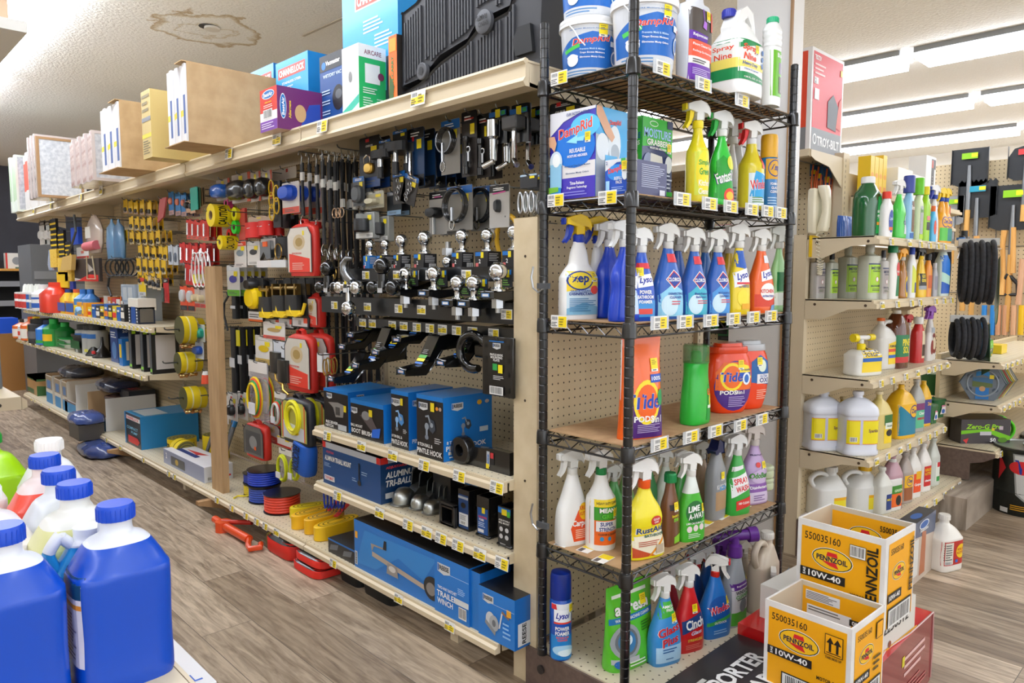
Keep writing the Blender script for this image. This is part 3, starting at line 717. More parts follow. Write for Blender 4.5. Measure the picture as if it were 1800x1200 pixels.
def can(name,lab,p,r,h,colb,cape,els,cat='spray can',c=None,rz=0,group=None,stk=None,caph=.3,ph=0):
 if c is None:c,w,d,h=spot(*p,r=1,boxy=False);r=w/2
 t=thing(name,lab,cat,c,rz,group);hc=h*caph
 MB().lathe([(r*.93,0),(r,.004),(r,h-hc-.006),(r*.9,h-hc)],mat(colb,.28,0,.3),28).mk('body',t)
 if cape:MB().lathe([(r*.97,h-hc),(r*.98,h-hc+.004),(r*.96,h-.012),(r*.88,h-.002),(r*.7,h)],mat(cape,.35),24).mk('cap',t)
 e=els(r,h)if callable(els)else els
 if e:dcl(e,cyl_fn(r,ph=ph),.008,0).mk('label',t,smooth=60)
 if stk:stick(t,cyl_fn(r,ph=ph),stk[0]*r,stk[1]*h,du=.004)
 return t
def L(*a):return lambda W,H:[_sc(e,W,H)for e in a]
def _sc(e,W,H):
 if not isinstance(e[0],str):e=('r '.strip(),*e)
 k=e[0]
 if k in 'r ln bar'.split():return(k,e[1]*W,e[2]*H,e[3]*W,e[4]*H,*e[5:])
 if k=='e':return(k,e[1]*W,e[2]*H,e[3]*W,e[4]*H,*e[5:])
 if k=='p' and not isinstance(e[1],list):e=unflat(e)
 if k=='p':return(k,[(a*W,b*H)for a,b in e[1]],e[2])
 if k=='t':return(k,e[1],e[2]*W,e[3]*H,e[4]*H,e[5],(e[6]*W if len(e)>6 and e[6]else None),*e[7:])
Wt='#f4f4f2';Wb='#e4e5e4'
def T(s,u,v,h,c=Wt,w=None,b=.02,sh=0,rot=0):return('t',s,u,v,h,c,w,b,sh,rot)
# ---- washer fluid jugs, bottom left
BL='#0848c8'
Z0=.5405;z5=SZ[4]+.0024
blab=[(-.045,.05,.045,.20,'#e9e6ef'),(-.045,.165,.045,.2,'#16466b'),(-.045,.148,.045,.156,'#e8962a'),('ln',-.04,.06,.04,.14,12,'#6d6a86')]
def fj(lab,x,y,w,col,capc,liq=None,**k):return jug('washer_fluid_jug',lab,(x,y,Z0),k.pop('rz',0),w,k.pop('d',.115),k.pop('h',.30),col,capc,handle=k.pop('handle','B'),liquid=liq,neck=.026,caph=.026,sh=k.pop('sh',.66),**k)
NAT='#dfe3ec'
fj('large deep blue washer fluid jug with blue cap, standing whole at the shelf corner',.350,1.325,.150,NAT,BL,(.80,'#0348bc'),els2=blab)
fj('blue washer fluid jug cut by the photo corner, left of the whole one',.192,1.325,.150,NAT,BL,(.80,'#0348bc'),els2=blab)
fj('jug of pale yellow pressure washer fluid with a grey label band',.333,1.515,.15,'#e8e8e2',BL,(.74,'#dcdc9c'),handle=None,els=[(-.072,.05,.072,.118,'#5d6064'),T('PRESSURE WASHER',0,.105,.007,'#d8d8d6',.11),T('CONCENTRATED CLEANER',0,.092,.005,'#c8c8c6',.09),('ln',-.06,.055,.06,.085,4,'#b8b8b6')],d=.12)
fj('empty looking clear white jug with blue cap behind the yellow fluid jug',.335,1.643,.140,'#e2e6ec',BL,d=.1,handle=None)
fj('jug of red washer fluid with blue cap behind the clear jug',.343,1.80,.140,'#ecdcdc',BL,(.74,'#f0503e'),d=.1)
fj('jug of light blue fluid whose white handle shows behind the corner jug',.318,1.42,.09,'#e6e9ee',None,(.80,'#2c9fe0'),d=.06,handle='L',h=.265)
fj('white jug with white cap at the left edge above the blue jugs',.205,1.60,.15,'#ece6e8',Wt,(.45,'#f2b8b0'),d=.13)
fj('white jug with white ribbed cap and loop handle, right of the two back ones',.385,1.965,.13,'#eceeee',Wt,d=.1,handle='B')
fj('white jug with white cap behind the red fluid jug, left of its pair',.225,1.93,.13,'#eceeee',Wt,d=.1,handle='B')
fj('lime green jug with a green screw cap behind the white jugs',.30,2.20,.15,'#a8e010','#1fa63a',d=.13,handle=None,h=.29)
t=carton('gift_box','white cardboard box corner with blue print below the washer fluid shelf',(.425,1.45,.34),0,.17,.24,.12,'#e9e9ec',{'T':[T('L',.06,.04,.03,'#1f5fc8')]})
st=MB().box(-.09,-.12,0,.09,.12,.3395,CARD).mk('stacked_carton',None,(.425,1.45,0));tag(st,'plain brown carton on the floor under the white box','box')
# goods on the wire rack
z1,z2,z3,z4,z5=[z+.0024 for z in SZ];z6=.1252
B1,B2,R1,Y1,G1_,P1='#1560c8','#0a44b4','#e03020','#f5d81e','#22a536','#5a2a96'
DB='#0d50a8'
# moisture absorber buckets
def bucket(lab,c,r,h,s):
 t=thing('moisture_absorber_bucket',lab,'bucket',c,0)
 r0=r*.88
 MB().lathe([(r0*.97,0),(r0,.003),(r*.985,h*.86),(r*.985,h*.86)],('#e8eaec',.25,0,.3),36).mk('pail',t)
 MB().lathe([(r*1.02,h*.86),(r*1.06,h*.865),(r*1.06,h*.90),(r*1.03,h*.905),(r*1.05,h*.92),(r*1.05,h*.985),(r*.99,h),(r*.93,h-.002),(r*.91,h-.008)],('#f1f2f2',.25,0,.3),36).mk('lid',t)
 f=cyl_fn(r0,0,r*.985,h*.86,ph=s)
 W_=r*1.35
 blue=[(-W_,h*.16),(W_,h*.16),(W_,h*.52),(W_*.5,h*.70),(0,h*.74),(-W_*.5,h*.66),(-W_,h*.46)]
 dcl([(-W_,h*.03,W_,h*.84,'#c9ccd0'),('p',blue,'#0a62b8'),('ln',-W_*.8,h*.05,W_*.2,h*.14,2,'#4d84b8'),('p',-W_*.72,h*.42,-W_*.3,h*.5,-W_*.3,h*.56,-W_*.76,h*.48,'#46c84e'),T('DampRid',-W_*.02,h*.60,h*.13,'#f8f8f8',W_*.98,.05,.3,.1),T('DampRid',-W_*.02,h*.60,h*.125,'#e4412c',W_*.95,.02,.3,.1),T('Traps Excess Moisture',0,h*.40,h*.035,Wt,W_*.6),T('Eliminates Musty Odors',0,h*.33,h*.035,Wt,W_*.6),T('Prevents Mold & Mildew',0,h*.46,h*.03,'#bcd8f0',W_*.6),('e',-W_*.5,h*.30,W_*.16,h*.10,'#e9eef2'),('e',-W_*.5,h*.35,W_*.16,h*.035,'#ffffff'),('e',W_*.62,h*.34,W_*.13,h*.12,'#dfe9f2'),('e',W_*.62,h*.34,W_*.10,h*.09,'#2a72bc'),(W_*.45,h*.52,W_*.8,h*.60,'#e6eef4'),(W_*.63,h*.53,W_*.78,h*.57,'#d44'),T('10% MORE Moisture-Absorbing Power',0,h*.78,h*.025,'#3a6ea6',W_*1.1)],f,.008,0).mk('label',t,smooth=60)
 stick(t,f,W_*.25,h*.76,1.2,.004)
 M_=MB();M_.tube([(-r*1.06,0,h*.87),(-r*1.1,-.02,h*.75),(-r*1.08,-.035,h*.6),(-r*.97,-.05,h*.48)],.0018,'#e8e8e8',6);M_.mk('bail',t)
 return t
bucket('white moisture absorber bucket with blue label at the rack left post',(1.575,1.325,z1),.078,.158,-.75)
bucket('white moisture absorber bucket stacked on another bucket, cut by the photo top',(1.575,1.325,z1+.1585),.078,.158,-.75)
bucket('large white moisture absorber bucket behind the front rack post',(1.606,1.165,z1),.084,.178,-.55)
# top shelf bottles
c,w,d,h=spot(1218,142,-6,z1,62,.5)
t=bottle('floor_cleaner_refill','tall floor cleaner bottle with a wood floor photo and purple label','bottle',c,0,[(0,w*.46,d*.46,3),(.01,w/2,d/2,3.5),(h*.8,w/2,d/2,3.5),(h*.9,w*.3,d*.35,2.4),(h,w*.2,w*.2,2)],'#cfd3da',els=[(-w*.48,h*.02,w*.48,h*.93*.88,'#4f4742'),('p',-w*.48,h*.02,w*.48,h*.02,w*.48,h*.18,-w*.48,h*.3,'#6a1fa8'),(-w*.48,h*.26,w*.48,h*.46,'#ee5533'),(-w*.48,h*.2,w*.3,h*.28,'#e8e6e4'),('p',-w*.48,h*.47,w*.15,h*.46,w*.2,h*.54,-w*.48,h*.56,'#5a17a0'),T('Rejuvenate',-w*.12,h*.515,h*.045,Wt,w*.55),T('Floors Cleaner Refill',0,h*.415,h*.03,Wt,w*.8),T('Recharge De Nettoyant',0,h*.34,h*.03,Wt,w*.8),('ln',-w*.4,h*.08,w*.35,h*.16,4,'#cdb8e8'),('ln',-w*.4,h*.21,w*.2,h*.26,2,'#444'),('p',-w*.05,h*.62,w*.1,h*.60,w*.12,h*.68,0,h*.70,'#b070d8'),('p',0,h*.69,w*.02,h*.69,-w*.02,h*.82,-w*.06,h*.82,'#8a4ac0'),('p',w*.3,h*.6,w*.48,h*.62,w*.48,h*.82,w*.3,h*.82,'#d8503c')],stk=(w*.2,h*.76))
cap(t,h*.99,w*.22,.02,'#f0f0f0')
c,w,d,h=spot(1293,162,8,z1,90,.75)
jug('spray_nine_jug'.replace('spray_nine','cleaner'),'white gallon degreaser jug with green and orange label on the top wire shelf',c,0,w,d,h*.93,'#f1f1ef',None,handle=None,sh=.6,els=[(-w*.45,h*.14,w*.45,h*.56,'#f2f2ec'),('p',-w*.45,h*.14,w*.45,h*.14,w*.45,h*.19,0,h*.22,-w*.45,h*.22,'#0a8a4a'),('p',-w*.45,h*.46,w*.1,h*.53,w*.45,h*.56,-w*.45,h*.56,'#0a8a4a'),(-w*.45,h*.27,w*.45,h*.335,'#f4e068'),T('Spray',-w*.14,h*.47,h*.08,'#e8481c',w*.5,.03,.15),T('Nine',-w*.16,h*.385,h*.07,'#e8481c',w*.42,.03,.15),T('Heavy-Duty',-w*.14,h*.305,h*.045,'#1a56a8',w*.5,.02,.15),T('128 FL. OZ. (1 GAL.)',0,h*.165,h*.022,Wt,w*.7),T('Cleaner & Degreaser',-w*.1,h*.25,h*.02,'#1a56a8',w*.5)]+[('e',w*.3,h*v,w*.06,h*.03,'#1c60a8')for v in(.33,.40,.47)],els2=[(-d*.42,h*.14,d*.42,h*.56,'#0a8a4a'),(-d*.42,h*.26,d*.42,h*.36,'#f4e068'),(-d*.42,h*.36,d*.42,h*.52,'#f0f0ea'),T('Spray',0,h*.47,h*.06,'#e8481c',d*.6),T('Nine',0,h*.39,h*.06,'#e8481c',d*.5)],stk=(.15,.51),cat='jug')
t=bpy.data.objects['cleaner_jug']
MB().prism([(-w*.30,h*.60),(-w*.34,h*.72),(-w*.16,h*.90),(w*.10,h*.97),(w*.33,h*.93),(w*.40,h*.74),(w*.42,h*.6),(w*.30,h*.62),(w*.26,h*.78),(w*.12,h*.86),(-w*.08,h*.79),(-w*.2,h*.67)],-.022,.022,('#f1f1ef',.32,0,.2),'y').mk('handle',t,bevel=.008)
cap(t,h*.84,.02,.022,'#3038a8',cx=-w*.2,cy=.01)
c,w,d,h=spot(1354,180,30,z1,36,.7)
t=bottle('plant_cleaner_bottle','slim white ribbed bottle with green cap and lime label on top wire shelf','bottle',c,0,[(0,w*.46,d*.46,3),(.008,w/2,d/2,3)]+[(h*(.62+.03*i),w*(.5 if i%2 else .47),d*(.5 if i%2 else .47),3)for i in range(9)]+[(h*.9,w*.4,d*.4,2.5),(h*.93,w*.22,w*.22,2),(h*.96,w*.22,w*.22,2)],'#eef0ee',els=[(-w*.46,h*.08,w*.46,h*.6,'#6ab81a'),T('Bio',w*.1,h*.55,h*.05,Wt,w*.4),(w*.02,h*.34,w*.42,h*.47,'#8a8290'),(w*.02,h*.12,w*.42,h*.31,'#5a5038')],sm=2)
cap(t,h*.93,w*.26,h*.06,'#2bb27e')
# second shelf
c=Vector((1.553,1.305,z2))
carton('moisture_absorber_box','purple and white moisture absorber carton against the left rack post',c,0,.135,.160,.232,{'*':'#dfe4ea','L':'#3a2fb0','F':'#12a0dc','T':'#20305a'},{'L':[('p',-.08,0,.08,0,.08,.11,-.08,.085,'#4434b4'),(-.035,.055,.08,.095,'#e2dfe0'),('p',-.08,.232,-.08,.17,-.03,.205,.03,.222,.08,.225,.08,.232,'#dedfe6'),('e',.01,.135,.07,.055,'#0d74d8'),('e',.045,.185,.05,.03,'#58c0f0'),T('DampRid',.012,.178,.036,Wt,.125,.05,.2,.18),T('DampRid',.012,.178,.034,'#e4402a',.122,.02,.2,.18),T('OUR FASTEST ACTING',.02,.221,.008,'#3a4a8a',.08),('p',-.02,.15,.02,.165,.02,.158,.045,.16,.04,.147,.018,.149,.018,.142,'#90dcf6'),T('REUSABLE',.02,.125,.011,Wt,.055),T('MOISTURE ABSORBER',.02,.111,.007,Wt,.07),T('Attracts and Traps Excess Moisture',.02,.085,.006,'#34507a',.09),T('Eliminates Musty Odors',.02,.066,.006,'#34507a',.08),T('Time-Release',.02,.04,.009,Wt,.05),T('Fragrance Technology',.02,.028,.008,Wt,.07),('e',-.055,.10,.023,.03,'#cfe2ee'),(-.076,.03,-.034,.095,'#8ec4e4'),(-.074,.012,-.036,.032,'#1e90d8'),('e',-.053,.105,.014,.018,'#eef4f6'),('p',-.08,.17,-.06,.17,-.052,.15,-.06,.128,-.07,.14,-.08,.145,'#dca884'),('p',-.08,.018,-.045,.022,-.045,.034,-.08,.034,'#7cc43a'),('ln',-.03,.006,.07,.02,2,'#8a86d8')],'F':[(-.067,0,0,.16,'#aeb9c0'),(-.067,0,.066,.05,'#b9c0c4'),('e',-.04,.13,.026,.035,'#dfe6ea'),('e',.01,.14,.026,.05,'#dce4e8'),('e',.012,.12,.018,.022,'#aab4bc'),('p',-.067,.232,-.045,.232,.01,.16,-.002,.145,-.03,.165,-.067,.21,'#dba886'),T('DampRid',.012,.196,.016,'#e4402a',.05,.03,.2,.1),(-.03,.03,.02,.11,'#58b4e4')]},stk=(.055,.155,'L'))
carton('refill_pack_box','small blue refill pack carton on the second wire shelf beside the front post',(1.572,1.158,z2),0,.165,.075,.088,{'*':'#0f4fc0','F':'#2b2f62','T':'#d8dce8'},{'L':[('p',-.037,.088,-.037,.06,0,.08,.037,.08,.037,.088,'#dfe2ea'),('e',0,.055,.03,.02,'#2f8fe4'),T('DampRid',0,.062,.017,'#e8422c',.056,.03,.2,.18),T('REFILL',.005,.04,.008,Wt,.025),T('PACK',.008,.030,.008,Wt,.02),(-.034,.01,-.022,.035,'#9fd0ee'),('e',.026,.05,.009,.016,'#e6ecf0'),(.014,.074,.028,.088,'#3fb45a'),('ln',-.015,.006,.03,.02,3,'#9ab4e8'),T('2',-.031,.08,.008,'#3a4a8a')],'F':[('ln',-.03,.02,.078,.08,12,'#a8aec8'),(.05,.004,.074,.018,'#d8dae4')]},stk=(.026,.068,'L'))
carton('moisture_grabber_box','green and navy moisture grabber carton in the middle of the second wire shelf',(1.742,1.255,z2),0,.145,.085,.232,{'*':'#2fae34','F':'#2b3566','T':'#1d6a22'},{'F':[('p',-.072,.232,.072,.232,.072,.13,-0,.16,-.072,.15,'#39b23a'),T('MOISTURE',0,.19,.027,'#17335e',.132,.05),T('MOISTURE',0,.19,.025,'#9cc4f0',.128,.02),T('GRABBERS',.005,.165,.018,'#23402a',.115,.05),T('GRABBERS',.005,.165,.017,'#f2f2ee',.112),('e',-.02,.216,.02,.008,'#e8efe8'),('e',-.02,.216,.018,.006,'#39b23a'),(.045,.21,.072,.232,'#22305e'),('e',-.045,.1,.025,.035,'#8a94b4'),('p',-.04,.05,.035,.045,.02,.13,-.035,.135,'#d6d4cc'),('e',.052,.11,.017,.024,'#dfe4ea'),(-.072,.022,.072,.034,'#39a83a'),('ln',.035,.04,.07,.085,4,'#c8cce0'),('ln',-.06,.006,.04,.018,2,'#8a94c0'),T('MOISTURE ABSORBER',0,.149,.006,Wt,.08)],'L':[T('MOISTURE',0,.18,.016,'#1b4fa0',.075),T('GRABBERS',0,.16,.012,Wt,.07),(-.03,.10,-.004,.13,'#d9d2c4'),(.004,.10,.03,.13,'#c8a88c'),(-.03,.06,-.004,.09,'#cfd6da'),(.004,.06,.03,.09,'#dfe0e2'),(-.042,0,.042,.045,'#2b3566')]},stk=(.055,.155))
yl=('#e6d21c',.12,0,.5)
spray('kitchen_cleaner_spray','clear yellow spray bottle with a white and yellow trigger beside the green carton',(1224,346,178,z2,40),'#e4d31e',L((-.8,.1,.85,.72,'#d9e04a'),('e',0,.4,.75,.28,'#f0de22'),T('Simple',0,.52,.09,'#2f9a34',1.1,.04),T('Green',0,.41,.09,'#2f9a34',1,.04),T('Kitchen',0,.26,.08,'#f6f4e0',1.1),T('Cleaner',0,.15,.08,'#f6f4e0',1.1)),'rnd',('#e9eae6','#f0d820','#f0d820','#f2dc18'))
spray('all_purpose_spray','bright green spray bottle with a green trigger on the second wire shelf',(1266,354,195,z2,44),'#2fc23a',L(('p',-.9,.12,.9,.05,.9,.55,-.2,.72,-.9,.6,'#1f9c2c'),T('Fantastik',0,.42,.17,'#1c1f6a',1.7,.06,.1,.25),T('Fantastik',0,.42,.155,Wt,1.6,.02,.1,.25),('e',.35,.15,.55,.11,'#e4402c'),('e',.35,.15,.35,.06,'#f2c020'),('e',.5,.62,.4,.1,'#d8dc38')),'wst',('#e6e8e6','#27b043','#27b043','#e6e8e6'))
spray('foam_spray_bottle','slender milky white spray bottle between the green spray and the yellow glass spray',(1285,345,208,z2,24),'#e9e9e4',L((-.7,.05,.7,.5,'#dfe3e6'),('ln',-.6,.1,.6,.4,6,'#8a93a0')),'wst',('#e6e7e4',))
spray('vinegar_glass_spray','yellow window spray bottle with a red trigger on the second wire shelf',(1318,359,213,z2,46),'#dcc92a',L((-.8,.06,.8,.55,'#dfe8ee'),('p',-.75,.2,.8,.16,.8,.5,-.4,.58,'#2ba0dc'),T('Windex',0,.38,.16,Wt,1.5,.06,.1,.12),T('Windex',0,.38,.145,'#e02a22',1.42,.02,.1,.12),('ln',-.6,.1,.6,.2,3,'#5a8a30'),(.2,.62,.6,.82,'#e4402c')),'rnd',('#e9e9e6','#d8282c','#d8282c','#e4e6e8'))
spray('glass_spray_bottle','clear spray bottle with a red trigger half hidden behind the yellow glass spray',(1295,338,214,z2,34),'#d9dcda',L((-.7,.2,.7,.5,'#e8c0b8'),),'rnd',('#d8282c','#d8282c','#d8282c','#e4e4e2'))
can('foaming_glass_can','blue foaming glass cleaner can with a gold cap by the right rack post',(1349,364,237,z2,30),0,0,'#1b74b8','#e0a820',lambda r,h:[(-r*1.1,h*.42,r*1.1,h*.68,'#dca41e'),('e',0,h*.56,r*.85,h*.11,'#10368c'),('e',0,h*.56,r*.75,h*.095,'#dca41e'),T('Zep',0,h*.56,h*.11,'#10368c',r*1.2,.04),T('FOAMING',0,h*.36,h*.035,Wt,r*1.1),T('GLASS',0,h*.31,h*.035,Wt,r*.9),T('CLEANER',0,h*.26,h*.035,Wt,r*1.1),('ln',-r*.8,h*.06,r*.8,h*.2,4,'#a8cce8')],ph=-.3)
c,w,d,h=spot(1306,335,250,z2,40,1,False);c.y=1.36;c.z=z2
o=MB().lathe([(.026,0),(.028,.003),(.028,.09),(.024,.12),(.012,.125)],mat('#c9cccb',.15,al=.55),18).mk('clear_cup',None,c);tag(o,'clear plastic measuring cup behind the glass sprays','cup')
# third shelf: sprays
def bl3(lab,px,top,wpx,col,els,th=('#e2e3e2',),kind='clx',py=553,**k):return spray('cleaner_spray_bottle',lab,(px,py,top,z3,wpx),col,els,kind,th,**k)
spray('disinfectant_spray','white disinfectant spray bottle with yellow head and blue trigger beside the left post',(1016,556,377,z3,64),'#f0f0ef',L((-.9,.06,.86,.60,'#cfe2ec'),('p',-.9,.36,.86,.42,.86,.62,-.9,.62,'#f3d22c'),('p',-.9,.06,.86,.06,.86,.16,0,.22,-.9,.14,'#7fb6d4'),('e',-.2,.50,.72,.125,'#12358a'),('e',-.2,.50,.64,.108,'#f0d634'),T('zep',-.2,.50,.12,'#12358a',.95,.07),T('QUICK CLEAN',-.2,.365,.03,'#1c4a9a',1.1),T('DISINFECTANT',-.1,.33,.038,'#12358a',1.4,.03),('e',.6,.38,.24,.055,'#e63a2c'),('ln',-.8,.1,.7,.28,7,'#4a86b0')),'zep',('#f2cc12','#1c3cb4','#1c3cb4','#1c3cb4'),stk=(.6,.55))
spray('disinfectant_spray','second white disinfectant spray bottle, mostly hidden behind the first one',(1050,530,380,z3,44),'#ececeb',L((-.9,.06,.86,.55,'#cfe2ec'),),'zep',('#f2cc12','#1c3cb4','#1c3cb4','#1c3cb4'))
bl3('plain deep blue spray bottle back, just right of the white disinfectant',1070,388,52,'#0d3fc4',(),('#e6e8ea',),'wst',548)
bl3('deep blue spray bottle beside the front rack post with white foam picture',1096,386,52,'#0d3fc4',L(('p',.1,.1,.95,.1,.95,.4,.5,.42,'#c8ddf4'),('p',.3,.45,.9,.43,.9,.62,.45,.6,'#f0f4f8')),('#e6e8ea',),'wst',554,ang=0)
def lys(u,v,s,rot=.12):return T('Lysol',u,v,s,'#1a2fa0',None,.03,.3,rot)
bl3('blue bathroom foamer spray bottle just right of the front post',1126,400,46,'#1350c0',L((-.9,.06,.9,.3,'#3b92d8'),(-.9,.10,.6,.18,'#e04438'),('p',-.6,.48,.9,.52,.9,.70,-.6,.66,'#f2f4f8'),T('Lysol',.15,.59,.12,'#1a2fa0',1.3,.03,.3,.08),T('POWER',0,.42,.06,Wt,1,.03),T('BATHROOM',0,.35,.05,Wt,1.3,.03),T('FOAMER',0,.28,.05,Wt,1.1,.03),(-.6,.76,.7,.84,'#d8303c')),('#e2e3e2',),'clx',554,stk=(-.4,.7))
def clx(lab,px,top,w,n1,n2,py=553,c2='#8fd0ec'):
 return bl3(lab,px,top,w,'#1d5cb8',L(('p',-.95,.04,.95,.04,.95,.38,0,.5,-.95,.34,c2),('e',-.2,.2,.6,.15,'#cfeaf6'),('p',-.5,.56,.1,.70,.85,.56,.1,.42,Wt),('p',-.44,.56,.1,.685,.80,.56,.1,.435,'#c8203a'),('p',-.36,.56,.1,.665,.72,.56,.1,.455,'#1c3f9c'),T('CLOROX',.17,.56,.055,Wt,1.05,.03),T(n1,.2,.36,.035,'#1c3f9c',1.1),T(n2,.2,.31,.035,'#1c3f9c',.9),('ln',-.1,.2,.85,.27,2,'#d0485a'),(-.3,.80,.6,.92,'#d8303c')),('#dcdcd8',),'clx',py)
clx('disinfecting bathroom cleaner spray with swirling water on its label',1172,392,52,'DISINFECTING','CLEANER')
clx('bleach foamer spray with pale turquoise label in the blue spray row',1218,400,46,'Bleach Foamer','Bathroom',552,'#3fb4cc')
clx('multi-surface cleaner spray with deep blue label in the blue spray row',1259,403,44,'MULTI-SURFACE','CLEANER+BLEACH',549,'#4c9ae0')
for(a,b,cc,l)in((1190,400,'#2058b0','disinfecting cleaner spray'),(1238,405,'#1f64b4','bleach foamer spray'),(1280,408,'#caa81c','multi-surface spray')):bl3('spare spray bottle in shade directly behind the '+l,a,b,38,cc,(),('#d6d6d2',),'clx',528)
bl3('yellow lemon all purpose spray with blue shoulder',1296,393,40,'#f0d41c',L(('p',-.9,.72,.9,.66,.9,.95,-.9,.95,'#1857b8'),('e',0,.25,.55,.12,'#f6e03a'),T('Lysol',.05,.56,.13,'#1a2fa0',1.3,.03,.3,.25),T('ALL PURPOSE',.1,.42,.04,'#1a2fa0',1.1),('p',-.8,.4,.9,.48,.9,.72,-.8,.62,'#f2f4f6'),T('Lysol',.05,.57,.13,'#1a2fa0',1.3,.03,.3,.25),(-.6,.45,.8,.48,'#d8303c'),(-.1,.08,.8,.16,'#f2b018')),('#e2e2de',),'clx',547)
bl3('orange kitchen antibacterial spray near the right rack post',1335,402,46,'#f0641e',L(('p',-.9,.3,.9,.3,.9,.1,-.9,.1,'#d83c1c'),('e',.2,.34,.7,.14,'#f4f2ee'),('p',-.4,.5,.9,.56,.9,.74,-.4,.66,'#f2f4f6'),T('Lysol',.25,.62,.13,'#1a2fa0',1.1,.03,.3,.25),T('KITCHEN',.1,.35,.06,'#d8321c',1.2,.04),T('ANTIBACTERIAL',.2,.27,.035,'#1a2fa0',1.1),(-.1,.8,.7,.92,'#e8ecf2'),('p',.4,.04,.9,.04,.9,.14,.5,.12,'#6aa0d0')),('#e2e2de',),'clx',546)
bl3('pale green plant-based spray bottle leaning by the right rack post',1366,396,32,'#9ad08c',L((-.85,.1,.85,.3,'#e6f0e4'),(-.6,.32,.7,.62,'#1d7a3c')),('#d9dcd4',),'wst',542)
# fourth shelf: laundry
c,w,d,h=spot(1124,776,590,z4,74,.45)
t=thing('laundry_pod_bag','tall orange foil bag of laundry pods with a purple foot behind the front post','bag',c,-.35)
S=[(0,w*.50,d*.36,3),(.006,w*.5,d*.42,3),(h*.25,w*.47,d*.52,2.4),(h*.6,w*.45,d*.44,2.2),(h*.85,w*.45,d*.16,2),(h*.95,w*.46,d*.03,2),(h,w*.46,d*.02,2)]
fo=('#ee6316',.16,0,.6);MB().loft(sec_rings(smooth_sec(S,2),28),fo).mk('pouch',t,smooth=60)
f=body_fn(smooth_sec(S,2));W_=w/2
dcl([_sc(e,W_,h)for e in(('p',-.88,.01,.88,.01,.88,.40,.3,.30,-.88,.38,'#4c2078'),('e',.05,.36,.62,.22,'#f7dc2c'),('e',.05,.36,.5,.175,'#ee6316'),T('Tide',.05,.37,.15,Wt,1.3,.08,.1),T('Tide',.05,.37,.145,'#1c46b0',1.25,.03,.1),T('PODS',-.1,.20,.06,Wt,.9,.03),T('3in1',.5,.19,.07,Wt,.5,.02),(.2,.55,.88,.63,'#1c50b8'),T('100%',.5,.59,.04,Wt,.5),('ln',-.4,.06,.8,.15,5,'#b8a4d0'),('e',.7,.4,.16,.08,'#2d9c5c'))],f,.01,.015).mk('label',t,smooth=60)
stick(t,f,W_*.45,h*.72,1.3)
MB().box(-w*.46,-.0012,h*.02,-w*.44,.0012,h*.97,'#f0f0ee').mk('side_seam',t)
c,w,d,h=spot(1221,749,605,z4,56,.62)
t=bottle('detergent_bottle','green laundry softener bottle with a clear green dosing cap','bottle',c,0,[(0,w*.46,d*.46,2.8),(.01,w*.52,d*.52,3),(h*.35,w*.5,d*.5,2.8),(h*.6,w*.44,d*.46,2.5),(h*.72,w*.42,d*.5,2.3),(h*.78,w*.36,w*.36,2)],'#22b43a',coat=.3,els=[('p',w*.1,h*.05,w*.45,h*.04,w*.42,h*.5,w*.2,h*.5,'#0f9a3a'),T('Gain',w*.3,h*.42,h*.09,'#f2641c',w*.34,.03,.1,.4),('e',w*.33,h*.3,w*.1,h*.08,'#e0e030'),(w*.15,h*.2,w*.45,h*.24,'#e8f0e0')])
MB().lathe([(w*.38,h*.77),(w*.38,h*.98),(w*.34,h)],mat('#4f8a4a',.08,al=.55),22).mk('dosing_cap',t);MB().lathe([(w*.17,h*.77),(w*.15,h*.9),(w*.1,h*.92)],'#22b43a',16).mk('spout',t)
def podtub(lab,px,pyb,pyt,wpx,lidc,els):
 c,w,d,h=spot(px,pyb,pyt,z4,wpx,.62);w*=1.08
 t=thing('laundry_pod_tub',lab,'tub',c,-.45)
 S=[(0,w*.32,d*.36,2.6),(.008,w*.36,d*.42,2.6),(h*.22,w*.45,d*.48,2.6),(h*.5,w*.5,d*.5,2.6),(h*.74,w*.46,d*.47,2.6),(h*.86,w*.38,d*.42,2.6)]
 S=smooth_sec(S,3);MB().loft(sec_rings(S,28),('#e84316',.25,0,.4)).mk('tub',t,smooth=60)
 MB().loft(sec_rings([(h*.86,w*.40,d*.45,2.6),(h*.87,w*.41,d*.46,2.6),(h*.95,w*.39,d*.44,2.6),(h*.955,w*.30,d*.34,2.6),(h,w*.28,d*.32,2.6)],28),mat(lidc,.25,0,.4)).mk('lid',t,smooth=40)
 dcl([_sc(e,w/2,h)for e in els],body_fn(S),.01,.015).mk('label',t,smooth=60)
 stick(t,body_fn(S),w*.12,h*.7,1.1)
podtub('orange tub of laundry pods with a purple oval label, front one of the pair',1276,730,602,78,'#e04010',(('e',0,.4,.84,.36,'#4c2a86'),('p',-.8,.34,.84,.34,.78,.62,.5,.74,-.5,.74,-.8,.6,'#ee6a20'),('e',-.15,.53,.5,.2,'#f7dc2c'),('e',-.15,.53,.4,.16,'#ee6a20'),('p',.2,.72,.62,.68,.8,.5,.15,.56,'#f7dc2c'),T('Tide',-.15,.53,.14,Wt,1,.08,.1),T('Tide',-.15,.53,.135,'#1c46b0',.95,.03,.1),T('4+ months',.48,.63,.035,'#1c3a80',.5),(.15,.53,.72,.59,'#1c50b8'),('e',.5,.5,.2,.09,'#e8f0f8'),('e',.5,.5,.12,.06,'#2c6cc0'),T('PODS',-.3,.31,.06,Wt,.7,.03),T('3in1',.2,.31,.055,Wt,.4),('ln',-.3,.1,.6,.26,6,'#b8a4d8')))
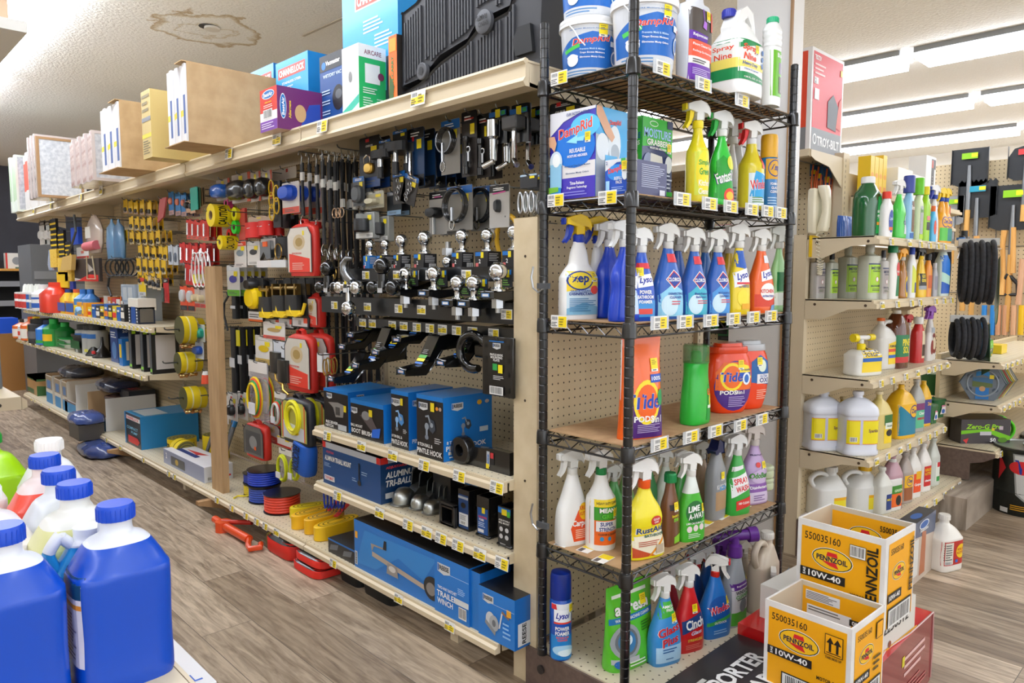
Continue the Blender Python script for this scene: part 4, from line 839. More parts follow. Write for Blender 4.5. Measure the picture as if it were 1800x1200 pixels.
podtub('orange tub of laundry pods with a grey lid and ultra label behind the first',1312,722,598,66,'#b8bcc0',(('p',-.2,.4,.86,.36,.8,.7,.3,.8,-.2,.7,'#1c62a8'),('e',.4,.64,.24,.09,'#e0ecd8'),T('ULTRA',.45,.5,.05,'#1c50a8',.5),(.1,.38,.85,.52,'#e9e9ea'),T('ULTRA',.48,.49,.04,'#1c50a8',.45),T('OXI',.5,.43,.07,'#1c3a80',.55,.04),('ln',.1,.15,.7,.3,5,'#f0b8a0')))
# fifth shelf
def s5(name,lab,px,pyb,pyt,wpx,col,els,kind='clx',th=('#e6e6e2',),**k):return spray(name,lab,(px,pyb,pyt,z5,wpx),col,els,kind,th,**k)
s5('carpet_cleaner_spray','white carpet cleaner spray with an orange label beside the left post',1005,957,785,56,'#f0f0ee',L(('p',-.2,.06,.9,.06,.9,.62,.1,.5,-.4,.25,'#e8501c'),('e',.5,.48,.35,.12,'#f6c81c'),T('KRUD',.5,.53,.06,'#d8421c',.6,.03),T('KUTTER',.5,.45,.05,'#d8421c',.6,.03),T('Carpet',.25,.31,.11,Wt,1.1,.04),('ln',-.1,.1,.8,.24,5,'#f8d0b0')),'clx')
s5('degreaser_spray','white super strength degreaser bottle with an orange label and green collar',1055,968,788,56,'#f0f0ee',L((-1.,.08,1.,.70,'#ef6a1e'),(-1.,.60,1.,.70,'#f2d420'),T('HEAVY DUTY CLEANER',0,.65,.035,'#222',1.5,.02),(-1.,.42,1.,.60,'#3e9a2c'),T('MEAN',-.1,.555,.07,'#161616',1.1,.09),T('MEAN',-.1,.555,.062,Wt,1.05,.03),T('GREEN',.1,.475,.07,'#161616',1.3,.09),T('GREEN',.1,.475,.062,'#58c430',1.25,.03),(-.8,.27,.7,.41,'#e8e8ea'),T('SUPER',-.15,.37,.055,'#1c2f80',.9,.04),T('STRENGTH',-.05,.30,.055,'#1c2f80',1.2,.04),T('CLEANER & DEGREASER',0,.23,.028,'#222',1.4),('e',-.5,.17,.12,.03,'#2c8ac0'),('e',0,.17,.12,.03,'#2c8ac0')),'rnd',('#ececea','#ececea','#ececea','#1f8a4a'),stk=(.55,.5))
s5('rust_remover_spray','yellow rust remover spray bottle with an orange collar at the front post',1130,990,812,72,'#ecdc1c',L(('p',-.85,.05,.88,.05,.88,.46,-.85,.40,'#e9e2c8'),('p',-.85,.05,.3,.05,-.85,.2,'#c04a24'),('p',-.1,.05,.05,.05,.88,.28,.88,.33,'#e09018'),('e',.35,.54,.3,.07,'#c8322a'),T('GOOF',.35,.56,.03,Wt,.35),T('OFF',.35,.52,.03,Wt,.25),('p',-.85,.34,.88,.40,.88,.5,-.85,.46,'#e8d01c'),T('RustAid',.05,.425,.085,'#f4f4f0',1.5,.09,.1,.03),T('RustAid',.05,.425,.08,'#10386a',1.45,.03,.1,.03),T('BATHROOM',.25,.345,.04,'#1a5a4a',1.1,.03),('ln',-.6,.2,.6,.28,3,'#b04a30'),(.3,.08,.75,.2,'#b8a890')),'wst',('#ececea','#ececea','#ececea','#ee5a18'),r=.5,ts=1.05)
c,w,d,h=spot(1176,962,830,z5,40,.62)
t=bottle('brown_cleaner_bottle','brown squeeze bottle with a green cap behind the yellow rust remover','bottle',c,0,[(0,w*.46,d*.46,3),(.01,w/2,d/2,3),(h*.5,w*.48,d*.48,2.8),(h*.72,w*.3,d*.34,2.2),(h*.86,w*.18,w*.18,2),(h*.9,w*.18,w*.18,2)],'#6e4328',els=[('p',-w*.1,h*.03,w*.45,h*.03,w*.45,h*.16,-w*.1,h*.12,'#86c832'),(-w*.35,h*.5,w*.1,h*.58,'#1a1a1a'),T('bean',-w*.05,h*.42,h*.04,'#e8d820',w*.4),T('me',0,h*.36,h*.05,'#8ad030',w*.3,.03)],stk=(0,h*.54),coat=.4)
cap(t,h*.87,w*.24,h*.13,'#0f8a4a')
s5('lime_remover_spray','green and white lime scale remover spray in the middle of the shelf',1212,955,795,48,'#dfe6e0',L(('p',-.9,.03,.9,.03,.9,.62,0,.74,-.9,.6,'#45b02c'),('e',0,.45,.75,.18,'#1c6a2a'),T('LIME',-.1,.51,.09,Wt,1,.05,.2,.08),T('A-WAY',.1,.40,.09,Wt,1.4,.05,.2,.08),('e',-.5,.2,.2,.05,'#e8d8d8'),('e',0,.21,.2,.05,'#e8d8d8'),('e',.5,.22,.2,.05,'#e8d8d8'),T('LIME CALCIUM RUST',0,.29,.03,Wt,1.5),('ln',-.6,.06,.6,.14,3,'#d8ecd0')),'clx',liquid=(.72,'#45b02c'),stk=(.75,.5))
c,w,d,h=spot(1256,915,772,z5,40,.6)
t=bottle('grey_cleaner_bottle','tall grey bottle with a navy cap and tan label on the lower shelf','bottle',c,0,[(0,w*.46,d*.46,3),(.01,w/2,d/2,3.4),(h*.55,w/2,d/2,3.4),(h*.72,w*.34,d*.4,2.4),(h*.84,w*.2,w*.2,2)],'#8d8f92',els=[(-w*.4,h*.12,w*.42,h*.36,'#b08e68'),T('KABOOM',0,h*.42,h*.06,'#d8d8dc',w*.7,.04),T('K2r',w*.05,h*.40,h*.07,'#e8b018',w*.5,.06),T('K2r',w*.05,h*.40,h*.065,'#4aa0dc',w*.48,.03)],rough=.3,stk=(0,h*.55))
MB().prism([(-w*.3,h*.83),(w*.28,h*.83),(w*.26,h*.96),(-w*.05,h),(-w*.25,h*.9),(-w*.42,h*.88)],-.014,.014,('#17224e',.3),'y').mk('cap',t,bevel=.003)
s5('stain_remover_spray','green stain remover spray with a red lettered label and white trigger',1293,908,762,46,'#2ea43a',L(('p',-.85,.3,.9,.44,.9,.74,-.85,.62,'#e9ecec'),T('SPRAY',0,.58,.10,'#d8242a',1.3,.05,.1,.12),T('WASH',.1,.45,.10,'#d8242a',1.2,.05,.1,.12),('p',-.5,.08,.9,.14,.9,.3,-.5,.24,'#d8342c'),T('100 CLEAN',.2,.2,.04,Wt,1),('p',-.8,.72,.2,.78,.2,.84,-.8,.8,'#e8e8e8')),'clx',('#dcdcda',))
s5('odor_eliminator_spray','lavender odor eliminator spray bottle with a cream trigger by the right post',1323,890,745,50,'#b79ac8',L((-.9,.04,.9,.22,'#d6c6e0'),(-.9,.22,.9,.36,'#8a5aa8'),T('Disinfectant',0,.30,.05,Wt,1.4),('e',.1,.48,.75,.12,'#cbb4d8'),T('OdoBan',0,.50,.10,'#23502a',1.5,.07),T('OdoBan',0,.50,.095,'#4a9a3c',1.45,.03),('e',-.1,.68,.2,.045,'#d84040'),T('Multi-Purpose',0,.84,.035,'#4a3a6a',1),('ln',-.5,.07,.5,.18,3,'#7a5a98')),'wst',('#cfc6c0',),liquid=None,stk=(.4,.66),ts=.95)
for i,(y,l)in enumerate(((0,'lower'),(.0345,'upper'))):
 q=atz(1352,862,z5);o=thing('cleaning_paste_tub','pale green round tub of cleaning paste by the right post, %s one of two'%l,'tub',(q.x,q.y+.03,z5+y*1.3),0)
 MB().lathe([(.034,0),(.041,.006),(.042,.022),(.038,.03)],('#bcc8a0',.3,0,.3),26).mk('tub',o);MB().lathe([(.041,.0302),(.042,.032),(.042,.040),(.036,.0445)],('#c4cfac',.3,0,.3),26).mk('lid',o)
sh5=[('green and white spray bottle behind the degreaser bottle',1078,910,800,36,'#4aa04c',('#d9dad6',)),('green tinted spray bottle behind the front post on the lower shelf',1098,905,795,36,'#7fb46a',('#dcdcd8',)),('clear green spray bottle with white trigger behind the rust remover',1140,905,800,36,'#3a8a4a',('#dcdcd8',)),('white shouldered spray bottle behind the brown squeeze bottle',1168,905,790,38,'#cfd8cc',('#e2e2de',)),('green spray bottle behind the lime remover',1198,900,790,34,'#3f9a40',('#e2e2de',)),('tan spray bottle behind the lime remover and the grey bottle',1232,895,775,34,'#a88a70',('#c8c4bc',)),('white trigger spray behind the green stain remover',1312,860,750,30,'#dcd8d4',('#d8d8d4',))]
for l,px,pb,pt,wp,col,th in sh5:s5('cleaner_spray_bottle',l,px,pb,pt,wp,col,(),'clx',th)
# deck
can('bathroom_foamer_can','blue bathroom foamer spray can on the base deck by the left post',(985,1162,1003,z6,40),0,0,'#1250b4','#0b2a86',lambda r,h:[(-r*1.3,h*.02,r*1.3,h*.3,'#1c84d0'),(-r*1.2,h*.60,r*1.2,h*.665,'#e6e8ee'),('p',-r*1.2,h*.6,-r*.6,h*.6,-r*.7,h*.66,-r*1.2,h*.66,'#d8323c'),('p',-r*.9,h*.46,r*.8,h*.44,r*.8,h*.60,-r*.9,h*.60,'#eef0f6'),(-r*.9,h*.435,r*.8,h*.455,'#e0402c'),T('Lysol',-.002,h*.52,h*.09,'#1a2fa0',r*1.3,.03,.3),T('POWER',-r*.1,h*.38,h*.045,Wt,r*1.3,.03),T('FOAMER',-r*.1,h*.325,h*.045,Wt,r*1.3,.03),T('BATHROOM',-r*.1,h*.28,h*.025,'#e85848',r*1.1),T('CLEANER',-r*.1,h*.25,h*.025,'#e85848',r*.9),('e',0,h*.13,r*1,h*.06,'#a8d4f0'),('e',r*.2,h*.10,r*.7,h*.04,'#e0f0fa')],stk=(.8,.6),ph=-.55)
c,w,d,h=spot(1108,1186,1022,z6,86,.28)
t=thing('washer_cleaner_pouch','bright green stand-up pouch of washing machine cleaner behind the front post','pouch',c+Vector((0,.01,0)),-.12)
S=smooth_sec([(0,w*.48,d*.7,2.6),(.008,w*.5,d*.9,2.4),(h*.3,w*.5,d*.7,2.1),(h*.7,w*.5,d*.3,2),(h*.9,w*.5,.003,2),(h,w*.5,.0015,2)],2)
MB().loft(sec_rings(S,28),('#5ac42c',.2,0,.5)).mk('pouch',t,smooth=60)
dcl([_sc(e,w/2,h)for e in((-.8,.85,.7,.89,'#e4ecdc'),T('affresh',0,.72,.16,'#1c2c14',1.5,.1),T('affresh',0,.72,.145,'#f2f2ee',1.45,.04),(-.95,.56,.95,.63,'#1f78b8'),T('WASHING MACHINE CLEANER',0,.595,.035,Wt,1.5),('e',-.4,.34,.55,.2,'#9ea4a8'),('e',-.4,.34,.42,.155,'#6a7074'),('e',-.4,.34,.33,.125,'#3c7cb0'),('e',-.36,.36,.16,.06,'#d8e8f0'),(-.95,.1,0,.16,'#b8bcbe'),('e',-.75,.1,.14,.045,'#1f68b8'),('ln',.25,.4,.8,.52,4,'#2a6a18'),('ln',-.4,.05,.3,.12,2,'#e8f4e0'))],body_fn(S),.01,.015).mk('label',t,smooth=60)
stick(t,body_fn(S),w*.24,h*.74,1.3)
def s6(name,lab,px,pyb,pyt,wpx,col,els,kind='clx',th=('#e6e6e2',),**k):return spray(name,lab,(px,pyb,pyt,z6,wpx),col,els,kind,th,**k)
s6('glass_cleaner_spray','blue glass cleaner spray with a green ammonia free band on the base deck',1166,1176,1008,58,'#3a8fd4',L(('p',-.88,.7,.88,.76,.88,.95,-.88,.95,'#43b038'),T('AMMONIA',.1,.88,.04,Wt,.9),T('FREE',.1,.83,.04,Wt,.5),(-.88,.06,.88,.3,'#a8d0ee'),T('Glass',-.05,.54,.13,'#f4f4f4',1.5,.09,.2,.22),T('Plus',0,.38,.13,'#f4f4f4',1.2,.09,.2,.22),T('Glass',-.05,.54,.125,'#c8242c',1.45,.04,.2,.22),T('Plus',0,.38,.125,'#c8242c',1.15,.04,.2,.22),('ln',-.5,.2,.5,.28,2,'#1a5a9c'),('ln',-.3,.1,.3,.13,1,'#1a5a9c')),'clx',stk=(.35,.7))
s6('red_cleaner_spray','red window cleaner spray bottle with a white trigger on the base deck',1208,1152,990,54,'#cc1c22',L(('p',-.8,.3,.8,.42,.8,.62,-.8,.5,'#20407c'),T('Cinch',.1,.45,.17,'#15356e',1.4,.12,0,.12),T('Cinch',.1,.45,.155,Wt,1.35,.05,0,.12),T('Glass',.2,.31,.06,'#c8dcf4',.8,.02,.2,.12),('ln',-.6,.06,.6,.14,3,'#e87a70'),T('STREAKLESS',.1,.2,.04,'#e8d040',1.1)),'clx',stk=(.1,.68))
s6('outdoor_window_spray','blue outdoor window cleaner bottle with a red collar on the base deck',1254,1127,975,56,'#1470c4',L(('e',.05,.5,.8,.2,'#0f56a8'),T('Windex',0,.5,.14,Wt,1.6,.1,.1,.18),T('Windex',0,.5,.125,'#d8242a',1.5,.03,.1,.18),('p',-.9,.22,.9,.32,.9,.38,-.9,.28,'#3aa04c'),T('OUTDOOR',0,.27,.04,Wt,.9),('ln',-.5,.08,.5,.16,2,'#90c0e8')),'clx',('#e6e6e0','#e6e6e0','#c8242a','#d02c22'),stk=(.65,.6),ang=2.4)
c,w,d,h=spot(1288,1104,932,z6,52,.6)
t=bottle('window_cleaner_bottle','silver window cleaner bottle with a purple hose-end nozzle','bottle',c,0,[(0,w*.46,d*.46,3),(.01,w/2,d/2,3),(h*.4,w*.5,d*.5,2.8),(h*.56,w*.36,d*.4,2.4),(h*.68,w*.22,w*.22,2),(h*.8,w*.15,w*.15,2)],'#9aa0a6',rough=.28,els=[(-w*.46,h*.02,w*.46,h*.16,'#4fae34'),(-w*.46,h*.16,w*.46,h*.44,'#d8d8da'),(-w*.46,h*.40,w*.46,h*.47,'#5a2a86'),T('Rejuvenate',0,h*.435,h*.025,Wt,w*.6),T('WINDOW',0,h*.37,h*.04,'#23323a',w*.7,.03),T('CLEANER',0,h*.325,h*.04,'#3a9a2c',w*.7,.03),('e',w*.02,h*.22,w*.2,h*.075,'#7a868e'),('ln',-w*.3,h*.28,w*.3,h*.31,1,'#555')],stk=(w*.35,h*.5))
pp=('#5c2486',.35);MB().lathe([(w*.22,h*.72),(w*.24,h*.73),(w*.22,h*.84),(w*.14,h*.86),(w*.13,h*.93)],pp,18).tube([(-w*.1,.02,h*.93),(-w*.45,.06,h*.91)],w*.11,pp,10).tube([(-w*.1,.02,h*.93),(w*.34,-.03,h*.955)],w*.17,pp,12).tube([(w*.30,-.027,h*.953),(w*.52,-.045,h*.96)],w*.24,pp,14).mk('hose_nozzle',t)
c,w,d,h=spot(1340,1084,936,z6,60,.55)
t=jug('weed_wash_jug'.replace('weed_','patio_'),'pearl beige outdoor cleaner jug with a blue label behind the oil cartons',c,0,w,d,h,'#c9bba8','#d8d4cc',handle='L',neck=.017,capr=.021,els=[(-w*.1,h*.1,w*.46,h*.6,'#2c86b8'),T('WET&',w*.18,h*.48,h*.06,'#c82a2c',w*.42,.03),T('FORGET',w*.18,h*.38,h*.06,'#c82a2c',w*.45,.03),('e',w*.2,h*.24,w*.16,h*.08,'#d8362c')],cat='jug')
trig_o=t;trig(t,h*.50,'#e2dfda','#e2dfda','#e2dfda','#e2dfda',.6,0.5)
t.children[-1].location=(-.02,-d*.62,0);t.children[-2].location=(-.02,-d*.62,0)
for l,px,pb,pt,wp,col,th in(('white trigger bottle of red liquid behind the glass cleaner',1178,1118,985,34,'#9c2830',('#dcdcd8',)),('dark blue bottle with red collar behind the red spray',1222,1100,965,34,'#163c78',('#d4d4d0','#d4d4d0','#b01c22','#b01c22')),('deep blue bottle behind the outdoor window spray',1240,1080,955,34,'#10488c',('#d0d0cc','#d0d0cc','#b01c22','#b01c22')),('silver bottle with purple collar behind the window cleaner',1268,1070,942,34,'#808890',('#5c2486',)),('beige spray bottle behind the silver window cleaner',1306,1060,950,34,'#b8ab98',('#cfc8bc',))):
 s6('cleaner_spray_bottle',l,px,pb,pt,wp,col,(),'clx',th)
# paper tickets lying on the lower wire shelf
for px,py,l in((1000,957,'under the carpet cleaner'),(1040,967,'under the degreaser'),(1068,985,'by the front post'),(1245,922,'before the grey bottle'),(1273,910,'under the green stain remover'),(1312,893,'under the lavender spray')):
 q=atz(px,py,z5);o=MB().box(-.03,-.02,0,.03,.02,.0006,'#efeee8').box(0,-.018,.0006,.029,.018,.0009,'#f5da1e').box(-.028,.002,.0006,-.004,.016,.0009,'#555').mk('paper_ticket',None,(q.x,q.y+.015,z5+.0006),.1);tag(o,'loose yellow price ticket lying on the wire shelf '+l,'price ticket')
# goods on the long gondola's shelves
RG=-PI/2
def boxG(name,lab,pxl,pxr,pyt,X,z,dep,cols,faces=None,cat='box',h=None,group=None,at_right=True,stk=None,gap=0,w=None):
 ya=atx(pxr,600,X).y+gap;yb=atx(pxl,600,X).y
 # columns shift a little with height: take them at the box's own base row
 for _ in range(2):
  pb=(ya*0)
 w=w or yb-ya
 if h is None:h=hat((X,ya,z),pyt)-z
 f={}
 for k,e in(faces or{}).items():
  f[k]=e(w,dep,h)if callable(e)else[_sc(x,dep if k in 'RL' else w,dep if k=='T' else h)for x in e]
 return carton(name,lab,(X+dep/2,ya+w/2,z),RG,w,dep,h,cols,f,cat,group,stk=(stk[0]*w,stk[1]*h)if stk else None)
TZ=1.8125
CB='#1f9be0'
def chan(w,d,h):return[(-w*.42,h*.80,w*.42,h*.92,'#e8402a'),T('CHANNELLOCK',0,h*.86,h*.075,Wt,w*.78,.05),T('STAINLESS STEEL',0,h*.74,h*.028,Wt,w*.6),('ln',-w*.3,h*.66,w*.1,h*.70,2,Wt),('e',w*.05,h*.3,w*.25,h*.18,'#2b3038'),(-w*.1,h*.12,w*.2,h*.3,'#6d747c'),('ln',-w*.4,h*.1,-w*.15,h*.5,6,'#cfe8f6')]
boxG('vacuum_box','tall blue wet dry vacuum carton with red and white lettering, behind the green wick box',613,707,0,1.62,TZ,.19,{'*':'#1688c8','L':CB,'F':CB},{'F':[(-.25,.80,.48,.92,'#f1f1f0'),(-.23,.81,.46,.91,'#e2402a'),T('CHANNELLOCK',.11,.86,.07,Wt,.64,.05),('ln',-.1,.62,.3,.72,4,'#d8ecf8'),('ln',.1,.5,.45,.6,4,'#d8ecf8'),('ln',-.45,.35,-.2,.5,4,'#d8ecf8'),('p',-.1,.5,0,.5,.02,.2,.3,.2,.3,.42,.42,.42,.42,.1,-.1,.1,'#1e2a38'),('e',.15,.38,.14,.06,'#8fa0ae')]},h=.56)
boxG('vacuum_box','white vacuum carton with a black line drawing standing behind the black car ramps',712,800,0,1.82,TZ,.25,'#f0efee',{'F':[('e',0,.62,.3,.2,'#9a9a98'),('e',0,.62,.28,.185,'#f0efee'),('e',0,.6,.2,.1,'#8a8a88'),('e',0,.6,.185,.088,'#f0efee'),(-.1,.7,-.08,.85,'#666')]},h=.50,w=.30)
boxG('vacuum_box','dark blue vacuum carton between the light blue one and the green wick box',573,612,85,1.585,TZ,.30,{'*':'#123f7c','F':'#174c90'},{'F':lambda w,d,h:[(-w*.5,h*.80,w*.5,h,'#23252a'),('e',-w*.32,h*.87,w*.09,h*.05,'#2a7ad0'),T('Vacmaster',w*.08,h*.89,h*.06,Wt,w*.62,.03),T('WET/DRY VAC',w*.05,h*.73,h*.045,'#cfe4f6',w*.8,.03),('e',w*.3,h*.42,w*.25,h*.16,'#15181e'),('e',w*.32,h*.46,w*.14,h*.06,'#5a6068')]+[('ln',-w*.4,h*(.1+.13*i),-w*.02,h*(.17+.13*i),2,'#b8cde4')for i in range(4)]})
boxG('vacuum_box','light blue shop vacuum carton just right of the big air filter carton',498,553,88,1.62,TZ,.28,{'*':'#0f74b8','F':CB,'R':'#1584c8'},{'F':chan})
boxG('vacuum_box','light blue shop vacuum carton partly hidden behind the big air filter carton',452,499,110,1.66,TZ,.26,{'*':'#0f74b8','F':CB},{'F':chan},gap=.03)
c=Vector((1.50+.045,2.355+.10,TZ))
carton('wick_filter_box','green and white humidifier wick carton on the top shelf',(1.50+.062,2.36+.058,TZ),RG,.115,.122,.262,{'*':'#e6e9e6','R':'#2cb566','T':'#d8dcd8'},{'R':[(-.061,.215,.061,.262,'#eef0ee'),T('AIRCARE',0,.236,.017,'#8a4a5a',.075),(-.035,.125,.03,.195,'#eef0ee'),('e',.035,.155,.014,.014,'#7a3a5a'),('ln',-.045,.03,0,.075,5,'#cfeeda'),('ln',.015,.03,.05,.075,5,'#cfeeda'),('ln',-.045,.085,.03,.11,3,'#e6f6ea')],'F':[('p',-.0575,0,.0575,0,.0575,.10,-.0575,.04,'#cfe6e2'),('p',-.0575,0,.0575,.05,.0575,.08,-.0575,.03,'#39b8a0'),('e',0,.15,.012,.02,'#888')]})
carton('orange_light_box','narrow orange box squeezed between the green wick box and the car ramps',(1.515+.05,2.165,TZ),RG,.05,.1,.245,{'*':'#26221f','F':'#ee6a14'},{'F':[T('JUMP-N-CARRY',0,.10,.018,'#1c7a3a',.15,.04,0,PI/2),(-.02,.19,.02,.235,'#f29a2a'),('p',-.025,0,-.01,0,.01,.07,-.02,.12,'#3a5a20')]})
# plastic car ramps: one the right way up, one upside down on it
def ramp(name,lab,top):
 t=thing(name,lab,'car ramp',(1.52,1.475,TZ),0)
 L_,H_=.66,.40
 prof=[(0,.235),(.10,.235),(.13,.20),(.26,.185),(.32,.150),(.45,.120),(.56,.075),(.66,.060)]
 G_=.012
 if not top:poly=[(0,0)]+[(u,z-G_)for u,z in prof]+[(.66,0)]
 else:poly=[(u,z+G_)for u,z in prof]+[(.66,.315),(.58,.33),(.50,.37),(.40,.40),(.30,.43),(.16,.455),(0,.46)]
 m=MB().prism([(u,z)for u,z in poly],.02,.28,('#2e2f33',.5),'x');o=m.mk('ramp_body',t,bevel=.006)
 rb=MB();n=44
 for i in range(n):
  u=.02+i*.0145
  zs=0;
  for(a,b),(e,f)in zip(prof,prof[1:]):
   if a<=u<=e:zs=b+(f-b)*(u-a)/(e-a)
  if i%9 in(0,):continue
  if 1<i<12 and not top:z0,z1_=.008,zs-.10
  if not top:z0,z1_=.012,zs-G_-.012
  else:
   up=.455-.0*u if u<.16 else(.455-(u-.16)*.22 if u<.5 else .37-(u-.5)*.42);z0,z1_=zs+G_+.012,up-.03
  if top and u<.16:continue
  if not top and u<.10:continue
  if abs(u-.225)<.045:(z0,z1_)=(z0,z1_-.02)if not top else(z0+.03,z1_)
  if abs(u-.535)<.03:(z0,z1_)=(z0,z1_-.015)if not top else(z0+.022,z1_)
  if z1_>z0+.01:rb.box(.0135,u-.0035,z0,.0215,u+.0035,z1_,('#3a3b3f',.5))
 rb.mk('rib_panel',t)
 if not top:
  hb=MB().prism([(.02,.05),(.09,.05),(.10,.10),(.08,.13),(.03,.13)],.006,.021,('#111214',.6),'x').mk('hand_hole',t)
 return t
ramp('car_ramp','black ribbed plastic car ramp, lower one of the nested pair on the top shelf',False)
rt=ramp('car_ramp','black ribbed plastic car ramp turned over, upper one of the nested pair',True)
for u,z,r in((.225,.180,.036),(.535,.095,.028)):
 o=MB().lathe([(r,0),(r,.012),(r*.9,.014)],('#4a4b4f',.5),28,M=TR((.014,u,z))@RYM)
 fn=lambda a,b,o_,u=u,z=z:(-.001-o_,u-a,z+b)
 decal(o,[T('RHINO',.004,-r*.2,r*.42,'#1b1c1f',r*1.3,.03,0,PI),T('RAMPS',-.003,r*.35,r*.42,'#1b1c1f',r*1.3,.03,0,PI)]if r>.03 else[('e',0,0,r*.4,r*.5,'#1b1c1f'),('p',-r*.6,-r*.3,r*.5,-r*.1,r*.2,r*.5,'#1b1c1f')],fn)
 o.mk('round_badge',rt)
# filter cartons
def filt(lab,x,y,z,w,h,cols,group,th=.022,frame=None,ribbon=None,face=None):
 t=thing('air_filter',lab,0,(x,y,z),0,group)
 m=MB();f=.018;e=cols
 m.box(0,0,0,f,th,h,e).box(w-f,0,0,w,th,h,e).box(f,0,0,w-f,th,f,e).box(f,0,h-f,w-f,th,h,e);m.mk('frame',t)
 MB().box(f,.004,f,w-f,th-.004,h-f,nmat('filter_mesh','#b9bdc4','#d8dade',40,.7)).mk('mesh',t)
 if ribbon:MB().box(-.0006,.002,h*ribbon[0],0,th-.002,h*ribbon[1],ribbon[2]).mk('edge_band',t)
 return t
FG='furnace filters standing edge on in the top shelf cartons'
def fcarton(lab,x,ya,yb,w,h,n,grp,cut=0,drop=0,txt=None):
 t=thing('filter_carton',lab,'open box',(x,ya,TZ));D=yb-ya;M_=nmat('carton_tan','#b9996d','#c8a87c',14,.8)
 MB().box(.02,0,0,w,.004,h,M_).mk('side_wall',t);MB().box(.06,D-.004,0,w,D,h*.96,M_).mk('side_wall',t)
 MB().box(0,.004,0,w,D-.004,.004,M_).mk('bottom',t);MB().box(w-.004,.004,.004,w,D-.004,h,M_).mk('back_wall',t)
 MB().box(0,.004,h,w,D*.35,h+.004,M_).mk('top_flap',t)
 if txt:dcl(txt,FL).mk('front_print',t)
 for i in range(n):
  q=filt('white framed furnace filter with a blue striped edge in the '+grp,x+.012+.004*(i%3),ya+.006+i*(D-.012)/n,TZ+.005,w-.03,h-.012-.004*(i%2),'#e6e6e8','filters in the '+grp,th=(D-.014)/n-.001,ribbon=(.34,.42,'#f0dc2a')if i%3 else(.1,.6,'#3a5a9c'))
 return t
fcarton('large open tan carton marked 14 X 25 full of air filters on the top shelf',1.225,3.33,3.58,.632,.345,9,'carton marked with a size',txt=[T('14 X 25',.50,.265,.022,'#2a2420',.085,.03,0,PI/2),(.535,.22,.555,.33,'#e8502a'),(.556,.225,.60,.33,'#e6e4e2'),('bar',.575,.245,.60,.31,8),('ln',.558,.23,.572,.32,6,'#777')])
fcarton('medium open tan carton of air filters left of the big marked carton',1.247,4.36,4.72,.40,.36,9,'medium tan carton')
t=thing('filter_bundle','yellow printed bundle of boxed filters between the two tan cartons',0,(1.262,3.86,TZ))
MB().box(0,0,0,.42,.13,.33,'#d9c07a').mk('wrap',t);dcl([(0,.10,.13,.12,'#f2e21c'),('ln',.01,.02,.12,.09,6,'#6a5a30'),(.002,.18,.128,.2,'#8a8f9a'),('ln',.01,.22,.12,.32,3,'#8a7a4a')]+[(.013*i,0,.013*i+.001,.33,'#9a8448')for i in range(1,10)],lambda u,v,o:(-o,.13-u,v)).mk('front_print',t)
def fset(grp,x,y0,n,w,h,th,fc,ribbon=None,gap=.002,zj=0):
 for i in range(n):
  filt('%s'%grp[1],x+.006*((i*7)%3),y0+i*(th+gap),TZ,w,h-.008*((i*5)%3),fc,grp[0],th,ribbon=ribbon)
shr=('#cfc4c0',.12,0,.4)
fset(('brown framed filters','shrink wrapped air filter with a pale edge right of the framed grey filter'),1.295,5.02,12,.38,.30,.045,shr,(.02,.98,nmat('shrink_film','#e6d8d4','#b79a94',30,.15,.2)))
t=filt('large brown framed filter with a grey mesh face seen flat on the top shelf',1.267,6.335,TZ,.30,.44,'#a8835a',None,.03)
fset(('wrapped filters','shrink wrapped air filter behind the brown framed grey one'),1.262,6.372,9,.30,.46,.032,shr,(.02,.98,nmat('shrink_film2','#e9e2e0','#a8a09c',26,.15,.2)))
fset(('printed filters','red and white edged filter at the far end of the top shelf'),1.45,7,8,.30,.50,.10,'#dfdcd8',(.35,.85,'#e2604a'))
fset(('green filters','white and green edged filter at the far end of the top shelf'),1.40,7.85,4,.30,.50,.07,'#dfe6dc',(.2,.9,'#b8cfae'))
carton('filter_box','red and white filter carton end with a barcode in front of the blue vacuum boxes',(1.385+.10,2.775+.075,TZ),RG,.15,.20,.168,{'*':'#6a2a66','F':'#d8362c','R':'#6d2464','T':'#8a3a80','U':'#d8b8a8'},{'F':[(-.075,0,.075,.075,'#e8e6ea'),(-.075,0,.075,.04,'#7a3aa8'),('e',0,.143,.055,.018,Wt),('e',0,.143,.051,.015,'#1f70b8'),T('BestAir',0,.143,.016,Wt,.08,.04),('bar',-.045,.048,.035,.085,14),T('Allergens',0,.112,.009,'#f2c020',.06,.03),('ln',-.04,.09,.04,.105,2,'#f8d8d0'),('ln',-.06,.008,.06,.034,3,'#e8d8f6')],'R':[('e',-.075,.09,.014,.05,'#e8eef6'),('e',-.075,.09,.012,.046,'#1f70b8'),T('BestAir',-.075,.09,.012,Wt,.07,.03,0,PI/2),('p',-0,.02,.09,0,.09,.12,.04,.11,'#2c4aa8'),('e',0,.07,.025,.035,'#c8a070'),T('Allergens',-.045,.08,.014,'#e8c030',.07,.03,0,PI/2)]})
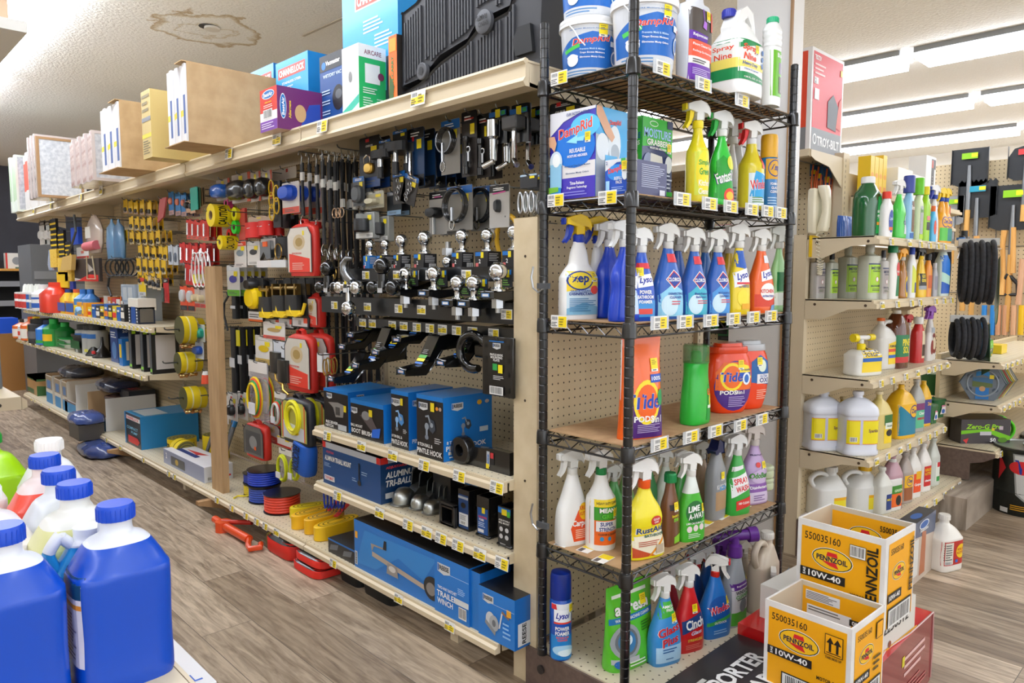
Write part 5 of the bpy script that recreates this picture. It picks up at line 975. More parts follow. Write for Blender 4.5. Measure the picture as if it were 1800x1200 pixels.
# shelf 1: hitch boxes
S1=.6155
BX='#1478cc';KF='#1d1b1d'
def reese(u,v,s,cw=None):return[('p',u-s*1.55,v+s*.75,u+s*1.55,v+s*.75,u+s*1.55,v-s*.55,u,v-s*.95,u-s*1.55,v-s*.55,'#d4d6d8'),(u-s*1.45,v-s*.45,u-s*1.15,v+s*.6,'#1a5fb0'),T('REESE',u+s*.12,v+s*.12,s*.75,'#17181c',s*2.3,.04)]
def hook_pic(u,v,s,c1='#8d96a2',c2='#3e4652'):return[('e',u-s*.35,v+s*.1,s*.22,s*.24,c1),(u-s*.45,v-s*.5,u-s*.25,v,c1),('e',u-s*.35,v-s*.62,s*.2,s*.16,'#7a8290'),('p',u-s*.1,v+s*.7,u+s*.45,v+s*.55,u+s*.6,v,u+s*.3,v-s*.3,u-s*.05,v-s*.1,u-s*.15,v+s*.3,c2),('p',u-s*.5,v+s*.8,u-s*.1,v+s*.9,u+s*.1,v+s*.4,u-s*0,v+s*.35,u-s*.2,v+s*.75,u-s*.45,v+s*.7,c1),('e',u+s*.2,v+s*.25,s*.16,s*.16,'#9aa2ac')]
def rbox(lab,pxl,pxr,pyt,X,dep,fr,side,gap=0,w=None,h=None,z=S1):return boxG('hitch_box',lab,pxl,pxr,pyt,X,z,dep,{'*':BX,'F':KF,'T':'#1a7cc8'},{'F':fr,**({'R':side}if side else{})},gap=gap,w=w,h=h)
rbox('blue and black pintle hook box at the right end of the hitch box row',731,778,700,1.462,.215,lambda w,d,h:[(-w*.5,h*.93,w*.5,h,BX)]+reese(-w*.24,h*.82,h*.075)+hook_pic(w*.02,h*.48,h*.24)+[T('8 TON BALL &',-w*.16,h*.20,h*.055,Wt,w*.56,.02),T('PINTLE HOOK',0,h*.10,h*.085,Wt,w*.94,.02),('ln',w*.2,h*.26,w*.45,h*.36,3,'#ccc'),(w*.06,h*.76,w*.2,h*.9,'#e8d020'),('e',w*.3,h*.82,w*.05,h*.03,'#e8902a'),('e',w*.42,h*.82,w*.05,h*.03,'#b8a090')],lambda w,d,h:reese(-d*.22,h*.84,h*.075)+hook_pic(-d*.05,h*.5,h*.18)+[T('8 TON BALL &',-d*.22,h*.29,h*.05,Wt,d*.45,.02),T('PINTLE HOOK',-d*.05,h*.20,h*.08,Wt,d*.82,.02),('e',d*.22,h*.86,d*.05,h*.04,'#e8b02a'),('e',d*.38,h*.86,d*.045,h*.03,'#d8c8c0'),(d*.22,h*.38,d*.4,h*.46,'#c8d4dc'),('ln',-d*.4,h*.04,d*.1,h*.08,1,'#cfe2f2'),(-d*.42,h*.1,-d*.1,h*.15,'#d8d8d4')])
rbox('blue and black pintle hook box, second from the right in the hitch box row',686,720,690,1.475,.20,lambda w,d,h:[(-w*.5,h*.93,w*.5,h,BX)]+reese(-w*.22,h*.80,h*.08)+hook_pic(w*0,h*.47,h*.22,'#8ab8e8','#4a88c8')+[T('8 TON BALL &',-w*.14,h*.20,h*.05,Wt,w*.6,.02),T('PINTLE HOOK',0,h*.10,h*.085,Wt,w*.94,.02),(w*.08,h*.76,w*.22,h*.88,'#e8d020'),('ln',w*.22,h*.28,w*.44,h*.36,3,'#ccc')],lambda w,d,h:reese(-d*.3,h*.80,h*.07)+[T('PINTLE',-d*.28,h*.15,h*.07,Wt,d*.3)],gap=.012)
rbox('blue and black boot brush box with a brush picture, lower than its neighbours',614,672,712,1.470,.20,lambda w,d,h:[(-w*.5,h*.88,w*.5,h,BX)]+reese(-w*.38,h*.70,h*.10)+[('p',-w*.2,h*.6,w*.1,h*.72,w*.35,h*.28,w*.2,h*.2,'#5a5050'),('e',-w*.02,h*.62,w*.12,h*.12,'#8a8a8c'),('p',w*.18,h*.3,w*.42,h*.38,w*.38,h*.12,w*.14,h*.08,'#2a6ad8'),(w*.08,h*.62,w*.18,h*.8,'#e8d020'),T('BALL MOUNT',-w*.3,h*.30,h*.075,Wt,w*.36),T('BOOT BRUSH',-w*.15,h*.16,h*.12,Wt,w*.62,.02)],lambda w,d,h:[('p',-d*.2,h*.6,d*0,h*.7,-d*.1,h*.4,'#2a2a2c'),T('REESE',-d*.3,h*.2,h*.1,'#e8e8e8',h*.3,.03,0,PI/2)])
rbox('blue and black receiver hitch box at the left end of the hitch box row',567,613,690,1.478,.22,lambda w,d,h:[(-w*.5,h*.93,w*.5,h,BX)]+reese(-w*.26,h*.83,h*.085)+[('p',-w*.3,h*.66,w*.1,h*.7,w*.36,h*.66,w*.3,h*.35,w*0,h*.32,-w*.1,h*.55,'#8a8580'),(w*0,h*.38,w*.18,h*.58,'#4a4644'),T('RECEIVER',-w*.16,h*.16,h*.07,Wt,w*.5,.02),T('HITCH',-w*.26,h*.07,h*.07,Wt,w*.32,.02),(w*.1,h*.02,w*.44,h*.16,'#b8bcc0'),(w*.34,h*.5,w*.44,h*.66,'#e8d020')],lambda w,d,h:reese(-d*.25,h*.86,h*.07),gap=.014)
rbox('blue hitch box standing behind the receiver hitch box',648,672,688,1.70,.10,lambda w,d,h:reese(0,h*.9,h*.06),None,w=.16,gap=0)
rbox('blue hitch box tucked behind the boot brush box',600,640,684,1.71,.09,lambda w,d,h:reese(0,h*.9,h*.06),None,w=.15)
# pintle mount lying on the shelf
q=atx(868,812,1.49)
t=thing('pintle_mount','black steel pintle ring adapter lying at the right end of the hitch box shelf','tow hitch',(1.505,1.585,S1),0)
BK=('#141416',.22,0,.6)
m=MB().prism([(-.02,0),(.20,0),(.205,.06),(.10,.066),(.06,.07),(-.02,.07)],-0,.022,BK,'x').mk('arm',t,bevel=.003)
m=MB().lathe([(.043,-.012),(.046,-.006),(.046,.016),(.043,.022),(.020,.022),(.018,.016),(.018,-.006),(.020,-.012),(.043,-.012)],BK,28,M=TR((0,.195,.046))@RYM,cap=False);m.mk('ring',t)
dcl([(.02,.012,.034,.06,'#b8bcc0'),(.036,.02,.055,.058,'#1d1d20'),(.038,.04,.052,.058,'#c8383c'),T('REESE',.028,.036,.008,'#1a5fb0',.03,.03,0,PI/2),(.018,.005,.032,.02,'#e8d020')],lambda u,v,o:(-.0005-o,.105-u,v)).mk('label',t)
# shelf 2
S2=.3885
boxG('ball_mount_box','long dark blue aluminum tri-ball mount box on the middle shelf',563,665,806,1.462,S2,.235,{'*':'#123a68','F':'#154a86','T':'#15161c'},{'F':[(-.5,.86,.5,1,'#b8bcc4'),(-.5,.86,-.44,1,'#d8342c'),(.44,.86,.5,1,'#d8342c'),T('ADJUSTABLE',-.36,.77,.07,'#d8404a',.14),T('ALUMINUM TRI-BALL MOUNT',-.22,.63,.12,Wt,.48,.04,.2),('ln',-.47,.42,-.33,.52,3,'#9ab4d4'),(-.47,.1,-.28,.22,'#d8dce0'),T('TOW SMART',-.375,.16,.07,'#d8342c',.16),(.15,.3,.17,.75,'#16181c'),('e',.16,.3,.03,.06,'#2a2c30'),('ln',.2,.5,.32,.6,2,'#9ab4d4'),('ln',.04,.3,.12,.4,2,'#9ab4d4')],'R':[(-.5,.86,.5,1,'#b8bcc4'),(-.5,.86,-.36,1,'#d8342c'),T('ADJUSTABLE',-.2,.76,.07,'#e84a4a',.4,.03),T('ALUMINUM',-.1,.60,.14,Wt,.62,.04,.2),T('TRI-BALL',-.16,.42,.14,Wt,.5,.04,.2),(-.42,.1,-.1,.22,'#d8dce0')],'T':lambda w,d,h:[(-w*.2,d*.3,w*.05,d*.6,'#8a8478'),(w*.1,d*.3,w*.4,d*.38,'#b8a020'),(-w*.4,d*.5,-w*.22,d*.56,'#b82c2c'),('e',w*.25,d*.6,w*.1,d*.12,'#4a4c52')]})
AL=('#b9bcba',.32,1.)
def coupler(lab,px,py,s):
 q=atz(px,py,S2);t=thing('trailer_coupler',lab,0,(q.x+.045*s,q.y+.03*s,S2),0)
 m=MB();m.loft([rings(a*s,b*s,2.2,24,0,0,z*s)for a,b,z in((.047,.040,0),(.050,.043,.003),(.047,.040,.006),(.041,.034,.007),(.042,.035,.022),(.036,.030,.042),(.022,.02,.054),(.006,.006,.058))],AL)
 m.mk('socket',t,smooth=50)
 MB().prism([(.02,.03),(.05,.052),(.10,.062),(.20,.062),(.20,.03),(.1,.022),(.04,0)],-.020*s,.020*s,AL,'y',Matrix.Scale(s,4)).mk('neck',t,bevel=.005)
 MB().prism([(.05,.055),(.055,.10),(.075,.115),(.15,.105),(.15,.06)],-.024*s,-.019*s,('#8e9396',.3,1.),'y',Matrix.Scale(s,4)).prism([(.05,.055),(.055,.10),(.075,.115),(.15,.105),(.15,.06)],.019*s,.024*s,('#8e9396',.3,1.),'y',Matrix.Scale(s,4)).mk('latch',t,bevel=.001)
 return t
coupler('silver trailer coupler, largest and leftmost of the three on the middle shelf',700,893,1.05)
coupler('silver trailer coupler in the middle of the three on the middle shelf',731,899,.86)
coupler('silver trailer coupler nearest the receiver tubes of the three',753,907,.80)
def tube(lab,px,py,pyt,w,fr,col='#141416',flange=True,d=None):
 q=atz(px,py,S2);d=d or w;c=Vector((q.x+d/2,q.y+w*.1,S2));h=hat(c,pyt)-S2
 t=thing('receiver_tube',lab,0,c,RG)
 k=w*.08;m=MB()
 for a in((-w/2,-d/2,w/2,-d/2+k),(-w/2,d/2-k,w/2,d/2),(-w/2,-d/2+k,-w/2+k,d/2-k),(w/2-k,-d/2+k,w/2,d/2-k)):m.box(a[0],a[1],0,a[2],a[3],h,BK)
 m.mk('tube',t)
 if flange:MB().box(-w*.58,-d*.58,0,w*.58,d*.58,h*.07,BK).mk('collar',t,bevel=.003)
 MB().lathe([(w*.13,0),(w*.12,.001)],'#050505',14,M=TR((w/2+.0002,0,h*.55))@RY).mk('pin_hole',t)
 dcl([_sc(e,w,h)for e in fr],face_fn('F',w,d,h)).mk('label',t)
 return t
tube('black receiver tube sleeve with a blue lower label, second from the shelf end',851,945,870,.058,[(-.42,.08,.42,.72,'#15509a'),T('RECEIVER',0,.5,.05,'#d8343c',.7,.03),T('TUBE',-.1,.43,.05,Wt,.4,.03),('ln',-.35,.25,.3,.38,3,'#bcd0ea'),(-.38,.12,.1,.2,'#e6e8ec'),(-.05,.6,.2,.74,'#e8d020')])
tube('tall black receiver tube with a blue and white barcode label',817,932,858,.055,[(-.45,.05,.45,.88,'#123c74'),(-.4,.12,.42,.42,'#dfe2e6'),('bar',-.25,.14,.2,.22,10),('ln',-.3,.25,.3,.38,4,'#777'),('e',0,.62,.22,.07,'#0b0b0c'),(-.45,.78,.45,.84,'#a8b0b8')],flange=False)
tube('black adjustable ball mount box with white icons at the shelf end',889,962,888,.058,[(-.48,.02,.48,.98,'#1a1a1e'),(-.48,.84,.48,.98,'#1c70c0'),(-.2,.80,.2,.95,'#e8d020'),(.22,.78,.45,.92,'#4cae3a'),T('ADJUSTABLE',0,.66,.05,Wt,.85),T('BALL MOUNT',0,.6,.05,Wt,.8),('e',-.22,.44,.14,.06,'#c8c8cc'),('e',.22,.44,.14,.06,'#c8c8cc'),('e',-.22,.26,.14,.06,'#c8c8cc'),('e',.22,.26,.14,.06,'#c8c8cc'),('ln',-.3,.06,.3,.1,1,'#ccc')])
q=atz(789,925,S2);t=thing('receiver_sleeve','short square black receiver sleeve lying open end forward on the middle shelf','receiver tube',(q.x,q.y+.01,S2),0)
m=MB();k=.006;w=.066
for a in((0,-w/2,0,.12,w/2,k),(0,-w/2,w-k,.12,w/2,w),(0,-w/2,k,.12,-w/2+k,w-k),(0,w/2-k,k,.12,w/2,w-k)):m.box(*a,BK)
m.mk('tube',t);m=MB();w2=.082
for a in((0,-w2/2,-0,.012,w2/2,k*1.4),(0,-w2/2,w2-k*2,.012,w2/2,w2-.004),(0,-w2/2,k,.012,-w2/2+k*1.6,w2-k),(0,w2/2-k*1.6,k,.012,w2/2,w2-k)):m.box(*a,('#2a2a2c',.35))
m.mk('rim',t)
for i,(px,py,lab)in enumerate(((783,880,'black boxed trailer light kit with blue header behind the couplers'),(828,905,'dark boxed hitch accessory behind the tall receiver tube'))):
 q=atz(px,py,S2);carton('accessory_box',lab,(min(q.x+.03,1.78),q.y,S2),RG,.07,.06,.135 if i==0 else .12,{'*':'#1b1b1e','T':'#1b4a80'},{'F':[(-.035,.105,.035,.125,'#1c70c0')]+reese(-0,.118,.006)+[(-.03,.07,-.01,.09,'#e8d020'),('p',-.03,.02,-.012,.02,-.014,.06,-.028,.06,'#c8d4e0'),('ln',-0,.02,.03,.08,5,'#a8a8ac')]})
t=boxG('accessory_box','black curved top accessory box with yellow text behind the silver couplers',755,790,815,1.60,S2,.12,{'*':'#17181a','T':'#1d1f22'},{'T':lambda w,d,h:[(-w*.3,d*.3,w*.3,d*.5,'#c8b020')]},h=.155,w=.10)
# base shelf goods, right part
SB=.1255
def wbox(w,d,h):return[]
boxG('trailer_jack_box','long blue trailer jack carton with a picture of the jack on the base shelf',616,842,913,1.432,SB,.13,{'*':'#1265b4','F':'#1976cc','T':'#16161a'},{'F':lambda w,d,h:[('p',-w*.48,h*.1,-w*.3,h*.15,-w*.1,h*.6,w*.1,h*.4,w*.2,h*.9,-w*.4,h*.85,'#3388d4'),(-w*.495,h*.06,-w*.47,h*.34,'#cfd4d8'),T('REESE',-w*.482,h*.2,h*.05,'#16181c',h*.24,.03,0,PI/2),(-w*.49,h*.62,-w*.465,h*.76,'#e8a82a'),('p',-w*.33,h*.50,-w*.33,h*.40,w*.12,h*.24,w*.13,h*.33,'#b8a898'),('p',-w*.33,h*.5,-w*.31,h*.62,-w*.21,h*.64,-w*.21,h*.67,-w*.34,h*.65,'#a89c90'),('p',-w*.23,h*.64,-w*.2,h*.64,-w*.2,h*.82,-w*.22,h*.82,'#1b1b1e'),('e',w*.17,h*.34,w*.065,h*.22,'#2e2c2c'),('e',w*.16,h*.32,w*.035,h*.12,'#8a8480'),('p',-w*.2,h*.2,-w*.1,h*.2,-w*.11,h*.42,-w*.19,h*.42,'#9a9490'),('e',-w*.15,h*.33,w*.03,h*.06,'#d8d4d0'),T('BOLT-ON SWIVEL',w*.34,h*.34,h*.06,Wt,h*.5,.02,0,PI/2),T('TRAILER JACK',w*.40,h*.40,h*.10,Wt,h*.64,.03,0,PI/2)]},h=.185)
boxG('trailer_winch_box','square blue two-way ratchet trailer winch carton near the shelf end',760,822,975,1.425,SB,.14,{'*':'#1265b4','F':'#1b7ad2','T':'#17171b'},{'F':lambda w,d,h:reese(-w*.22,h*.80,h*.11)+[(-w*.1,h*.74,w*.5,h*.747,'#cfe0f0'),T('TWO-WAY RATCHET',-w*.12,h*.46,h*.055,Wt,w*.56),T('TRAILER',-w*.12,h*.35,h*.10,Wt,w*.6,.02),T('WINCH',-w*.18,h*.22,h*.10,Wt,w*.46,.02),(w*.12,h*.30,w*.5,h*.40,'#d8dce0'),('bar',w*.22,h*.08,w*.44,h*.28,12),('ln',w*.2,h*.48,w*.42,h*.6,4,'#a8cdf0')],'R':lambda w,d,h:[(-d*.4,h*.2,d*0,h*.75,'#d4d6d8'),T('REESE',-d*.2,h*.48,h*.12,'#17181c',h*.45,.04,0,PI/2),(-d*.4,h*.22,-d*.34,h*.4,'#1a5fb0')]},h=.19,gap=0)
boxG('trailer_winch_box','blue hand winch carton with a winch picture at the end of the base shelf',839,905,1010,1.425,SB,.16,{'*':'#1265b4','F':'#1b7ad2','T':'#17171b'},{'F':lambda w,d,h:reese(-w*.22,h*.80,h*.10)+[('e',-w*.15,h*.4,w*.13,h*.16,'#c8ccd0'),('e',-w*.05,h*.36,w*.13,h*.16,'#a8adb2'),('e',-w*.05,h*.36,w*.05,h*.07,'#6a7076'),('p',-w*.3,h*.3,-w*.02,h*.12,w*0,h*.2,-w*.28,h*.38,'#8a8e92'),('p',w*.08,h*.3,w*.12,h*.32,w*.2,h*.66,w*.16,h*.66,'#d8dce0'),('p',w*.16,h*.64,w*.36,h*.56,w*.36,h*.61,w*.18,h*.69,'#8a6a58'),(w*.3,h*.62,w*.42,h*.76,'#e8a82a'),(-w*.1,h*.74,w*.5,h*.747,'#cfe0f0'),('ln',w*.2,h*.16,w*.42,h*.5,4,'#8fc0ee')],'R':lambda w,d,h:[(-d*.42,h*.05,-d*.1,h*.5,'#d4d6d8'),T('REESE',-d*.26,h*.28,h*.11,'#17181c',h*.4,.04,0,PI/2)]},h=.155,gap=0)
boxG('trailer_winch_box','blue winch carton pushed behind the square winch boxes',850,880,960,1.60,SB,.18,{'*':'#1265b4','T':'#17171b'},{},h=.19,w=.2)
for i,(pl,pr,lab)in enumerate(((569,592,'small black electrical kit box left of its twin on the base shelf'),(592,617,'small black electrical kit box touching the long blue jack carton'))):
 boxG('small_parts_box',lab,pl,pr,955,1.435,SB,.12,{'*':'#1a1c20','R':'#1b5fb0','T':'#22262c'},{'F':[('p',-.4,.2,.2,.4,.3,.8,-.3,.6,'#6a6e74'),(-.5,.88,.5,1,'#1c6cc0')],'R':[(-.45,.1,-.15,.8,'#d8dce0')]},h=.058)
# goods hanging on hooks and lying in the middle of the long gondola
def hookobj(x,y,z,lab,L_=None,r=.0026):
 L_=(XP-x)+.03
 t=MB().tube([(L_,0,0),(.015,0,0),(.004,0,.004),(0,0,.014)],r,('#7f8386',.3,1.),5).mk('peg_hook',None,(x,y,z));tag(t,lab,'hook',lab[:60]);return t
def kcard(t,w,h,bg='#1b1c20',hdr='#1c62b0',item=None,foot=None,stk=True,els=None,rnd=.004,th=.0025):
 m=MB().prism([(-w/2,-h),(w/2,-h),(w/2,-.006),(w/2-.006,0),(-w/2+.006,0),(-w/2,-.006)],0,th,bg,'y');m.mk('card',t)
 e=[]
 if hdr:e+=[(-w/2+.001,-h*.18,w/2-.001,-.002,hdr),('e',0,-.006,w*.1,.003,'#3a3630'),('ln',-w*.3,-h*.15,w*.3,-h*.06,2,Wt)]
 if foot:e+=[(-w/2+.001,-h+.001,w/2-.001,-h*.8,foot),('ln',-w*.35,-h*.95,w*.3,-h*.85,2,'#5a5a58')]
 if els:e+=els
 if stk:e+=[(w*.08,-h*.36,w*.36,-h*.2,'#f2dc1e')]
 if e:dcl(e,FL).mk('print',t)
 if item:item(t,w,h)
def it_blob(col,w=.6,h=.45,d=.03,z=-.6,r=.35,name='item',m=0.):
 def f(t,W,H):MB().loft([rings(W*w/2*a,H*h/2*a,2.6,14,0,0,y)for a,y in((1,0),(1,d*.6),(.75,d),(.3,d*1.02))],mat(col,r,m)).xf(TR((0,0,H*z))@RX).mk(name,t)
 return f
def it_tube(pts,r,col,name='item',n=8):
 def f(t,W,H):MB().tube([(x*W,-y,z*H)for x,y,z in pts],r,am(col),n).mk(name,t)
 return f
def it_many(*fs):
 def f(t,W,H):
  for q in fs:q(t,W,H)
 return f
def ring_it(R,r,col,z=-.5,turns=1,name='coil',sz=1.):
 def f(t,W,H):
  for k in range(turns):MB().torus((0,-.012-.006*k,H*z),R,r,am(col),20,6,RX,sz).mk(name,t)
 return f
def hang(name,lab,cat,x0,y0,x1,y1,X,build,n=1,dx=.03,dy=0.,hook=True,short=None,group=None,rz=RG,rot=None,sw=0,back=None):
 xm=(x0+x1)/2;p=atx(xm,y0,X);w=abs(atx(x0,y0,X).y-atx(x1,y0,X).y);b=atx(xm,y1,X);h=p.z-b.z
 g=group or(None if n<2 else((cat or name)+'s hanging: '+(short or lab))[:60])
 t=thing(name,lab,cat,p,rz,g,rot)
 build(t,w,h)
 for i in range(1,n):
  o=dup(t,Vector((X+dx*i,p.y+dy*i+random.uniform(-1,1)*.002,p.z)),None)
  o.rotation_euler=(t.rotation_euler.x+random.uniform(-.02,.02)*0,t.rotation_euler.y,t.rotation_euler.z+random.uniform(-sw,sw))
  if back:o['label']=back
 if hook:hookobj(X-.02,p.y,p.z-.004,'wire peg hook with '+(short or ' '.join(lab.split()[:11])))
 return t
C=lambda **k:(lambda t,w,h:kcard(t,w,h,**k))
# --- hitch pins and locks, top row right
pin=lambda:it_tube([(-.15,.012,-.42),(-.15,.016,-.78),(-.05,.02,-.88),(.25,.02,-.93)],.0075,CHROME,'hitch_pin')
hang('lock_card','black coupler lock card with a brass padlock fixed on it','carded lock',631,240,667,330,1.60,C(bg='#15161a',hdr=None,foot='#1b3f7a',item=it_many(it_blob('#c8a24c',.42,.22,.014,-.62,.3,'padlock',.8),it_tube([(-.15,.01,-.53),(-.15,.012,-.42),(0,.012,-.36),(.15,.012,-.42),(.15,.01,-.53)],.0035,CHROME,'shackle')),els=[T('COUPLER LOCK',0,-.035,.008,Wt,.05),(-.025,-.02,0,-.008,'#c8262c')]),2,.04,-.01)
def tlock(t,w,h):
 kcard(t,w*.72,h*.42,'#1b1c1f','#1c62b0',None,None)
 MB().loft([rings(w*.5,w*.22,2.4,16,0,-.02,-h*a)for a in(.30,.34,.46,.50)],('#232427',.5)).mk('rubber_grip',t)
 MB().lathe([(.0105,-h*.5),(.0105,-h*.72),(.013,-h*.73),(.013,-h)],[mat(*CHROME)]*2+[('#26272a',.4)]*3,14,cy=-.02).mk('barrel',t)
hang('hitch_lock','black grip hitch pin lock, right one of the two rubber handled locks',0,685,228,720,308,1.58,tlock,2,.05,0)
hang('hitch_lock','black grip hitch pin lock with chrome barrel, left one of the two rubber handled',0,662,245,690,314,1.56,tlock,1)
hang('hitch_pin_card','dark blue card with a bent chrome hitch pin in the row of four','carded hitch pin',716,225,745,328,1.60,C(bg='#143a66',hdr='#16171b',item=it_tube([(-.15,.012,-.40),(-.15,.014,-.72),(-.05,.016,-.86),(.32,.016,-.93)],.008,CHROME,'hitch_pin'),foot='#101114',els=[(-.02,-.045,-.008,-.03,'#c8262c')]),5,.045,-.004)
def cable(t,w,h,R=0,col='#17181b',zz=-.4):
 kcard(t,w,h,'#8f8c86','#1c62b0',None,None)
 for k in range(3):MB().torus((0,-.014-.007*k,h*zz),w*.40,.0055,mat(col,.2,0,.5),22,7,RX).mk('cable_coil',t)
 MB().tube([(-.005,-.03,h*(zz-.05)),(0,-.034,-h*.8)],.006,am(ZINC),8).torus((0,-.034,-h*.88),.012,.0025,am(CHROME),14,5,RX,1.4).mk('cable_loop',t)
hang('security_cable','coiled black security cable with a steel loop end in the top hook row',0,775,210,808,306,1.60,cable,1)
hang('security_cable','thick black cable lock coil with double clamp in the second hook row',0,785,326,830,405,1.62,lambda t,w,h:cable(t,w,h,zz=-.45),2,.06,-.06)
def rodlock(t,w,h):
 kcard(t,w,h,'#2b2624','#16171b',None,None,els=[T('SWORD',0,-h*.12,.006,'#d83a2c',w*.6,.03)])
 MB().lathe([(.011,-h*.40),(.011,-h*.48),(.008,-h*.5),(.008,-h*.85),(.011,-h*.86),(.011,-h*.97)],('#17181b',.25,0,.5),12,cy=-.014).mk('pin_lock',t);MB().torus((w*.18,-.016,-h*.60),.009,.002,am(CHROME),12,5,RX).box(w*.14,-.018,-h*.78,w*.24,-.015,-h*.64,am(ZINC)).mk('key',t)
hang('pin_lock_card','black pin lock with a silver key on a tall dark card','carded lock',811,195,838,310,1.60,rodlock,1)
hang('pin_lock_card','black pin lock card just right of the one with the silver key','carded lock',838,200,862,312,1.62,rodlock,2,.05)
def chromepin(head):
 def f(t,w,h):
  MB().loft([rings(w*.42,.012,3,16,0,0,-h*a)for a in(0,.03,.52,.58)],('#17181b',.25,0,.4)).mk('plastic_back',t)
  dcl([(-w*.42,-h*.14,w*.42,-h*.06,'#1c62b0'),(-w*.1,-h*.16,w*.14,-h*.03,'#f2dc1e'),(w*.2,-h*.13,w*.38,-h*.07,'#3aa04c')],lambda u,v,o:(u,-.0125-o,v)).mk('label',t)
  if head=='barrel':MB().lathe([(w*.24,-h*.22),(w*.24,-h*.48),(w*.14,-h*.52),(w*.12,-h*.86)],mat(*CHROME),18,cy=-.03).mk('lock_barrel',t)
  else:MB().box(-w*.36,-.055,-h*.40,w*.36,-.012,-h*.2,('#4a4b4d',.4)).mk('lock_head',t,bevel=.004)
  MB().tube([(0,-.03,-h*.4),(0,-.03,-h*.82),(w*.04,-.034,-h*.87),(w*.35 if head!='barrel' else-w*.3,-.05,-h*.95)],w*.10,mat(*CHROME),12).mk('hitch_pin',t)
 return f
hang('hitch_lock','large chrome barrel hitch lock second from the black rack post',0,862,190,897,300,1.60,chromepin('barrel'),2,.06)
hang('hitch_lock','hitch lock with square grey head and bent chrome pin next to the rack post',0,898,184,935,300,1.60,chromepin('sq'),2,.06)
hang('hitch_lock','carded red and black coupler lock seen between the rack post and the moisture box',0,966,178,1018,235,1.66,C(bg='#1a1b1f',hdr='#26272b',foot='#c8262c',els=[T('COUPLER LOCK',0,-.03,.010,Wt,.07,.03),(-.03,-.012,-.012,0,'#d8262c')]),1)
def chaincard(t,w,h):
 kcard(t,w,h,'#26221f','#1c62b0',None,None)
 m=MB()
 for i in range(7):m.torus((w*.12*sin(i),-.006,-h*(.3+.09*i)),.008,.0018,am(ZINC),10,4,ROT(PI/2+.5*(i%2),4,'X')@ROT(i*1.1,4,'Z'))
 m.mk('chain',t)
hang('chain_card','small blue headed card with a tangle of pin chain, left of its pair','carded chain',690,300,712,358,1.58,chaincard,1)
hang('chain_card','tilted blue headed card with a tangle of pin chain, right of its pair','carded chain',712,308,738,360,1.58,chaincard,1,rot=(0,.35,RG))
hang('wiring_card','clear carded wiring plug low beside the chain cards','carded plug',680,336,705,378,1.64,C(bg='#3a3f46',hdr='#8a8f98',foot='#9cc4e8'),2,.04)
hang('wiring_card','beige boxed plug adapter hanging left of the chain cards','carded plug',642,336,674,366,1.60,C(bg='#c8c2a8',hdr='#b8b8b0',item=it_blob('#d8d2b8',.6,.4,.03),foot='#a8a490'),1)
hang('lock_card','grey plastic latch on a blue card at the left of the beige plug','carded latch',620,310,640,362,1.58,C(bg='#4c5054',hdr='#1c62b0',item=it_blob('#54585c',.8,.6,.02)),2,.04)
def plug(t,w,h):
 MB().box(-w/2,0,-h,w/2,.03,0,mat('#aeb2b0',.15,al=.6)).mk('blister',t,bevel=.004)
 MB().lathe([(w*.26,-h*.25),(w*.28,-h*.3),(w*.28,-h*.7),(w*.22,-h*.74)],('#1b1c1e',.4),16,cy=-.008).mk('plug',t)
 dcl([(-w*.46,-h*.96,w*.46,-h*.78,'#d8d8d4'),('bar',w*.1,-h*.94,w*.42,-h*.8,8),(w*.2,-h*.3,w*.4,-h*.12,'#f2dc1e')],lambda u,v,o:(u,-.0005-o,v)).mk('label',t)
hang('plug_pack','clear blister pack with a round black trailer plug, left of its pair',0,624,373,656,420,1.56,plug,1)
hang('plug_pack','clear blister pack with a round black trailer plug beside its twin',0,656,380,682,425,1.60,plug,1,hook=False)
hang('lock_card','grey carded receiver lock with round black cap below the hook row','carded lock',754,336,785,412,1.64,C(bg='#a8a6a2',hdr='#1b1c1f',item=it_many(it_blob('#1b1c1e',.7,.25,.04,-.5),it_tube([(0,.02,-.5),(0,.02,-1.)],.008,ZINC,'pin')),stk=False,els=[(-.02,-.022,.02,-.019,'#d84a9a')]),2,.05)
hang('lock_card','silver padlock card with black header right of the cable locks','carded lock',860,324,895,400,1.60,C(bg='#b8b5b0',hdr='#17181b',item=it_blob('#55585c',.22,.3,.02,-.5,.3,'lock_body',.8),stk=False,els=[T('Master',0,-.012,.006,Wt,.03),('p',-.03,-.026,.03,-.022,.03,-.026,-.03,-.03,'#d84a9a')]),1)
def snaps(t,w,h):
 kcard(t,w,h*.3,'#2a2c30','#a8c4dc',None,None)
 for i in range(3):MB().torus((w*(-.33+.33*i),-.01,-h*.62),w*.13,.004,am(ZINC),16,6,RX,3.2).mk('link',t)
hang('chain_link_pack','pack of bright steel quick links by the black rack post','quick link pack',914,305,944,388,1.52,snaps,3,.03)
hang('tow_ring','yellow painted ring handle hanging behind the hitch ball boxes',0,880,385,912,450,1.62,lambda t,w,h:MB().torus((0,-.01,-h*.5),w*.6,.008,('#d8a82c',.35),24,8,RX,1.4).mk('ring',t),1)
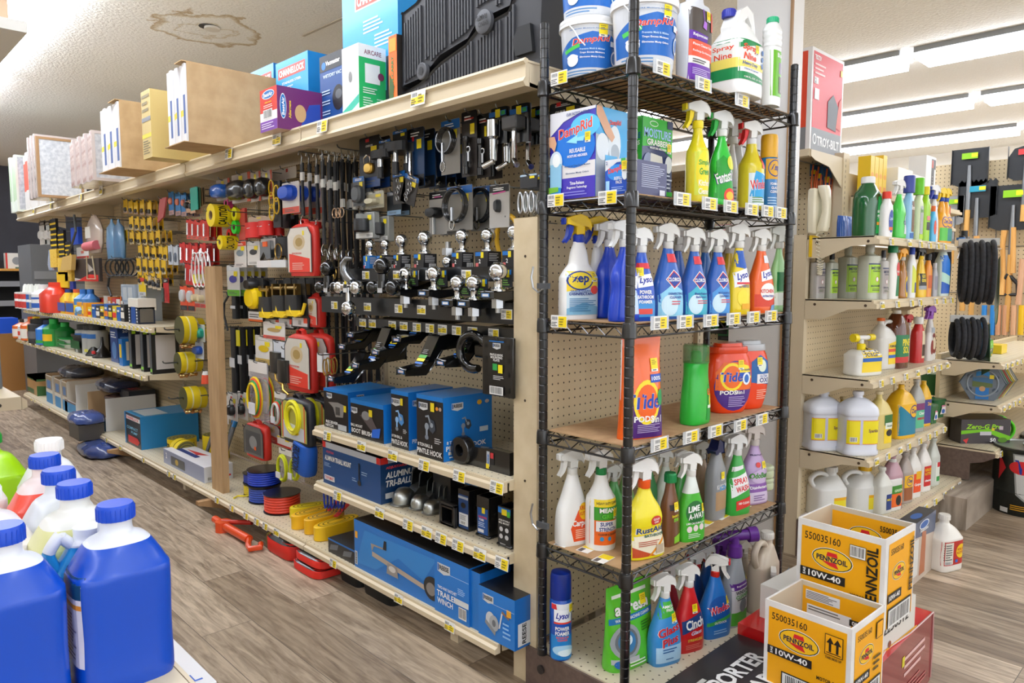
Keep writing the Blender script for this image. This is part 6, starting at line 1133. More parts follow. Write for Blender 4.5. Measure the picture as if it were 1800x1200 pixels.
# --- rubber tarp straps
def tarp(L_,S=1.):
 def f(t,w,h):
  M_=nmat('rubber','#1a1b1d','#26272a',30,.55)
  MB().prism([(-.012,-.05),(.012,-.05),(.010,-.09),(.007,-.14),(.007,-h+.12),(.011,-h+.08),(.012,-h+.05),(-.012,-h+.05),(-.011,-h+.08),(-.007,-h+.12),(-.007,-.14),(-.010,-.09)],-.003,.004,M_,'y').mk('rubber_strap',t)
  hk=('#c9cdd1',.22,1.)
  for s_,z0 in((1,-.05),(-1,-h+.05)):
   MB().tube([(-.008*s_,0,z0-.008*s_),(.006*s_,-.004,z0+.004*s_),(.013*s_,-.006,z0+.022*s_),(.004*s_,-.006,z0+.044*s_),(-.012*s_,-.006,z0+.046*s_),(-.018*s_,-.006,z0+.034*s_)],.0026,hk,6).mk('hook',t)
  MB().box(-.012,-.0045,-h*.32-.02,.012,.0055,-h*.32+.014,'#d9d9d6').mk('paper_band',t)
 return f
def straps(lab,xs,y0,y1,X,n,short,dz=0):
 for j,x in enumerate(xs):
  hang('rubber_strap',lab,0,x-5,y0+((j*37)%7)-3,x+5,y1+((j*53)%9)-4,X+((j*29)%5)*.012,tarp(1),n,.035,0,hook=(j==0),short=short,group=short,sw=.25)
straps('short black rubber tarp strap with steel S hooks in the left bunch',(530,543,556),268,405,1.55,3,'short tarp straps')
straps('medium black rubber tarp strap in the bunch left of the padlock card',(566,577,588),262,455,1.56,3,'medium tarp straps')
straps('long black rubber tarp strap hanging behind the hitch ball bars',(600,611,622),262,560,1.62,3,'long tarp straps')
straps('extra long black rubber strap reaching down behind the ball mounts',(575,590,606,622,636),440,690,1.70,3,'extra long rubber straps')
# --- steel display bars for hitch balls
def rail(lab,px0,px1,py0,X,z=None,depth=.10,lip=.05,tags=()):
 y0=atx(px1,py0,X).y;y1=atx(px0,py0,X).y;zz=z if z is not None else atx(px1,py0,X).z
 t=thing('steel_ledge',lab,'display ledge',(X,y0,zz));L_=y1-y0
 BM=('#121315',.3,.2,.3)
 MB().box(0,0,-.004,depth,L_,0,BM).mk('tray',t);MB().box(-.004,0,-lip,0,L_,.004,BM).mk('face_plate',t)
 for y in(.05,L_-.08):MB().box(depth,y,-.02,XP-X,y+.025,-.005,BM).mk('arm',t)
 for x in tags:put_tag(t,(-.0052,atx(x,py0,X).y-y0,-lip*.5),RG,0,.95)
 return t
LX=1.52
l1=rail('upper black steel ledge with boxed chrome hitch balls standing on it',602,905,470,LX,depth=.09,lip=.042,tags=(645,700,731,758,822,882));Z1=l1.location.z
l2=rail('lower black steel ledge carrying ball mounts with chrome balls',567,905,535,1.50,depth=.12,lip=.060,tags=(590,648,703,743,893));Z2=l2.location.z
l3=rail('black wire ledge with a row of yellow tickets above the drop hitches',627,905,580,1.54,depth=.06,lip=.030,tags=(640,657,692,712,735,758,780,805,833,870));Z3=l3.location.z
def ballgeo(t,z,r,neck=True,chrome=True,nut=True,up=1):
 M_=mat(*CHROME)if chrome else('#111214',.1,.3,.8)
 m=MB();prof=[(r*.55,z-r*2.1),(r*.85,z-r*2.05),(r*.85,z-r*1.85),(r*.5,z-r*1.6),(r*.45,z-r*1.05),(r*.62,z-r*.78)]+[(r*sin(a),z-r*cos(a))for a in[PI*(.25+.06*i)for i in range(12)]]+[(r*.4,z+r*.93),(r*.38,z+r*.95)]
 m.lathe(prof,M_,26);m.mk('ball',t,smooth=40)
def ballbox(lab,px,pyb,pyt,w,r=.024,rail_z=None,bc='#1b1b1e'):
 p=atx(px,pyb,LX+.01);c=Vector((LX+.012+w/2,p.y,Z1+.0005))
 h=.052;t=thing('hitch_ball',lab,0,c,RG)
 MB().box(-w/2,-w/2,0,w/2,w/2,h,bc).mk('box',t,bevel=.001)
 dcl([(-w*.45,h*.72,w*.1,h*.95,'#1c70c0'),(-w*.02,h*.6,w*.2,h*.95,'#f2dc1e'),T('2',-w*.1,h*.4,h*.25,Wt),(-w*.4,h*.08,-w*.2,h*.3,'#d86a6a')],face_fn('F',w,w,h)).mk('front_print',t)
 dcl([('ln',-w*.4,h*.4,w*.4,h*.9,5,'#b8b8b8'),('bar',-w*.1,h*.06,w*.4,h*.34,10)],face_fn('R',w,w,h)).mk('side_print',t)
 ballgeo(t,h+r*2.1,r)
ballbox('chrome hitch ball on a black box under the large cable lock',735,470,405,.058,.026)
ballbox('small chrome hitch ball on a blue card box, leftmost on the upper ledge',643,470,430,.040,.019,bc='#1a6ab0')
ballbox('chrome hitch ball on a black box, second from the left on the upper ledge',668,468,420,.050,.019)
ballbox('chrome hitch ball on a small black box left of the cable lock',697,470,415,.046,.024)
ballbox('chrome hitch ball in a black clip on a box near the middle of the ledge',802,470,410,.052,.025)
ballbox('chrome hitch ball on a black box near the right end of the ledge',845,470,410,.060,.024)
ballbox('chrome hitch ball on a black box hidden partly by the beige post',893,470,400,.058,.026)
p=atx(782,470,LX+.03);t=thing('hitch_ball','upside down chrome hitch ball with a large nut up, between the boxed ones',0,(LX+.045,p.y,Z1+.0005),RG)
ballgeo(t,.022,.0215);MB().lathe([(.010,.035),(.010,.09)],am(ZINC),10).lathe([(.021,.045),(.021,.068)],mat(*ZINC),6).mk('nut',t)
def mount(lab,px,pz,X=1.475,r=.025,drop=0,chrome=True,nut=True,L_=.16):
 p=atx(px,540,X);z=Z2+.02;c=Vector((X,p.y,z+pz))
 t=thing('ball_mount',lab,0,c,RG);BKm=('#131416',.18,.1,.7)
 MB().prism([(-.045,0),(0,-.006),(.05,0),(L_,.012+drop),(L_,.05+drop),(.05,.018),(-.045,.018)],-.027,.027,BKm,'x').mk('shank',t,bevel=.004)
 ballgeo(t,.018+r*2.1,r,chrome=chrome)
 MB().lathe([(.020,-.030),(.020,-.004)],am(ZINC),6).lathe([(.009,-.044),(.009,-.03)],am(ZINC),10).mk('nut',t)
 dcl([(-.022,.003,.012,.014,'#2a70b8'),(-.018,.005,.008,.012,'#e6e6e6')],lambda u,v,o:(u,-.046-o,v)).mk('label',t)
 t2=MB().box(-.020,.03,.03,.026,.033,.085,'#25262a');decal(t2,[(-.018,.068,.024,.082,'#1c70c0'),(.004,.06,.016,.082,'#f2dc1e'),('ln',-.014,.035,.02,.055,3,'#8ad05a')],lambda u,v,o:(u,.03-o,v));t2.mk('hang_card',t)
 return t
mount('ball mount with chrome ball and hex nut below, leftmost bright one on lower ledge',714,0,1.475)
mount('ball mount with chrome ball, second bright one on the lower ledge',764,0,1.465,.0255)
mount('ball mount with chrome ball set low and hex nut, third bright one',805,-.028,1.46)
mount('ball mount with chrome ball set low and hex nut, fourth bright one',834,-.028,1.46)
mount('large ball mount with chrome ball at the right end of the lower ledge',876,0,1.455,.028)
def multi(lab,px,X,chrome,top=True,hookk=False):
 p=atx(px,505,X);t=thing('multi_ball_mount',lab,'ball mount',(X,p.y,p.z),RG);BKm=('#111214',.12,.2,.8)
 MB().box(-.024,.02,-.024,.024,.19,.024,BKm).mk('shank',t,bevel=.004)
 MM=mat(*CHROME)if chrome else BKm
 for k,(a,r)in enumerate(((-1,.024),(1,.026))):MB().ball((a*.058,0,0),r,MM,20).tube([(a*.04,0,0),(0,.02,0)],.014,BKm if not chrome else MM,12).mk('ball',t,smooth=60)
 if top:MB().tube([(0,0,0),(0,0,.045)],.018,BKm,14).ball((0,0,.072),.030,BKm,22).mk('ball',t,smooth=60)
 if hookk:
  MB().tube([(.03,0,.02),(0,0,.035),(-.022,0,.055),(-.026,0,.085),(-.004,0,.105),(.03,0,.104)],[.013,.018,.018,.016,.011,.004],('#8d9094',.3,1.),12).mk('tow_hook',t,smooth=60)
  MB().tube([(0,0,0),(0,0,-.05)],.010,am(CHROME),12).ball((0,0,-.075),.027,am(CHROME),22).mk('ball',t,smooth=60)
 dcl([(-.014,-.018,.014,.02,'#cfd2d6'),(-.012,-.002,.012,.012,'#1a1b1e'),(-.004,.012,.01,.03,'#f2dc1e')],lambda u,v,o:(u,-.012-o,v)).mk('label',t)
multi('glossy black three ball mount with the largest ball on top',673,1.40,False)
multi('three way mount with a grey tow hook above and a chrome ball below',612,1.42,True,False,True)
multi('glossy black three ball mount at the left end of the lower ledge',577,1.44,False)
# drop hitches
def drop(lab,px,py,X,d,L_=.26,flip=1):
 p=atx(px,py,X);t=thing('drop_hitch',lab,'ball mount',p,RG);BKm=('#0f1012',.15,.1,.8)
 MB().prism([(-.06,0),(.02,-.004),(.05,.02),(.09,d),(L_,d+.012),(L_,d+.055),(.075,d+.05),(.02,.028),(-.06,.018)],-.025,.025,BKm,'x').mk('shank',t,bevel=.005)
 dcl([(-.018,.004,.016,.015,'#2a70b8'),(-.014,.006,.012,.013,'#ecd8d8')],lambda u,v,o:(u,-.0605-o,v)).mk('label',t)
 a=math.atan2(d,.05);dcl([(-.02,.006,.02,.014,'#2a70c8'),(-.02,.018,.02,.03,'#f2dc1e'),(-.02,.032,.02,.045,'#4cae3a'),('ln',-.015,.05,.015,.07,3,'#999')],lambda u,v,o:(u,.005+v*.6-o*1.2,.0245+v*.75*max(d,.02)/.075+o)).mk('sticker',t)
 return t
for lab,px,py,X,d in(('long drop hitch with blue and yellow stickers, lowest one right of centre',732,655,1.42,.07),('tall drop hitch bar rising left, with a red tipped card',650,645,1.44,.09),('black drop hitch just right of the tall red tipped one',685,622,1.48,.06),('short black drop hitch with orange and green card',722,600,1.52,.05),('black rise hitch with white sticker under the pintle hook ring',800,640,1.50,.06),('lowest left curved black drop hitch above the blue boxes',607,668,1.42,.05),('black drop hitch with brass trimmed end on the left',625,612,1.50,.03),('black hitch bar directly under the left yellow tickets',640,592,1.54,.02)):
 drop(lab,px,py,X,d)
p=atx(832,618,1.50);t=thing('pintle_ring','large curled black pintle ring under the yellow ticket ledge','tow hitch',p,RG)
BKm=('#0f1012',.15,.1,.8)
MB().tube([(.065*cos(a),0,.055*sin(a))for a in[PI*(.12+.1*i)for i in range(16)]],[.006]+[.015]*14+[.012],BKm,12).mk('ring',t,smooth=60)
MB().box(-.02,.02,-.02,.03,.2,.02,BKm).mk('shank',t,bevel=.004)
c0=atx(874,592,1.46);c1=atx(866,692,1.46);w=.135;h=.178
t=thing('mounting_plate','drilled dark pintle hook mounting plate card hanging above the ring adapter','carded plate',c0,RG)
MB().box(-w/2,0,-h,w/2,.012,0,('#1c1a1a',.3,.2,.3)).mk('plate',t,bevel=.002)
dcl([('e',s*w*.36,-h*v,.0055,.0075,'#060606')for s in(-1,1)for v in(.16,.38,.62,.88)]+reese(0,-h*.15,.011)+[(-w*.24,-h*.085,w*.24,-h*.065,'#1c70c0'),T('PINTLE HOOK',0,-h*.30,.007,Wt,w*.42),T('MOUNTING',0,-h*.345,.007,Wt,w*.38),T('PLATE',0,-h*.39,.007,Wt,w*.2),(-w*.12,-h*.56,w*.03,-h*.45,'#2fa04a'),(w*.06,-h*.6,w*.2,-h*.46,'#f2dc1e'),('ln',-w*.1,-h*.72,w*.25,-h*.64,3,'#ccc'),('bar',-w*.22,-h*.97,w*.22,-h*.83,16)],FL).mk('label',t)
hookobj(1.455,c0.y,c0.z-.012,'grey wire peg hook holding the drilled mounting plate')
# --- ratchet straps and tie-downs, middle section
def ratchet(strap='#17181b'):
 def f(t,w,h):
  MB().prism([(-w*.1,0),(w*.3,0),(w*.42,-h*.75),(w*.5,-h*.8),(w*.45,-h),(-w*.5,-h),(-w*.45,-h*.78),(-w*.1,-h*.7)],.004,.009,('#1d1e21',.5),'y').mk('hang_tag',t)
  dcl([(-w*.42,-h*.97,w*.4,-h*.80,'#d9d9dc'),(w*.2,-h*.9,w*.4,-h*.8,'#e8502a'),('bar',-w*.1,-h*.95,w*.12,-h*.84,7)],lambda u,v,o:(u,.004-o,v)).mk('label',t)
  MB().box(-w*.42,-.03,-h*.46,-w*.34,0,-h*.12,('#b89a5c',.3,1.)).box(w*.06,-.03,-h*.46,w*.14,0,-h*.12,('#b89a5c',.3,1.)).tube([(-w*.5,-.02,-h*.2),(w*.2,-.02,-h*.2)],.009,('#b8a06a',.3,1.),10).mk('ratchet',t)
  MB().loft([rings(w*.34,.022,3,14,-w*.1,-.018,-h*a)for a in(.34,.42,.60,.64)],('#232427',.5)).mk('webbing_roll',t)
  MB().loft([rings(w*.36,.02,2.4,14,-w*.06,-.02,-h*a)for a in(.64,.67,.74,.76)],('#f0cc10',.5)).tube([(-w*.1,-.03,-h*.5),(-w*.05,-.036,-h*.66),(w*.1,-.03,-h*.75),(w*.4,-.02,-h*.7),(w*.45,-.01,-h*.5)],.008,('#f0cc10',.5),8).mk('strap_tail',t)
 return f
hang('ratchet_strap','black and yellow ratchet strap, rightmost of three below the tarp straps',0,508,488,540,576,1.60,ratchet(),3,.045,group='right ratchet straps')
hang('ratchet_strap','black and yellow ratchet strap, middle one of three below the tarp straps',0,484,488,515,578,1.62,ratchet(),3,.045,group='middle ratchet straps')
hang('ratchet_strap','black and yellow ratchet strap, leftmost of three below the tarp straps',0,460,492,490,578,1.62,ratchet(),2,.045,group='left ratchet straps')
hang('tie_down_strap','yellow and black strap bundle with a sliding ratchet card','tie-down strap',436,488,462,566,1.60,lambda t,w,h:(kcard(t,w,h,'#222',None,it_many(it_blob('#f0cc10',.8,.5,.04,-.45),it_blob('#1a1b1e',.5,.25,.05,-.15)),None,False),dcl([(-w*.48,-h*.98,w*.48,-h*.76,'#e6e6e8'),('ln',-w*.4,-h*.9,w*.4,-h*.8,2,'#444'),(-w*.48,-h*.98,w*.48,-h*.93,'#e86a2a')],lambda u,v,o:(u,-.006-o,v)).mk('label',t)),2,.06)
def camstrap(c1='#e02420',c2='#1d3040'):
 def f(t,w,h):
  kcard(t,w,h*.35,'#c8b4a0',None,None,None,True)
  MB().loft([rings(w*.42,.03,2.3,16,0,-.01,-h*a)for a in(.3,.36,.55,.9,1.)],mat(c1,.5)).mk('strap_bundle',t,smooth=60)
  MB().tube([(-w*.42,-.02,-h*.55),(0,-.043,-h*.58),(w*.42,-.02,-h*.5)],.0022,'#e8d8d8',5).mk('tie',t)
 return f
hang('tie_down_strap','bright red bundled tie-down strap, left of the two above the cam buckles','tie-down strap',436,380,462,418,1.60,camstrap(),2,.05)
hang('tie_down_strap','bright red bundled tie-down strap, right of the two above the cam buckles','tie-down strap',460,378,482,414,1.60,camstrap(),2,.05)
hang('tie_down_strap','red rolled strap glimpsed behind the S hooks of the tarp straps','tie-down strap',538,386,566,402,1.62,camstrap(),1)
hang('tie_down_strap','blue strap coil on a white and red card beside the tarp straps','tie-down strap',495,320,525,375,1.58,lambda t,w,h:(kcard(t,w,h,'#e4ddd8',None,it_blob('#1d56d8',.8,.5,.04,-.35),'#e2543a'),),3,.05,-.01,group='blue strap coils')
hang('buckle_strap','black strap with yellow buckles in the bunch left of the blue straps','tie-down strap',474,318,496,400,1.58,lambda t,w,h:(MB().box(-w*.3,0,-h,w*.3,.01,-0,'#191a1c').mk('webbing',t),[MB().torus((w*(-.2+.4*(k%2)),-.012,-h*(.15+.13*k)),w*.2,.0035,('#e0b818',.3,.3),12,5,RX,1.5).mk('buckle',t)for k in range(5)]),3,.04,group='yellow buckle straps')
hang('carabiner_strap','black strap roll with brass hooks in the bunch left of the clear red bag','tie-down strap',486,415,515,470,1.60,lambda t,w,h:(MB().loft([rings(w*.4,.03,2.6,16,0,0,-h*a)for a in(.05,.15,.55,.62)],('#1b1c1e',.45)).mk('webbing_roll',t),MB().torus((0,-.034,-h*.5),w*.2,.003,('#b8934a',.3,1.),16,5,RX,1.1).mk('snap_hook',t),MB().box(-w*.45,-.036,-h,w*.45,-.034,-h*.76,'#dfe2e4').mk('label',t)),4,.045,-.004,group='black brass hook straps')
hang('tie_down_strap','grey metal cam strap with an orange tab beside the white cable card','tie-down strap',458,415,486,470,1.60,lambda t,w,h:(kcard(t,w,h*.4,'#d8d4d0','#1b1c1e',None,None,False),MB().prism([(-w*.3,-h*.2),(w*.3,-h*.15),(w*.35,-h*.7),(w*.1,-h*.75),(-w*.1,-h*.5),(-w*.35,-h*.75)],-.02,-.002,('#a8acb0',.3,1.),'y').mk('cam_buckle',t),MB().box(-w*.1,-.024,-h*.34,w*.15,-.02,-h*.18,'#f0641e').mk('tab',t),MB().box(-w*.48,-.026,-h,w*.48,-.022,-h*.78,'#e8e4e4').mk('label',t)),3,.05,group='cam buckle straps')
def zipbag(side,face,w_,lab,box,X,cont,els,n=1,short=None,D=.055,hcol=None):
 def f(t,w,h):
  S_=[(-h,w*.44,D*.42,4),(-h*.97,w*.5,D*.5,4),(-h*.25,w*.5,D*.5,3.5),(-h*.12,w*.38,D*.42,3),(-h*.08,w*.2,D*.2,2.4)]
  MB().loft(sec_rings(smooth_sec(S_,3),24),mat(side,.5,0,.15)).mk('bag_body',t,smooth=60)
  k=.97;P_=[(-w*.5*k,-h*.96),(w*.5*k,-h*.96),(w*.5*k,-h*.3),(w*.36*k,-h*.16),(-w*.36*k,-h*.16),(-w*.5*k,-h*.3)]
  dcl([('p',[(a*1.07,b*1.012+.002)for a,b in P_],'#1f2a30'),('p',P_,face)]+[_sc(e,w/2,h)for e in els],lambda u,v,o:(u,-D*.5-o,v)).mk('clear_window',t)
  if cont:cont(t,w,h,D)
  MB().tube([(-w*.12,0,-h*.1),(-w*.1,-.004,-h*.02),(0,-.005,0),(w*.1,-.004,-h*.02),(w*.12,0,-h*.1)],1,mat(hcol or side,.5),6,flat=(.012,.003)).mk('handle',t)
 return hang('strap_bag',lab,0,*box,X,f,n,.085,short=short)
RD='#cc2a1e'
redels=(('p',-.86,-.96,.86,-.96,.86,-.72,-.86,-.62,'#e8402e'),('e',0,-.42,.5,.14,'#cbb690'),('e',0,-.42,.3,.08,'#a88c50'),('ln',-.6,-.92,.5,-.78,4,'#f0b8a8'),(.3,-.3,.45,-.22,'#f2dc1e'),T('ERICKSON',-.2,-.62,.03,'#d83424',.8))
zipbag(RD,'#d9d2c6',0,'red zip bag with clear face hanging at eye level below the tarp strap hooks',(514,385,556,482),1.56,None,redels,1,'upper red strap bag')
zipbag(RD,'#cfcac0',0,'red zip bag with clear face, the large one above the hitch boxes on the left',(509,578,552,682),1.56,None,redels,2,'large red strap bag')
zipbag(RD,'#d8d2c8',0,'narrow clear red footed strap bag right of the ratchet straps',(545,516,566,572),1.64,None,redels,1,'narrow strap bag')
zipbag('#26282c','#b8b45a',0,'black zip bag with orange piping and coiled yellow strap inside',(502,692,548,774),1.52,lambda t,w,h,D:MB().torus((0,-D*.5-.004,-h*.48),w*.27,.009,('#e8e020',.4),20,6,RX,1.1).torus((w*.02,-D*.5-.008,-h*.5),w*.2,.008,('#dcd41c',.4),20,6,RX,1.1).mk('coiled_strap',t),(('p',-.8,-.95,.8,-.95,.8,-.68,-.8,-.58,'#c8ccd4'),('e',.1,-.8,.3,.05,'#e8c020'),('p',-.86,-.2,-.8,-.2,-.8,-.95,-.86,-.95,'#e8502a'),('p',.86,-.2,.8,-.2,.8,-.95,.86,-.95,'#e8502a')),2,'black yellow strap bags',hcol='#1b1c1e')
zipbag(RD,'#6a6a66',0,'red and black zip bag low beside the perforated board',(437,738,470,800),1.56,None,(('p',-.8,-.9,.8,-.9,.8,-.3,-.8,-.3,'#4a4c4e'),('e',0,-.6,.4,.18,'#8a8c8c'),(.1,-.8,.3,-.7,'#f0641e')),1,'low red zip bag')
zipbag(RD,'#d8d4d0',0,'small red bag with a white label behind the low zip bag',(470,738,500,775),1.66,None,redels,1,'small red bag')
# bungee packs
def bungee(cols):
 def f(t,w,h):
  MB().box(-w/2,.004,-h,w/2,.008,0,mat('#c9c4d0',.1,al=.35)).mk('clear_bag',t)
  MB().box(-w*.5,-0,-h*.18,w*.5,.004,-0,'#e6e2e0').mk('header',t)
  for k,c_ in enumerate(cols):MB().torus((w*(-.04+.03*k),-.012-.008*k,-h*.6),w*(.36-.03*k),.006,mat(c_,.45),22,6,RX,1.35).mk('bungee_cord',t)
  MB().box(-w*.02,-.05,-h*.85,w*.3,-.045,-h*.66,'#dcdce2').mk('tag',t)
 return f
hang('bungee_pack','bag of yellow red and green bungee cords above the low red zip bag',0,436,636,468,738,1.56,bungee(('#f0cc14','#e8542c','#2a9c50','#f0d018')),2,.06)
hang('bungee_pack','bag of green and red bungee cords right of the yellow bungee bag',0,482,690,502,748,1.58,bungee(('#1f9c58','#e84a2a','#dcdcd8')),1)
hang('bungee_pack','loose yellow green cord loops hanging low before the perforated board',0,490,790,512,842,1.58,bungee(('#d8e01c','#dce428')),1)
hang('bungee_pack','second set of yellow green cord loops beside the big blue strap',0,513,790,532,845,1.58,bungee(('#d8e01c','#c8d424')),1)
def bigstrap(t,w,h):
 MB().loft([rings(w*.5*a,.04*a,3,18,w*.1*b,0,-h*b)for a,b in((.5,0),(.9,.06),(1,.2),(1,.8),(.9,.95),(.5,1))],('#1a58b8',.5)).mk('strap_roll',t)
 dcl([T('ERICKSON',0,-h*.5,w*.45,'#0f1a30',h*.8,.04,0,-PI/2)],lambda u,v,o:(u,-.041-o,v)).mk('lettering',t)
hang('tow_strap','thick blue tow strap roll with black lettering tilted beside the tri-ball box',0,523,775,550,832,1.52,bigstrap,1,rot=(0,.18,RG))
hang('bungee_card','red and yellow bungee card packs above the loops of green cord',0,487,768,512,786,1.60,C(bg='#e4e0dc',hdr='#f2dc1e',foot='#d8342c'),1)
hang('bungee_card','second red and yellow bungee card just left of the blue tow strap',0,512,770,532,790,1.60,C(bg='#e4e0dc',hdr='#f2dc1e',foot='#e8a02c'),1)
hang('spiral_lanyard','coiled black spiral cord hanging left of the low red zip bag','cord',428,748,438,800,1.60,lambda t,w,h:[MB().torus((0,0,-h*(.1+.085*k)),.009,.003,'#17181a',12,5).mk('coil_turn',t)for k in range(10)],1)
def tdcard(lab,x0,y0,x1,y1,n=1,short=None,X=1.56):hang('hook_card',lab,'carded hook',x0,y0,x1,y1,X,C(bg='#dcd8d2',hdr='#e8e4dc',item=it_many(it_blob('#1c1d1f',.55,.4,.03,-.62),it_tube([(0,.015,-.45),(0,.015,-.3),(.12,.015,-.2),(.28,.015,-.26)],.003,'#17181a','hook')),els=[(-.02,-.03,0,-.02,'#d8342c'),(.022,-.13,.028,-.05,'#e23a2c')]),n,.05,-.01,short=short)
tdcard('white card with a black bungee hook, front one at the cardboard post foot',374,692,400,740,1,'front bungee hook card')
tdcard('white card with black bungee hook behind the front one by the post',400,690,416,738,3,'rear bungee hook cards')
def darkbunch(lab,x0,y0,x1,y1,n,short,c='#17181b',X=1.62,extra=None):hang('strap_bundle',lab,'strap',x0,y0,x1,y1,X,lambda t,w,h:(MB().loft([rings(w*.3,.016,3,12,0,0,-h*a)for a in(0,.05,.93,1)],mat(c,.5)).mk('webbing',t),MB().box(-w*.34,-.018,-h*.55,w*.34,-.0165,-h*.42,'#d0d0d2').mk('paper_band',t),extra(t,w,h)if extra else None),n,.04,short=short,group=short)
darkbunch('black flat strap with steel end hooks right of the cardboard post',408,520,420,560,3,'black flat straps')
darkbunch('long black strap bunch hanging below the white banded straps',405,575,418,700,3,'long black straps')
darkbunch('black and yellow handled strap beside the long black straps',420,575,430,690,3,'yellow handled straps',extra=lambda t,w,h:MB().box(-w*.3,-.024,-h*.28,w*.2,-.018,-h*.04,'#e8d81c').mk('yellow_grip',t))
hang('wiper_arm','black perforated bracket hook beside the cardboard post','bracket',388,512,402,580,1.60,lambda t,w,h:MB().tube([(w*.3,0,-h*.02),(w*.4,0,-h*.12),(-w*.1,0,-h*.3),(-w*.2,0,-h*.6),(w*.2,0,-h)],.006,'#1a1b1d',8).mk('arm',t),1)
def loops(lab,x0,y0,x1,y1,short,cols,n=1,X=1.60):
 hang('cord_pack',lab,0,x0,y0,x1,y1,X,lambda t,w,h:(kcard(t,w,h,'#e2dfda',cols[0],None,cols[1],True,[('e',0,-h*.45,w*.3,h*.12,cols[2])])),n,.035,-.006,short=short,group=short if n>1 else None)
loops('white card with coiled black bungee next to the silver carabiner pack',434,424,456,466,'white cable card',('#c8ccd0','#e8e4e0','#33353a'),2)
loops('silver buckle twin pack right of the caution tape roll',411,424,432,470,'silver buckle pack',('#e0402c','#e8e0dc','#8a9aa8'),2)
loops('white and green edged chin of cable tie cards below the caution tape',398,466,420,520,'green footed cable ties',('#d8dce0','#6cc02c','#4a4aa0'),5)
loops('clear bag of yellow straps and brass hooks right of the black straps',448,590,478,640,'yellow strap bag',('#c8c4b8','#d0b060','#e0c01c'),2)
loops('clear bag of brass chain ends under the ratchet straps',462,566,500,596,'brass chain bag',('#d8d0cc','#d8564a','#b89a5c'),1)
loops('white card with red print and blue picture above the bungee bag',436,634,470,664,'red print card',('#e8e4e0','#dcd8d4','#2a70b8'),1,1.60)
hang('trailer_strap','black buckle strap roll with brass hooks left of the large red bag, upper','tie-down strap',478,600,500,672,1.58,lambda t,w,h:(MB().box(-w*.4,-0,-h*.25,w*.5,.004,0,'#d8dce4').mk('label',t),MB().loft([rings(w*.45,.028,3.5,16,0,0,-h*a)for a in(.25,.3,.7,.75)],('#1a1b1d',.3,0,.4)).mk('buckle',t),MB().tube([(0,-.02,-h*.7),(w*.2,-.03,-h*.9),(w*.5,-.02,-h)],.005,('#b8934a',.3,1.),6).mk('hook',t)),2,.06)
hang('trailer_strap','black buckle strap roll with brass hooks touching the large red bag','tie-down strap',492,612,512,690,1.54,lambda t,w,h:(MB().box(-w*.4,-0,-h*.22,w*.5,.004,0,'#d8dce4').mk('label',t),MB().loft([rings(w*.45,.028,3.5,16,0,0,-h*a)for a in(.25,.3,.7,.75)],('#1a1b1d',.3,0,.4)).mk('buckle',t),MB().tube([(0,-.02,-h*.7),(w*.2,-.03,-h*.9),(w*.5,-.02,-h)],.005,('#b8934a',.3,1.),6).mk('hook',t)),1)
hang('steel_clip','brass snap hooks with a white tag hanging right of the large red bag','snap hook',556,622,576,660,1.50,lambda t,w,h:(MB().box(-w*.45,0,-h*.85,-w*.02,.003,0,'#e0e0e2').mk('tag',t),MB().torus((w*.25,0,-h*.6),w*.2,.003,('#b8934a',.3,1.),14,5,RX,1.8).torus((w*.5,0,-h*.5),w*.2,.003,('#b8934a',.3,1.),14,5,RX,1.8).mk('hook',t)),2,.03)
hang('steel_clip','steel ring clips hanging in front of the tarp straps','snap hook',584,365,604,395,1.50,lambda t,w,h:[MB().torus((w*(-.3+.3*k),0,-h*.3),w*.22,.002,('#c8a888',.3,1.),14,5,RX).mk('ring',t)for k in range(3)],1)
hang('brass_clip','brass snap clips below the red clear bag left of the tow hook','snap hook',567,468,592,492,1.54,lambda t,w,h:[MB().torus((w*(-.35+.23*k),0,-h*.5),w*.1,.002,('#b8934a',.3,1.),12,5,RX,2.).mk('ring',t)for k in range(4)],1)
# blister packs near the top: blue goggles and black pads
def blister(c,frame='#c8563a'):
 def f(t,w,h):
  MB().box(-w/2,.004,-h,w/2,.007,0,'#b8aca4').mk('card',t)
  MB().prism([(w*.36,0),(w*.5,0),(w*.5,-h),(w*.3,-h),(w*.42,-h*.8)],.002,.004,frame,'y').mk('printed_edge',t)
  MB().loft([rings(w*.42*a,h*.34*a,3,16,0,0,y)for a,y in((1,0),(1,.03),(.8,.045),(.4,.05))],mat(c,.2,0,.6)).xf(TR((-w*.04,.002,-h*.58))@RX).mk('blister',t,smooth=60)
  dcl([(-w*.1,-h*.24,w*.1,-h*.08,'#f2dc1e')],lambda u,v,o:(u,.003-o,v)).mk('price_sticker',t)
 return f
for lab,x0,y0,x1,y1,c_,n in(('blue safety knee pad blister, leftmost under the top shelf brackets',378,315,402,352,'#2a66c8',2),('black pad blister pack with orange edge, middle of the three large',405,305,438,356,'#26282c',1),('black pad blister pack with orange edge, third from the yellow buckles',438,302,456,354,'#1d1e21',1),('black pad blister pack next to the yellow buckles',458,300,476,350,'#1b1c1f',1)):
 hang('pad_pack',lab,'blister pack',x0,y0,x1,y1,1.58,blister(c_),n,.05,-.03)
hang('sign_card','white strap header card with red digits behind the yellow buckles','card',478,296,520,316,1.66,C(bg='#dcd4cc',hdr=None,stk=False,els=[(.02,-.02,.04,-.004,'#c8362c')]),1)
